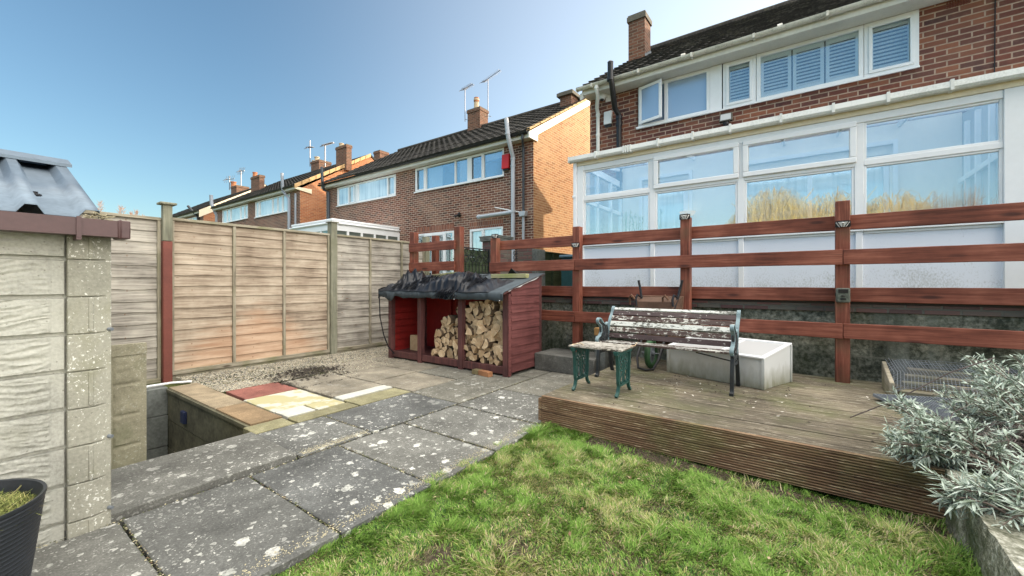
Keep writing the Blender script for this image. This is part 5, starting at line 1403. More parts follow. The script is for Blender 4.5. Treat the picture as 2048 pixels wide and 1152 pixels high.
# black flexible tub with grass clippings
tb = thing('garden_tub', 'black ribbed flexible tub full of grass clippings in the bottom left corner', 'tub', (-2.13, .09, -1.1))
TC = Vector((-2.165, .0, -1.10)); TR = .215
b = MB(); prof = [(.165, 0)]
for k in range(26):
    z = .01 + k * .0145; r = .168 + (TR - .168) * z / .38; prof += [(r, z), (r + .0028, z + .004), (r, z + .008)]
prof += [(TR + .002, .385), (TR + .006, .392), (TR + .004, .398), (TR - .004, .396), (TR - .006, .385)]
for k in range(8): prof.append((TR - .008 - (TR - .16) * k / 7 * .9, .38 - .36 * k / 7))
b.lathe(TC, prof, 56); b.build('body', M['rubber'], tb, smooth=60)
b = MB(); a0 = math.atan2(-.45, -.9)
for s in (0,):
    P = []
    for i in range(13):
        f = i / 12; a = a0 + s - .32 + .64 * f; P.append(TC + Vector((math.cos(a) * (TR + .002), math.sin(a) * (TR + .002),   .392 + .035 * math.sin(math.pi * f) ** .6)))
    b.tube(P, .010, 8)
b.build('handle', M['rubber'], tb)
b = MB(); rd = random.Random(6); n = 30
b.grid([[TC + Vector((r_ * math.cos(a), r_ * math.sin(a), .335 + .035 * (1 - (r_ / TR) ** 2) + .01 * fbm(r_ * 40 * math.cos(a), r_ * 40 * math.sin(a), .3))) for a in [2 * math.pi * j / 40 for j in range(41)]] for r_ in [(TR - .012) * i / 14 for i in range(15)]])
for _ in range(5200):
    r_ = (TR - .02) * math.sqrt(rd.random()); a = rd.uniform(0, 6.3); c = TC + Vector((r_ * math.cos(a), r_ * math.sin(a), .337 + .035 * (1 - (r_ / TR) ** 2) + rd.uniform(0, .01)))
    d = Vector((rd.uniform(-1, 1), rd.uniform(-1, 1), rd.uniform(-.25, .45))).normalized() * rd.uniform(.012, .045); s = d.cross(Vector((0, 0, 1))).normalized() * .0012
    m = rd.choice((0, 0, 1, 1, 2, 3)); b.add([c - s, c + s, c + d + s * .5, c + d - s * .5], [(0, 1, 2, 3)], m)
b.build('grass_clippings', [simple('clip_olive', (.12, .14, .035), .9), simple('clip_green', (.20, .22, .06), .9), simple('clip_straw', (.40, .36, .15), .9), simple('clip_dark', (.05, .075, .02), .9)], tb, smooth=0)

# ---------------------------------------------------------------- log store
ls = thing('log_store', 'maroon timber log store with three open bays and a felt covered sloping roof', 'log store', (-3.93, 4.2, -1.1))
SX0, SX1, SY0, SY1 = -5.03, -2.85, 3.86, 4.60
SP = [-4.99, -4.36, -3.60, -2.885]
for x in SP:
    b = MB(); b.box(x - .036, x + .036, SY0, SY0 + .07, -1.10, -.13); b.build('post', M['shedpost'], ls, bev=.003)
b = MB(); b.box(SX1 - .065, SX1 + .004, SY1 - .06, SY1 + .01, -1.10, .095); b.build('post', M['shedpost'], ls, bev=.003)
b = MB(); b.box(SX0, SX0 + .06, SY1 - .06, SY1, -1.10, .095); b.build('post', M['shedpost'], ls, bev=.003)
for a, c in zip(SP, SP[1:]):
    b = MB(); b.box(a + .037, c - .037, SY0 + .015, SY0 + .06, -1.075, -.985); b.build('base_rail', M['shedpost'], ls, bev=.006)
b = MB(); b.box(SX0 + .04, SX1 - .04, SY0 + .06, SY1 - .05, -1.02, -1.0); b.build('floor', M['shedpost'], ls)
b = MB(); n = 10
for k in range(n):
    z = -1.03 + k * .112
    b.prism([(SX0 + .04, SY1 - .045, z), (SX0 + .04, SY1 - .03, z + .118), (SX0 + .04, SY1 - .018, z + .118), (SX0 + .04, SY1 - .033, z)], (SX1 - SX0 - .1, 0, 0))
b.build('back_boards', M['shedback'], ls)
b = MB(); 
for x in (-4.30, -3.66, -4.42):
    b = MB(); b.box(x - .02, x + .02, SY1 - .075, SY1 - .048, -1.0, .05); b.build('back_batten', M['shedback'], ls)
for nm, x, s in (('side_boards', SX1 - .004, 1), ('side_boards', SX0 + .004, -1)):
    b = MB(); n = 11
    for k in range(n):
        z0, z1 = -1.055 + k * .1005, -1.055 + (k + 1) * .1005 + .008
        for y0, y1 in ((SY0 + .07, SY1 - .058),):
            top = lambda y: -.125 + (y - 3.80) * .26
            zb = min(z1, top(y0)) ; zc = min(z1, top(y1))
            if z0 > top(y1) - .01: continue
            za = min(z0, zb)
            o0, o1 = .018, .004
            b.add([(x - s * .02, y0, za), (x - s * .02, y1, z0), (x + s * o0, y1, z0), (x + s * o0, y0, za), (x - s * .02, y0, zb), (x - s * .02, y1, zc), (x + s * o1, y1, zc), (x + s * o1, y0, zb)],
                  [(0, 1, 2, 3), (4, 7, 6, 5), (3, 2, 6, 7), (0, 4, 5, 1), (0, 3, 7, 4), (1, 5, 6, 2)])
    b.build(nm, M['shed'] if s > 0 else M['shedback'], ls, smooth=15)
b = MB(); b.box(SX1 + .006, SX1 + .022, SY0 + .0, SY0 + .05, -1.09, -.125); b.build('corner_trim', M['shed'], ls, bev=.003)
# roof with torn felt apron
def roofz(y): return -.115 + (y - 3.76) * .265
b = MB(); b.prism([(SX0 - .05, 3.76, roofz(3.76)), (SX0 - .05, 4.65, roofz(4.65)), (SX0 - .05, 4.65, roofz(4.65) - .02), (SX0 - .05, 3.76, roofz(3.76) - .02)], (SX1 - SX0 + .07, 0, 0)); b.build('roof_board', M['shedpost'], ls)
b = MB(); N = 90; P = [[], [], [], []]
for i in range(N + 1):
    x = SX0 - .07 + (SX1 - SX0 + .095) * i / N
    wv = .006 * mnoise.noise(Vector((x * 9, 0, 0))); drop = .085 + .035 * mnoise.noise(Vector((x * 5, 3, 0))) + .012 * mnoise.noise(Vector((x * 30, 3, 0)))
    if x < -4.75: drop += .055 * (1 - abs(x + 4.83) / .12) if abs(x + 4.83) < .12 else 0
    P[0].append((x, 4.66, roofz(4.66) + .004)); P[1].append((x, 3.765, roofz(3.765) + .008 + wv)); P[2].append((x, 3.742 + wv, roofz(3.76) - .012)); P[3].append((x, 3.745 + wv * 2, roofz(3.76) - drop))
b.grid(P); 
fo = b.build('roof_felt', M['felt'], ls, smooth=50); md = fo.modifiers.new('t', 'SOLIDIFY'); md.thickness = .003
b = MB()
for x in (-3.58, -2.87): b.lathe((x, 3.735, -.205), [(.004, 0), (.006, .004), (.003, .009)], 8)
b.build('nail', M['white'], ls)
b = MB(); rd = random.Random(9); P = []
for k in range(12):
    y = 3.84 + .80 * k / 11
    P.append([(SX1 + .022, y, roofz(y) - .004), (SX1 + .038 + .012 * rd.random(), y, roofz(y) + .012 * rd.uniform(-1, .6))])
b.grid(P); b.build('felt_edge', simple('pale_torn_felt', (.30, .30, .29), .9, .3, 20), ls)

# planks and tarpaulin lying on the roof
b = MB(); b.box(-3.50, -2.93, 4.36, 4.44, roofz(4.4) + .01, roofz(4.4) + .065); tag(b.build('plank', M['mossplank'], bev=.004), 'mossy plank lying along the right end of the log store roof', 'plank')
b = MB(); b.bar((-4.66, 4.42, roofz(4.4) + .045), (-4.10, 4.38, roofz(4.4) + .075), .09, .06); tag(b.build('plank', M['mossplank'], bev=.004), 'mossy plank lying on the left part of the log store roof under the tarpaulin', 'plank')
tp = thing('tarpaulin', 'crumpled torn black plastic tarpaulin heaped over the log store roof', 'tarpaulin', (-4.0, 4.1, -.1))
b = MB(); NX_, NY_ = 230, 70; P = []
for i in range(NX_ + 1):
    x = -5.10 + 2.06 * i / NX_; row = []
    for j in range(NY_ + 1):
        v = j / NY_; fx = i / NX_
        ym = 3.735 + .035 * mnoise.noise(Vector((x * 4, 9, 0))); yM = 4.36 - .10 * fx + .06 * mnoise.noise(Vector((x * 3, 5, 0)))
        y = ym + (yM - ym) * v
        ed = min(1, min(v, 1 - v) * 6, fx * 14, (1 - fx) * 10)
        q = Vector((x * 6.5 + 2.6 * v + .8 * mnoise.noise(Vector((x * 2, y * 3, 7))), y * 1.9, 2)); rr = mnoise.ridged_multi_fractal(q, 1.0, 2.3, 3, 1, 2)
        bulge = .12 * math.exp(-((x + 4.72) / .20) ** 2) * math.exp(-((v - .55) / .35) ** 2) + .075 * math.exp(-((x + 3.75) / .35) ** 2) + .045
        z = roofz(y) + .012 + ed * (bulge * (.35 + .75 * math.sin(math.pi * v)) * (.65 + .4 * rr) + .022 * rr)
        if x > -3.42: z = roofz(y) + .012 + ed * (.030 * rr + .012)
        row.append((x + .012 * mnoise.noise(q * 1.7), y, z))
    P.append(row)
b.grid(P); b.build('sheet', M['tarp'], tp, smooth=55)
b = MB(); P = []                                       # folds spilling over the left end
for i in range(30):
    f = i / 29; P.append([(-5.10 - .02 * math.sin(f * 9) + .02 * k * mnoise.noise(Vector((i * .4, k, 0))), 3.74 + .42 * f, roofz(3.74 + .42 * f) + .03 - k * .045 * (1 - .5 * f)) for k in range(4)])
b.grid(P); b.build('side_fold', M['tarp'], tp)
b = MB(); rd = random.Random(12)                       # frayed ribbons hanging over the front edge
for k in range(190):
    g = rd.random()
    if g < .6: x0 = rd.gauss(-3.62, .10); y0 = rd.uniform(3.95, 4.2); x1 = rd.gauss(-3.74, .09); y1 = 3.715 + rd.uniform(-.01, .02); z1 = roofz(3.76) - rd.uniform(.0, .085)
    elif g < .85: x0 = rd.uniform(-4.4, -3.8); y0 = rd.uniform(3.9, 4.25); x1 = x0 + rd.uniform(-.25, .1); y1 = y0 - rd.uniform(.1, .22); z1 = roofz(y1) + rd.uniform(.03, .07)
    else: x0 = rd.uniform(-4.7, -4.3); y0 = rd.uniform(3.9, 4.2); x1 = x0 - rd.uniform(.0, .2); y1 = 3.76; z1 = roofz(y1) + rd.uniform(.02, .05)
    z0 = roofz(y0) + rd.uniform(.08, .12); P = []
    for i in range(8):
        f = i / 7; x = x0 + (x1 - x0) * f; y = y0 + (y1 - y0) * f
        z = z0 + (z1 - z0) * f ** 1.6 + .008 * math.sin(f * 9 + k)
        P.append((x + .006 * math.sin(f * 13 + k * 2), y, max(z, roofz(y) + .03) if y > 3.77 else z))
    b.tube(P, [.0035 + .003 * rd.random()] * 8, 4)
b.build('frayed_ribbons', M['tarp'], tp)
b = MB()                                               # stiff peak of plastic behind the right end
b.add([(-3.36, 4.50, .06), (-3.12, 4.52, .07), (-3.24, 4.47, .20), (-3.30, 4.60, .17), (-3.05, 4.60, .05), (-3.40, 4.62, .10)], [(0, 1, 2), (1, 4, 2), (2, 4, 3), (0, 2, 3), (0, 3, 5), (3, 4, 5)])
b.build('loose_fold', M['tarp'], tp, smooth=0)
b = MB(); b.tube([(-5.08, 3.74, -.16), (-5.05, 3.735, -.5), (-5.00, 3.76, -.75), (-4.95, 3.80, -.92), (-4.86, 3.84, -1.02)], .008, 6); b.build('hanging_cord', M['tarp'], tp)

# split logs: each one a thing
LOGV = []
def log_mesh(kind, seed, L=.26):
    rd = random.Random(seed); b = MB(); R0 = .060
    if kind == 'round': n = 12; prof = [(R0 * math.cos(2 * math.pi * i / n) * rd.uniform(.92, 1.05), R0 * math.sin(2 * math.pi * i / n) * rd.uniform(.92, 1.05)) for i in range(n)]; bark = [1] * n
    elif kind == 'half':
        n = 9; prof = [(R0 * 1.15 * math.cos(math.pi * i / n), R0 * 1.15 * math.sin(math.pi * i / n) * rd.uniform(.95, 1.08) - .03) for i in range(n + 1)]; bark = [1] * n + [0]
    else:
        sp_ = R({'quarter': 95, 'wedge': 62, 'block': 75}[kind]); n = 6; Rr = R0 * {'quarter': 1.45, 'wedge': 1.8, 'block': 1.6}[kind]
        prof = [(0 - Rr * .5, -Rr * .35)] + [(Rr * math.cos(sp_ * i / n) - Rr * .5, Rr * math.sin(sp_ * i / n) - Rr * .35) for i in range(n + 1)]
        prof = [(x * rd.uniform(.96, 1.04), z * rd.uniform(.96, 1.04)) for x, z in prof]; bark = [0] + [1] * n + [0]
    k = len(prof); cx = sum(p[0] for p in prof) / k; cz = sum(p[1] for p in prof) / k; prof = [(x - cx, z - cz) for x, z in prof]
    rings = []; 
    for j in range(4):
        y = -L / 2 + L * j / 3; s = 1 + rd.uniform(-.03, .03); ox, oz = rd.uniform(-.003, .003), rd.uniform(-.003, .003)
        rings.append([(x * s + ox, y + (rd.uniform(-.003, .003) if j in (0, 3) else 0), z * s + oz) for x, z in prof])
    vs = [p for r_ in rings for p in r_]; b.add(vs, [list(range(k))[::-1]], 0); b.add([], [], 0)
    o = len(b.v) - len(vs)
    for j in range(3):
        for i in range(k):
            a, c = j * k + i, j * k + (i + 1) % k
            b.f.append([o + a, o + c, o + c + k, o + a + k]); b.m.append(1 if bark[i] else 0)
    b.f.append([o + 3 * k + i for i in range(k)]); b.m.append(0)
    return b
protos = []
for i, kd in enumerate(['half', 'quarter', 'wedge', 'block', 'quarter', 'half', 'round', 'wedge', 'quarter', 'half', 'block']):
    protos.append(log_mesh(kd, i))
def in_pile(x, z):
    if -3.56 < x < -2.93: return z < -.36 + .10 * math.sin((x + 3.6) * 4) + .03
    if -4.16 < x < -3.64: return z < -.46 - max(0, (-3.95 - x)) * 1.7 + .02
    return False
rd = random.Random(21); placed = []; first = {}
cand = []
z = -.945; r_ = 0
rowh = .066
while z < -.20:
    x = -4.13 + (r_ % 2) * .045
    while x < -2.9:
        cand.append((x + rd.uniform(-.012, .012), z + rd.uniform(-.012, .012))); x += .074
    z += rowh; r_ += 1
for x, z in cand:
    if not in_pile(x, z): continue
    if abs(x + 3.60) < .045: continue
    i = rd.randrange(len(protos))
    deep = .985 + .02 * rd.random()
    y = SY0 + .20 + rd.uniform(-.05, .05); ang = rd.uniform(0, 6.28); yaw = rd.gauss(0, .07)
    placed.append((i, x, y, z, ang, yaw))
# loose ones tipped on top of the heap
for x, z, yw, tl in ((-3.32, -.30, .9, .25), (-3.13, -.24, 1.0, .3), (-3.05, -.33, .8, .2), (-3.22, -.20, -.2, .1), (-3.86, -.40, .8, .35), (-3.45, -.34, .3, .1), (-2.98, -.30, .1, .2), (-3.70, -.33, .2, .1)):
    placed.append((rd.randrange(len(protos)), x, SY0 + .24, z, rd.uniform(0, 6.28), yw))
firstobj = {}
KN = ['half-round', 'quarter-split', 'narrow wedge-shaped', 'chunky split', 'quarter-split', 'half-round', 'whole round', 'narrow wedge-shaped', 'quarter-split', 'half-round', 'chunky split']
for i, x, y, z, ang, yaw in placed:
    if i not in firstobj:
        o = protos[i].build('firewood_log', [M['cut'], M['bark']], org=(0, 0, 0), smooth=30); firstobj[i] = o
    else:
        o = firstobj[i].copy(); COL.objects.link(o)
    bay = 'middle' if x < -3.6 else 'right'
    lvl = 'tipped on top of the heap' if abs(yaw) > .25 else ('near the bottom of the stack' if z < -.80 else 'in the middle of the stack' if z < -.58 else 'in the upper part of the stack')
    side = ('against the left post' if x < -3.45 else 'against the right post' if x > -3.05 else 'midway across') if bay == 'right' else ('at the open left end' if x < -3.95 else 'towards the middle post')
    tag(o, '%s log %s, %s bay, %s' % (KN[i], lvl, bay, side), 'log', 'split logs stacked in the log store')
    s = rd.uniform(.78, 1.04); o.scale = (s, rd.uniform(.9, 1.1), s)
    o.rotation_euler = (Matrix.Rotation(yaw, 4, 'Z') @ Matrix.Rotation(ang, 4, 'Y')).to_euler(); o.location = (x, y, z)
o = MB(); o.prism([(-4.83, 4.10, -.998), (-4.66, 4.10, -.998), (-4.65, 4.10, -.79), (-4.67, 4.10, -.765), (-4.83, 4.10, -.775)], (0, .05, 0), 0); o.prism([(-4.653, 4.09, -.998), (-4.61, 4.09, -.998), (-4.62, 4.09, -.77), (-4.64, 4.09, -.765)], (0, .06, 0), 1)
tag(o.build('firewood_log', [M['cut'], M['bark']], bev=.004), 'single pale split log standing on end in the otherwise empty left bay', 'log')

bk = MB(); bk.bar((-3.20, 3.79, -1.068), (-3.02, 3.76, -1.068), .07, .06); tag(bk.build('brick', simple('orange_brick', (.30, .14, .065), .9, .35, 14), bev=.005), 'orange brick lying on the slabs against the log store corner', 'brick')
bk = MB(); bk.bar((-3.31, 3.80, -1.07), (-3.21, 3.80, -1.07), .09, .055); tag(bk.build('brick', simple('mossy_brick', (.15, .12, .06), .9, .5, 10), bev=.005), 'short mossy broken brick left of the orange brick at the log store', 'brick')

# ---------------------------------------------------------------- bench
def ribbon(b, pts, x0, x1, th=.012, m=0):
    """flat iron strap swept through (y,z) points"""
    n = len(pts)
    nr = []
    for i in range(n):
        a = Vector(pts[max(0, i - 1)]); c = Vector(pts[min(n - 1, i + 1)]); d = (c - a).normalized(); nr.append(Vector((-d[1], d[0])))
    A = [(p[0] + q[0] * th / 2, p[1] + q[1] * th / 2) for p, q in zip(pts, nr)]; B_ = [(p[0] - q[0] * th / 2, p[1] - q[1] * th / 2) for p, q in zip(pts, nr)]
    vs = [(x0, *p) for p in A] + [(x1, *p) for p in A] + [(x1, *p) for p in B_] + [(x0, *p) for p in B_]
    fs = []
    for i in range(n - 1):
        for k in range(4):
            a = k * n + i; c = ((k + 1) % 4) * n + i; fs.append((a, a + 1, c + 1, c))
    fs.append((0, n, 2 * n, 3 * n)); fs.append((n - 1, 4 * n - 1, 3 * n - 1, 2 * n - 1))
    b.add(vs, fs, m)
def spl(pts, n=6):
    P = [Vector((p[0], p[1], 0)) for p in pts]; out = []
    for i in range(len(P) - 1):
        p0, p1, p2, p3 = P[max(0, i - 1)], P[i], P[i + 1], P[min(len(P) - 1, i + 2)]
        for k in range(n):
            t_ = k / n; q = .5 * ((2 * p1) + (p2 - p0) * t_ + (2 * p0 - 5 * p1 + 4 * p2 - p3) * t_ ** 2 + (3 * p1 - p0 - 3 * p2 + p3) * t_ ** 3); out.append((q.x, q.y))
    out.append((P[-1].x, P[-1].y)); return out
bn = thing('garden_bench', 'slatted garden bench with peeling paint and ornate cast iron ends on the deck', 'bench', (-1.07, 3.87, -.897))
ZD = -.895
def bench_end(x, w=.030):
    x0, x1 = x - w / 2, x + w / 2
    b = MB()
    ribbon(b, spl([(3.665, ZD + .006), (3.69, ZD + .012), (3.705, ZD + .05), (3.712, ZD + .16), (3.735, ZD + .27), (3.755, ZD + .32)]), x0, x1, .028)
    b.build('leg', M['irondark'], bn, bev=.003)
    b = MB(); ribbon(b, spl([(4.085, ZD + .006), (4.06, ZD + .012), (4.045, ZD + .06), (4.01, ZD + .18), (3.97, ZD + .27), (3.95, ZD + .33)]), x0, x1, .028)
    b.build('leg', M['irondark'], bn, bev=.003)
    b = MB()                                            # arm strap: seat front, scroll, arm, back upright
    ribbon(b, spl([(3.700, ZD + .315), (3.680, ZD + .345), (3.700, ZD + .372), (3.745, ZD + .385), (3.775, ZD + .42), (3.770, ZD + .47), (3.735, ZD + .500), (3.705, ZD + .515), (3.700, ZD + .54), (3.725, ZD + .555), (3.765, ZD + .545), (3.82, ZD + .505), (3.88, ZD + .485), (3.935, ZD + .500)]), x0, x1, .012)
    b.build('armrest', M['armgrey'], bn, bev=.002)
    b = MB(); ribbon(b, spl([(3.93, ZD + .30), (3.955, ZD + .38), (3.975, ZD + .46), (4.01, ZD + .53), (4.06, ZD + .585), (4.085, ZD + .635), (4.11, ZD + .65)]), x0, x1, .016); b.build('back_upright', M['armgrey'], bn, bev=.002)
    b = MB(); ribbon(b, spl([(3.70, ZD + .315), (3.80, ZD + .285), (3.90, ZD + .285), (3.96, ZD + .31)]), x0 + .004, x1 - .004, .022)
    def loop(cy, cz, r1, r2, a=0, th=.0125, turns=1.0):
        P = []
        for i in range(19):
            f = i / 18 * 2 * math.pi * turns; u_, v_ = r1 * math.cos(f), r2 * math.sin(f); P.append((x, cy + u_ * math.cos(a) - v_ * math.sin(a), cz + u_ * math.sin(a) + v_ * math.cos(a)))
        b.tube(P, th, 5)
    loop(3.80, ZD + .44, .03, .045, .3); loop(3.855, ZD + .41, .028, .07, -.3); loop(3.91, ZD + .42, .022, .05, .1); loop(3.83, ZD + .345, .05, .02, 0); loop(3.89, ZD + .345, .03, .022, .4); loop(3.925, ZD + .355, .02, .03)
    loop(3.775, ZD + .255, .02, .03); loop(3.93, ZD + .245, .022, .03); loop(3.85, ZD + .245, .045, .022)
    ribbon(b, spl([(3.775, ZD + .37), (3.83, ZD + .41), (3.88, ZD + .47)]), x0 + .006, x1 - .006, .008)
    b.build('scrollwork', M['irondark'], bn)
bench_end(-1.655); bench_end(-.505)
def slat(b, y, z, w, th, tilt, x0=-1.64, x1=-.52):
    c, s = math.cos(tilt) * w / 2, math.sin(tilt) * w / 2; nx_, nz_ = -math.sin(tilt) * th, math.cos(tilt) * th
    b.prism([(x0, y - c, z - s), (x0, y + c, z + s), (x0, y + c + nx_, z + s + nz_), (x0, y - c + nx_, z - s + nz_)], (x1 - x0, 0, 0))
for k, (y, z, mt) in enumerate([(3.722, ZD + .322, 'slatB'), (3.778, ZD + .312, 'slatC'), (3.834, ZD + .308, 'slatC'), (3.890, ZD + .312, 'slatB')]):
    b = MB(); slat(b, y, z, .046, .016, -.05 + .03 * k); b.build('seat_slat', M[mt], bn, bev=.003)
for k, (y, z, mt) in enumerate([(3.940, ZD + .375, 'slatA'), (3.957, ZD + .435, 'slatB'), (3.980, ZD + .492, 'slatC'), (4.012, ZD + .545, 'slatB'), (4.053, ZD + .594, 'slatA')]):
    b = MB(); slat(b, y, z, .049, -.016, 1.25 - .08 * k); b.build('back_slat', M[mt], bn, bev=.003)
b = MB(); slat(b, 4.088, ZD + .634, .03, -.016, .85); b.build('back_slat', M['slatC'], bn, bev=.003)
b = MB(); b.tube([(-.52, 3.82, ZD + .25), (-.80, 3.83, ZD + .295)], .006, 6); b.tube([(-1.64, 3.82, ZD + .25), (-1.36, 3.83, ZD + .295)], .006, 6); b.build('brace', M['irondark'], bn)

# small table
tbx = thing('garden_table', 'small slatted table with green cast iron legs in front of the bench', 'table', (-1.41, 3.25, -.897))
for x in (-1.60, -1.225):
    b = MB(); x0, x1 = x - .012, x + .012
    ribbon(b, spl([(3.085, ZD + .004), (3.095, ZD + .012), (3.12, ZD + .035), (3.135, ZD + .08), (3.125, ZD + .12), (3.12, ZD + .22), (3.11, ZD + .30), (3.095, ZD + .345)]), x0, x1, .018)
    ribbon(b, spl([(3.395, ZD + .004), (3.385, ZD + .012), (3.36, ZD + .035), (3.345, ZD + .08), (3.355, ZD + .12), (3.36, ZD + .22), (3.37, ZD + .30), (3.385, ZD + .345)]), x0, x1, .018)
    b.box(x0, x1, 3.135, 3.345, ZD + .075, ZD + .090); b.box(x0 - .006, x1 + .006, 3.075, 3.405, ZD + .342, ZD + .358); b.box(x - .014, x + .014, 3.075, 3.405, ZD + .33, ZD + .345)
    def lp_(cy, cz, r1, r2, a=0, th=.006):
        b.tube([(x, cy + r1 * math.cos(f) * math.cos(a) - r2 * math.sin(f) * math.sin(a), cz + r1 * math.cos(f) * math.sin(a) + r2 * math.sin(f) * math.cos(a)) for f in [i / 16 * 2 * math.pi for i in range(17)]], th, 5)
    for s in (-1, 1):
        lp_(3.24 + s * .045, ZD + .145, .033, .05); lp_(3.24 + s * .05, ZD + .225, .022, .035, s * .3); lp_(3.24 + s * .06, ZD + .295, .02, .028, -s * .4); lp_(3.24 + s * .028, ZD + .30, .012, .02)
        b.tube([(x, 3.24 + s * .012, ZD + .09), (x, 3.24 + s * .012, ZD + .33)], .005, 5)
        b.tube([(x, p, q) for p, q in spl([(3.24 + s * .10, ZD + .10), (3.24 + s * .02, ZD + .19), (3.24 + s * .09, ZD + .26), (3.24 + s * .04, ZD + .33)])], .005, 5)
    b.build('leg_frame', M['irongreen'], tbx)
for k in range(6):
    y = 3.085 + k * .055
    b = MB(); b.box(-1.645, -1.18, y, y + .046, ZD + .360, ZD + .374); b.build('slat', M['slatD'], tbx, bev=.003)
b = MB(); b.tube([(-1.19, 3.30, ZD + .378), (-1.16, 3.33, ZD + .385), (-1.15, 3.36, ZD + .41)], [.004, .003, .002], 5); b.tube([(-1.62, 3.10, ZD + .378), (-1.56, 3.16, ZD + .39), (-1.52, 3.12, ZD + .38)], .003, 5)
tag(b.build('dry_twig', M['cut']), 'pale dry twig lying on the slats of the small table', 'twig')

# cold frame
cf = thing('cold_frame', 'low white cold frame with a sloping translucent lid behind the bench', 'cold frame', (-.65, 4.4, -.897))
FL, FR, BR = Vector((-1.157, 4.30, ZD)), Vector((-.315, 4.04, ZD)), Vector((-.142, 4.51, ZD)); BL = FL + (BR - FR)
hf, hb = .257, .335
b = MB(); up = lambda v, h: v + Vector((0, 0, h))
b.add([FL, FR, BR, BL, up(FL, hf), up(FR, hf), up(BR, hb), up(BL, hb)], [(0, 1, 5, 4), (1, 2, 6, 5), (2, 3, 7, 6), (3, 0, 4, 7)]); b.build('side_panel', M['coldframe'], cf, smooth=0)
b = MB()
for v, h in ((FL, hf), (FR, hf), (BR, hb)):
    b = MB(); b.bar(v, up(v, h), .022, .022, up=(FR - FL).normalized()); b.build('corner_post', M['coldframe'], cf)
def lidpt(s, t_, dz=0): # s along the front, t up the slope
    a = up(FL, hf).lerp(up(FR, hf), s); c = up(BL, hb).lerp(up(BR, hb), s); q = a.lerp(c, t_); return q + Vector((0, 0, dz))
b = MB()
def lidquad(s0, s1, t0, t1, z0, z1): 
    p = [lidpt(s0, t0, z0), lidpt(s1, t0, z0), lidpt(s1, t1, z0), lidpt(s0, t1, z0)]; b.prism(p, (0, 0, z1 - z0))
lidquad(-.01, 1.01, -.03, .05, .002, .016); lidquad(-.01, 1.01, .94, 1.02, .002, .016); lidquad(-.01, .03, .05, .94, .002, .016); lidquad(.97, 1.01, .05, .94, .002, .016); lidquad(.55, .575, .05, .94, .002, .015)
b.build('lid_frame', M['pvc'], cf, bev=.002)
b = MB(); lidquad(.03, .55, .05, .94, .004, .008); lidquad(.575, .97, .05, .94, .004, .008); b.build('lid_pane', M['lidglass'], cf)

# wheelbarrow stood on its nose against the rails
wb = thing('wheelbarrow', 'rusty wheelbarrow stood on its nose against the rails behind the bench', 'wheelbarrow', (-1.38, 4.5, -.897))
xl_, xr_ = -1.53, -1.14
b = MB()
for x, s in ((xl_, -1), (xr_, 1)):
    b.tube([(x + s * .04, 4.62, .03), (x + s * .02, 4.62, -.06), (x, 4.60, -.16), (x - s * .02, 4.56, -.24), (x - s * .07, 4.50, -.5), (-1.33 + s * .05, 4.42, -.78)], .014, 8)
    b.tube([(x - s * .0, 4.60, -.16), (x + s * .0 - .02, 4.52, -.13), (x - .03, 4.50, -.18), (x - .02, 4.50, -.25)], .012, 6)
b.build('frame', M['black'], wb)
b = MB(); tr = [(-1.62, 4.66, -.15), (-1.10, 4.66, -.15), (-1.14, 4.66, -.66), (-1.58, 4.66, -.66)]; ti = [(-1.55, 4.50, -.20), (-1.17, 4.50, -.20), (-1.22, 4.50, -.58), (-1.50, 4.50, -.58)]
b.add(tr + ti, [(4, 5, 6, 7), (0, 1, 5, 4), (1, 2, 6, 5), (2, 3, 7, 6), (3, 0, 4, 7)]); b.build('tray', simple('rusty_brown_tray', (.10, .055, .035), .75, .45, 7), wb, bev=.006)
b = MB(); b.tube([(-1.62, 4.66, -.15), (-1.10, 4.66, -.15), (-1.14, 4.66, -.66), (-1.58, 4.66, -.66), (-1.62, 4.66, -.15)], .012, 6)
for x in (-1.60, -1.24): b.tube([(x - .03, 4.52, -.24), (x - .03, 4.50, -.16), (x, 4.47, -.13), (x + .03, 4.50, -.18)], .012, 6)
b.build('rim', simple('rust_rim', (.15, .08, .05), .75, .4, 9), wb)
WCx, WCy, WCz, WR = -1.35, 4.36, -.735, .155
b = MB(); b.tube([(WCx, WCy + (WR - .028) * math.cos(f), WCz + (WR - .028) * math.sin(f)) for f in [i / 28 * 2 * math.pi for i in range(29)]], .030, 10); w1 = b.build('wheel', simple('green_tyre', (.03, .085, .035), .6, .4, 12), wb)
b = MB(); b.tube([(WCx - .035, WCy, WCz), (WCx + .035, WCy, WCz)], .028, 10); b.tube([(WCx - .01, WCy, WCz), (WCx + .01, WCy, WCz)], .10, 20); b.tube([(WCx - .1, WCy, WCz), (WCx + .1, WCy, WCz)], .008, 6); b.build('hub', M['lead'], w1)
b = MB(); b.tube([(-1.47, 4.42, -.62), (-1.465, 4.27, -.78), (-1.43, 4.20, -.87), (-1.35, 4.19, -.885), (-1.28, 4.20, -.87), (-1.245, 4.27, -.78), (-1.235, 4.42, -.62)], .012, 8); b.build('nose_guard', M['black'], wb)

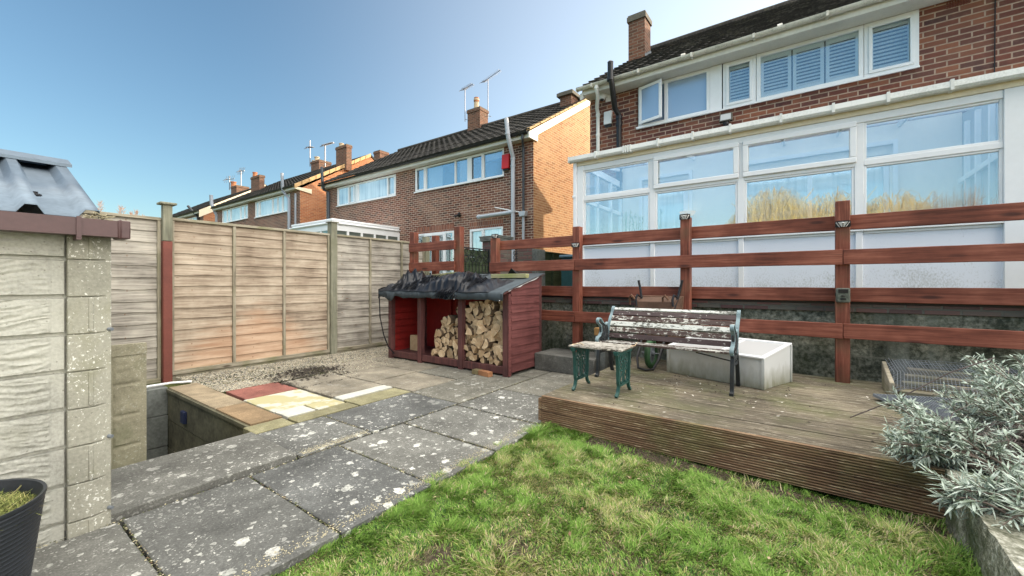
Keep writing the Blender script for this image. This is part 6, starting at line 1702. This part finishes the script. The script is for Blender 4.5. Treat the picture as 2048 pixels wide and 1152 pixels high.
# bricks by the wall left of the bench
for k, (x, y, z, m, lab) in enumerate([(-2.02, 4.62, -.58, 'orange', 'upper orange block on the dark post behind the bench arm'), (-1.68, 4.45, -.85, 'b', 'pink grey brick under the wheelbarrow behind the small table'),]):
    b = MB(); b.box(x - .07, x + .07, y - .05, y + .05, z - .045, z + .045); 
    tag(b.build('brick', simple('loose_brick_%d' % k, (.30, .17, .06) if k == 0 else (.20, .13, .12), .9, .4, 12), bev=.006), ['ochre block on top of the small dark stand behind the bench arm', 'pink grey brick on the deck under the bench beside the wheelbarrow'][k], 'brick')
b = MB(); b.box(-2.08, -1.95, 4.57, 4.67, -1.10, -.63); tag(b.build('block_stand', M['pitback'], bev=.01), 'dark damp concrete block standing against the wall behind the bench arm', 'block')

# trays and netted boards right of the trail camera
nb = thing('slatted_crate', 'weathered low crate of boards under torn wire netting against the mossy wall', 'crate', (1.1, 4.55, -.89))
b = MB()
for k, (y, z, h) in enumerate([(4.30, -.825, .06), (4.40, -.775, .03), (4.50, -.735, .03), (4.62, -.70, .05)]): b.box(.56 + .03 * k, 1.75, y, y + .085, z - h, z)
b.build('board', M['batten_h'], nb, bev=.005)
b = MB(); b.prism([(.50, 4.28, -.895), (.50, 4.74, -.895), (.50, 4.74, -.67), (.50, 4.30, -.77)], (.03, 0, 0)); b.build('end_panel', M['batten_h'], nb, bev=.006)
b = MB(); rd = random.Random(3)
for k in range(34):
    y = 4.28 + k * .013; z = -.81 + (y - 4.28) * .36
    b.tube([(.52 + rd.uniform(-.02, .02), y - .02, z - .03), (.60, y, z + .015), (.9, y + .02, z + .012 + rd.uniform(-.006, .01)), (1.35, y + .01, z + .01)], .0018, 4)
for k in range(40):
    x = .52 + k * .02; b.tube([(x, 4.27, -.80), (x + .03, 4.5, -.715), (x, 4.7, -.65 + rd.uniform(0, .02))], .0016, 4)
b.build('wire_netting', M['lead'], nb)
b = MB(); t0 = MB()
A0, A1, A2, A3 = Vector((.40, 4.22, -.865)), Vector((1.05, 4.30, -.83)), Vector((1.05, 3.85, -.872)), Vector((.62, 3.72, -.885))
for k in range(34):
    f = k / 33; p = A0.lerp(A1, f); q = A3.lerp(A2, f); b.bar(p + Vector((0, 0, .008)), q + Vector((0, 0, .008)), .006, .010)
b.add([A0, A1, A2, A3], [(0, 1, 2, 3)]); b.bar(A3, A2, .012, .02); b.bar(A0, A3, .012, .02); b.bar(A0, A1, .012, .02)
tag(b.build('ribbed_tray', simple('grey_ribbed_plastic', (.17, .19, .21), .5, .25, 12)), 'grey ribbed plastic sheet tilted on the deck beside the netted crate', 'tray')

# iron gate, brick piers and green fence beyond the rails
ig = thing('iron_gate', 'tall green iron side gate with scrollwork beside the brick pier', 'gate', (-4.72, 5.45, -.2))
b = MB(); xg, y0, y1 = -4.70, 5.10, 5.80
zt = lambda y: .60 + .09 * ((y - y0) / (y1 - y0) - .4) * 0 
for y in (y0, y1): b.box(xg - .012, xg + .012, y - .012, y + .012, -.2, .61)
for z in (-.12, .15, .585): b.box(xg - .01, xg + .01, y0, y1, z, z + .02)
for k in range(1, 8): b.tube([(xg, y0 + (y1 - y0) * k / 8, -.15), (xg, y0 + (y1 - y0) * k / 8, .36)], .006, 5)
for k in range(4):
    y = y0 + .10 + k * .17; b.tube([(xg, y + .06 * math.cos(f), .42 + .06 * math.sin(f)) for f in [i / 14 * 2 * math.pi for i in range(15)]], .007, 5); b.tube([(xg, y + .04 * math.cos(f), .54 + .04 * math.sin(f)) for f in [i / 10 * 2 * math.pi for i in range(11)]], .006, 5)
b.tube([(xg, y0 + .05, .36), (xg, y0 + .2, .5), (xg, y0 + .35, .36), (xg, y0 + .5, .5), (xg, y0 + .65, .36)], .007, 5)
b.build('iron_frame', M['irondark'], ig)
b = MB()
for k in range(6): b.box(xg - .035, xg - .022, y0 - .02, y1 + .02, -.2 + k * .13, -.2 + k * .13 + .122)
b.build('backing_board', M['greenfence'], ig)
ip = thing('brick_pier', 'red brick pier with crumbling stone cap right of the iron gate', 'pier', (-4.68, 6.0, -.2))
b = MB(); b.box(-4.88, -4.48, 5.84, 6.2, -.2, .76); b.build('pier_brick', M['purplebrick'], ip, smooth=0)
b = MB(); rd = random.Random(7)
for k in range(4): b.box(-4.92 + rd.uniform(-.02, .02), -4.45 + rd.uniform(-.03, .02), 5.80, 6.24, .762 + k * .024, .762 + k * .024 + .021)
b.build('cap', M['pitback'], ip, bev=.005)
ip2 = thing('brick_pier', 'lower pale edged brick pier behind the first long rail', 'pier', (-4.2, 6.6, -.2))
b = MB(); b.box(xy(1036, 6.6), xy(1064, 6.6), 6.6, 6.9, -.2, .66); b.build('pier_brick', M['purplebrick'], ip2, smooth=0)
b = MB(); b.box(xy(1064, 6.6) + .002, xy(1074, 6.6), 6.6, 6.9, -.2, .64); b.build('rendered_edge', M['pitback'], ip2, bev=.004)
g2 = thing('iron_gate', 'small black scrollwork gate piece between the two brick piers', 'gate', (-4.3, 6.2, -.2))
b = MB(); xa, xb_ = xy(1008, 6.3), xy(1034, 6.3)
for x in (xa, xb_): b.tube([(x, 6.3, -.2), (x, 6.3, .62)], .010, 6)
for k in range(5):
    z = .56 - k * .085
    for x in (xa + .05, xb_ - .05): b.tube([(x + .035 * math.cos(f), 6.3, z + .035 * math.sin(f)) for f in [i / 10 * 2 * math.pi for i in range(11)]], .006, 5)
b.build('scrollwork', M['irondark'], g2)
gf = thing('panel_fence', 'dark green lap fence running back between the two houses', 'fence', (-4.0, 8.5, -.2))
b = MB(); xf = -4.55
ya, yb = yx(1075, xf), 11.0
for k in range(8):
    z0 = -.2 + k * .105; b.prism([(xf - .01, ya, z0), (xf + .012, ya, z0), (xf + .004, ya, z0 + .112), (xf - .01, ya, z0 + .112)], (0, yb - ya, 0))
b.build('lap_boards', M['greenfence'], gf, smooth=15)
b = MB()
for k in range(8): y = ya + (yb - ya) * k / 7; b = MB(); b.box(xf + .014, xf + .05, y, y + .04, -.2, .64); b.build('post', M['greenfence'], gf)
b = MB(); b.box(xf - .02, xf + .05, ya, yb, .642, .665); b.build('top_rail', M['greenfence'], gf)
gf2 = thing('panel_fence', 'green lap fence behind the short rails, left of the iron gate', 'fence', (-5.2, 6.5, -.2))
b = MB()
for k in range(6):
    z0 = -.2 + k * .115; b.prism([(-6.1, 6.35, z0), (-6.1, 6.365, z0), (-6.1, 6.365, z0 + .12), (-6.1, 6.357, z0 + .12)], (1.12, 0, 0))
b.build('lap_boards', M['greenfence'], gf2, smooth=15)
b = MB(); b.box(-6.1, -4.98, 6.33, 6.38, .50, .52); b.build('top_rail', M['greenfence'], gf2)
b = MB(); b.lathe((-3.55, 8.6, -.2), [(.24, 0), (.30, .75), (.31, .78), (.29, .80)], 16); bn_ = thing('waste_bin', 'dark teal bin standing in the passage between the houses', 'bin', (-3.9, 8.6, -.2)); 
b = MB(); xq = xy(1139, 7.4); b.box(xq - .14, xq + .14, 7.3, 7.6, -.2, .50); b.build('body', simple('teal_bin', (.02, .07, .075), .5), bn_, bev=.02)
b = MB(); b.box(xq - .17, xq + .15, 7.27, 7.62, .505, .56); b.build('lid', simple('blue_grey_lid', (.10, .17, .21), .5), bn_, bev=.015)

# ---------------------------------------------------------------- silver leaved shrubs
def leaf(b, c, d, L, W, up, curl=.25):
    d = d.normalized(); s = d.cross(up)
    if s.length < .05: s = d.orthogonal()
    s.normalize(); n = s.cross(d)
    st = [(0, .12), (.22, .75), (.5, 1.0), (.78, .7), (1, .05)]
    ctr = []; Lf = []; Rt = []
    for f, w_ in st:
        p = c + d * L * f - n * (curl * L * f * f); ctr.append(p - n * W * .12 * w_); Lf.append(p + s * W * w_ / 2 + n * W * .10); Rt.append(p - s * W * w_ / 2 + n * W * .10)
    k = len(st)
    b.add(ctr + Lf + Rt, [f for i in range(k - 1) for f in ((k + i, i, i + 1, k + i + 1), (i, 2 * k + i, 2 * k + i + 1, i + 1))])
def shrub(label, root, tips, seed, nl=(26, 38), LL=(.026, .060), extra=0):
    rd = random.Random(seed); root = Vector(root)
    o = thing('silver_shrub', label, 'shrub', tuple(root), 'silver leaved shrubs in the raised bed')
    bs, bl = MB(), MB()
    for tip in tips:
        tip = Vector(tip); r0 = root + Vector((rd.gauss(0, .06), rd.gauss(0, .06), 0))
        mid = r0.lerp(tip, .5) + Vector((rd.gauss(0, .05), rd.gauss(0, .05), rd.uniform(.0, .10)))
        P = []
        for i in range(9):
            f = i / 8; P.append(r0 * (1 - f) ** 2 + mid * 2 * f * (1 - f) + tip * f * f + Vector((rd.gauss(0, .004), rd.gauss(0, .004), rd.gauss(0, .004))))
        bs.tube(P, [.006 * (1 - .7 * i / 8) for i in range(9)], 5)
        ax = (P[-1] - P[-2]).normalized()
        for _ in range(rd.randint(1, 3)):                # side shoots
            j = rd.randint(4, 7); sd_ = (ax + Vector((rd.gauss(0, .6), rd.gauss(0, .6), rd.gauss(.25, .4)))).normalized(); q = P[j] + sd_ * rd.uniform(.06, .13)
            bs.tube([P[j], (P[j] + q) / 2 + Vector((0, 0, .006)), q], [.003, .0025, .0015], 4)
            for k in range(rd.randint(14, 20)):
                f = rd.uniform(.35, 1); c = P[j].lerp(q, f); dd = (sd_ * rd.uniform(.3, 1.0) + Vector((rd.gauss(0, .6), rd.gauss(0, .6), rd.gauss(.1, .5)))).normalized()
                leaf(bl, c, dd, rd.uniform(*LL) * .85, rd.uniform(.005, .010), Vector((rd.gauss(0, .3), rd.gauss(0, .3), 1)), rd.uniform(-.1, .5))
        for k in range(rd.randint(*nl)):
            f = rd.uniform(.62, 1) if rd.random() < .75 else rd.uniform(.35, .7); j = min(7, int(f * 8)); c = P[j].lerp(P[j + 1], f * 8 - j)
            dd = (ax * rd.uniform(.2, 1.1) + Vector((rd.gauss(0, .6), rd.gauss(0, .6), rd.gauss(.12, .45)))).normalized()
            leaf(bl, c, dd, rd.uniform(*LL), rd.uniform(.0055, .0115), Vector((rd.gauss(0, .3), rd.gauss(0, .3), 1)), rd.uniform(-.1, .6))
    bs.build('stems', M['stemgrey'], o); bl.build('leaves', M['silver'], o, smooth=60)
    return o
rd = random.Random(31)
def cloud(n, boxes):
    out = []
    for k in range(n):
        x0, x1, y0, y1, z0, z1 = boxes[k % len(boxes)]; out.append((rd.uniform(x0, x1), rd.uniform(y0, y1), rd.uniform(z0, z1)))
    return out
def P3(px_, py_, t_): return tuple(pt(px_, py_, t_))
def pixcloud(n, regs):                                    # (x0,x1,y0,y1,near,far)
    out = []
    for k in range(n):
        a = regs[k % len(regs)]; out.append(P3(rd.uniform(a[0], a[1]), rd.uniform(a[2], a[3]), rd.uniform(a[4], a[5])))
    return out
shrub('tall silver leaved shrub at the back of the raised bed, below the lowest rail', (1.05, 3.35, -.92),
      pixcloud(115, [(1930, 2040, 708, 775, 2.3, 2.9), (1930, 2080, 750, 820, 2.1, 2.8), (2000, 2200, 705, 860, 2.1, 2.9), (1870, 1990, 785, 830, 2.2, 2.7), (2030, 2300, 700, 800, 2.2, 2.9)]), 41)
shrub('silver leaved shrub spreading over the corner of the deck', (.72, 2.98, -.9),
      pixcloud(105, [(1770, 1850, 800, 900, 2.0, 2.4), (1760, 1880, 840, 930, 1.95, 2.3), (1820, 1950, 845, 920, 1.9, 2.3), (1850, 2000, 860, 930, 1.95, 2.3), (1775, 1870, 870, 945, 1.95, 2.2)]), 42)
shrub('low broad leaved silver shrub growing over the lichened bed wall', (.74, 2.40, -.9),
      pixcloud(34, [(1895, 1925, 975, 1005, 1.6, 1.75), (2000, 2070, 950, 1040, 1.5, 1.8), (2030, 2140, 970, 1100, 1.45, 1.7), (2010, 2100, 915, 980, 1.6, 1.9), (1960, 2010, 985, 1020, 1.6, 1.75)]), 43, nl=(16, 26), LL=(.04, .085))
# dead grey undergrowth between them
b = MB(); 
for k in range(330):
    a = Vector(P3(rd.uniform(1830, 2250), rd.uniform(860, 940), rd.uniform(2.0, 2.6))); d = Vector((rd.gauss(0, .14), rd.gauss(0, .14), rd.uniform(-.05, .14)))
    b.tube([a, a + d * .5 + Vector((rd.gauss(0, .02), rd.gauss(0, .02), .02)), a + d], [.0022, .0018, .001], 4)
b.tube([P3(1700, 835, 2.6), P3(1790, 800, 2.4), P3(1900, 745, 2.2), P3(1990, 715, 2.1)], .0035, 5)
for k in range(1300):
    c = Vector(P3(rd.uniform(1840, 2250), rd.uniform(850, 945), rd.uniform(2.0, 2.6)))
    dd = Vector((rd.gauss(0, 1), rd.gauss(0, 1), rd.gauss(0, .7))); leaf(b, c, dd, rd.uniform(.02, .045), rd.uniform(.006, .011), Vector((0, 0, 1)), rd.uniform(-.4, .6))
tag(b.build('dead_undergrowth', M['greyleaf'], smooth=0), 'tangle of dead grey stems and leaves filling the raised bed between the shrubs', 'undergrowth', kind='stuff')

# ---------------------------------------------------------------- far trees over the fence
def poplar(px_, top, w_px, seed, lab, Y=95):
    rd = random.Random(seed); x = xy(px_, Y); t_ = Y / dr(px_)[1]; H = (HZ - top) / F * t_ + .2; W = w_px / F * t_ / 2
    o = thing('bare_poplar', lab, 'tree', (x, Y, -.2), 'bare poplars beyond the lap fence')
    b = MB(); b.tube([(x, Y, -.2), (x, Y, H * .5), (x + .1, Y, H * .96)], [.35, .22, .04], 7); b.build('trunk', M['orangetwig'], o)
    b = MB()
    for k in range(520):
        z0 = H * rd.uniform(.22, .93); a = rd.uniform(0, 6.3); f = 1 - abs((z0 / H - .6) / .45) ** 2; r_ = W * max(.15, f) * rd.uniform(.3, 1); L_ = rd.uniform(.6, 2.2)
        c = Vector((x + math.cos(a) * r_ * .3, Y + math.sin(a) * r_ * .3, z0)); e = Vector((x + math.cos(a) * r_, Y + math.sin(a) * r_, min(H, z0 + L_ * 1.4)))
        b.tube([c, c.lerp(e, .5) + Vector((math.cos(a), math.sin(a), 0)) * .15, e], [.10, .07, .03], 3, cap=False)
    b.build('crown', M['orangetwig'], o)
poplar(201, 393, 26, 1, 'leftmost bare orange poplar above the lap fence')
poplar(243, 403, 30, 2, 'widest bare orange poplar, second from the left above the fence')
poplar(262, 416, 20, 3, 'short bare poplar just right of the widest one above the fence')
poplar(273, 414, 18, 4, 'slim bare poplar nearest the wooden fence post')
poplar(287, 424, 12, 5, 'tiny bare poplar touching the wooden fence post on its left')

# ---------------------------------------------------------------- gardens behind the camera, mirrored in the glass
def weeping(x, y, H, W, seed, lab, mat, n, kind='willow_tree'):
    rd = random.Random(seed); o = thing(kind, lab, 'tree', (x, y, -1.165))
    b = MB(); b.tube([(x, y, -1.165), (x + .1, y, .6), (x, y, H * .55)], [.28, .2, .12], 8)
    for k in range(14):
        a = rd.uniform(0, 6.3); b.tube([(x, y, rd.uniform(.3, H * .5)), (x + math.cos(a) * W * .35, y + math.sin(a) * W * .35, H * .68), (x + math.cos(a) * W * .7, y + math.sin(a) * W * .7, H * rd.uniform(.7, .95))], [.05, .035, .01], 5)
    b.build('trunk', mat, o)
    b = MB()
    for k in range(n):
        a = rd.uniform(0, 6.3); r_ = W * rd.random() ** .6; h0 = H * (1 - .45 * (r_ / W) ** 2) * rd.uniform(.72, 1.0); c = Vector((x + math.cos(a) * r_ * .8, y + math.sin(a) * r_ * .8, h0 - .5)); dr_ = rd.uniform(.8, H * .6)
        out_ = Vector((math.cos(a + rd.gauss(0, .5)), math.sin(a + rd.gauss(0, .5)), 0)) * rd.uniform(.2, .7)
        P = [c, c + out_ * .4 + Vector((0, 0, .35)), c + out_ * .8 + Vector((0, 0, .1)), c + out_ - Vector((0, 0, dr_ * .5)), c + out_ * 1.05 - Vector((rd.gauss(0, .08), rd.gauss(0, .08), dr_))]
        b.tube(P, [.011, .010, .009, .007, .003], 3, cap=False)
    b.build('crown', mat, o)
weeping(-1.6, -13.5, 5.2, 2.8, 51, 'golden weeping willow standing in the garden behind the viewer', M['gold'], 1900)
weeping(3.2, -14.2, 4.5, 2.3, 52, 'smallest golden willow, nearest the bare twiggy shrub behind the viewer', M['gold'], 1100)
weeping(.9, -15.2, 5.0, 2.6, 53, 'middle golden willow standing further back behind the viewer', M['gold'], 1300)
def shrubby(x, y, H, W, seed, lab):
    rd = random.Random(seed); o = thing('bare_shrub', lab, 'shrub', (x, y, -1.165)); b = MB()
    for k in range(420):
        a = rd.uniform(0, 6.3); s = rd.uniform(.2, 1); e = Vector((x + math.cos(a) * W * s, y + math.sin(a) * W * s, H * (1 - .45 * s * s) * rd.uniform(.75, 1))); r0 = Vector((x, y, -1.165))
        m_ = r0.lerp(e, .5) + Vector((math.cos(a) * .1, math.sin(a) * .1, -.2)); b.tube([r0, m_, e], [.016, .010, .004], 3, cap=False)
        for q in range(3):
            j = m_.lerp(e, rd.uniform(.1, .8)); b.tube([j, j + Vector((rd.gauss(0, .25), rd.gauss(0, .25), rd.uniform(.2, .6)))], [.007, .003], 3, cap=False)
    b.build('branches', M['twig'], o)
shrubby(4.9, -12.5, 4.2, 1.9, 61, 'bare twiggy shrub in the garden behind the viewer')
shrubby(-6.5, -13.0, 3.4, 1.8, 62, 'bare spreading shrub left of the golden willow behind the viewer')
bw = thing('boundary_wall', 'pale timber boundary fence at the end of the garden behind the viewer', 'fence', (0, -16.5, -1.165))
b = MB(); 
for k in range(60): b.box(-12 + k * .4, -12 + k * .4 + .39, -16.55, -16.5, -1.165, 1.9)
b.build('fence_boards', simple('sunlit_yellow_board', (.50, .38, .20), .8), bw)
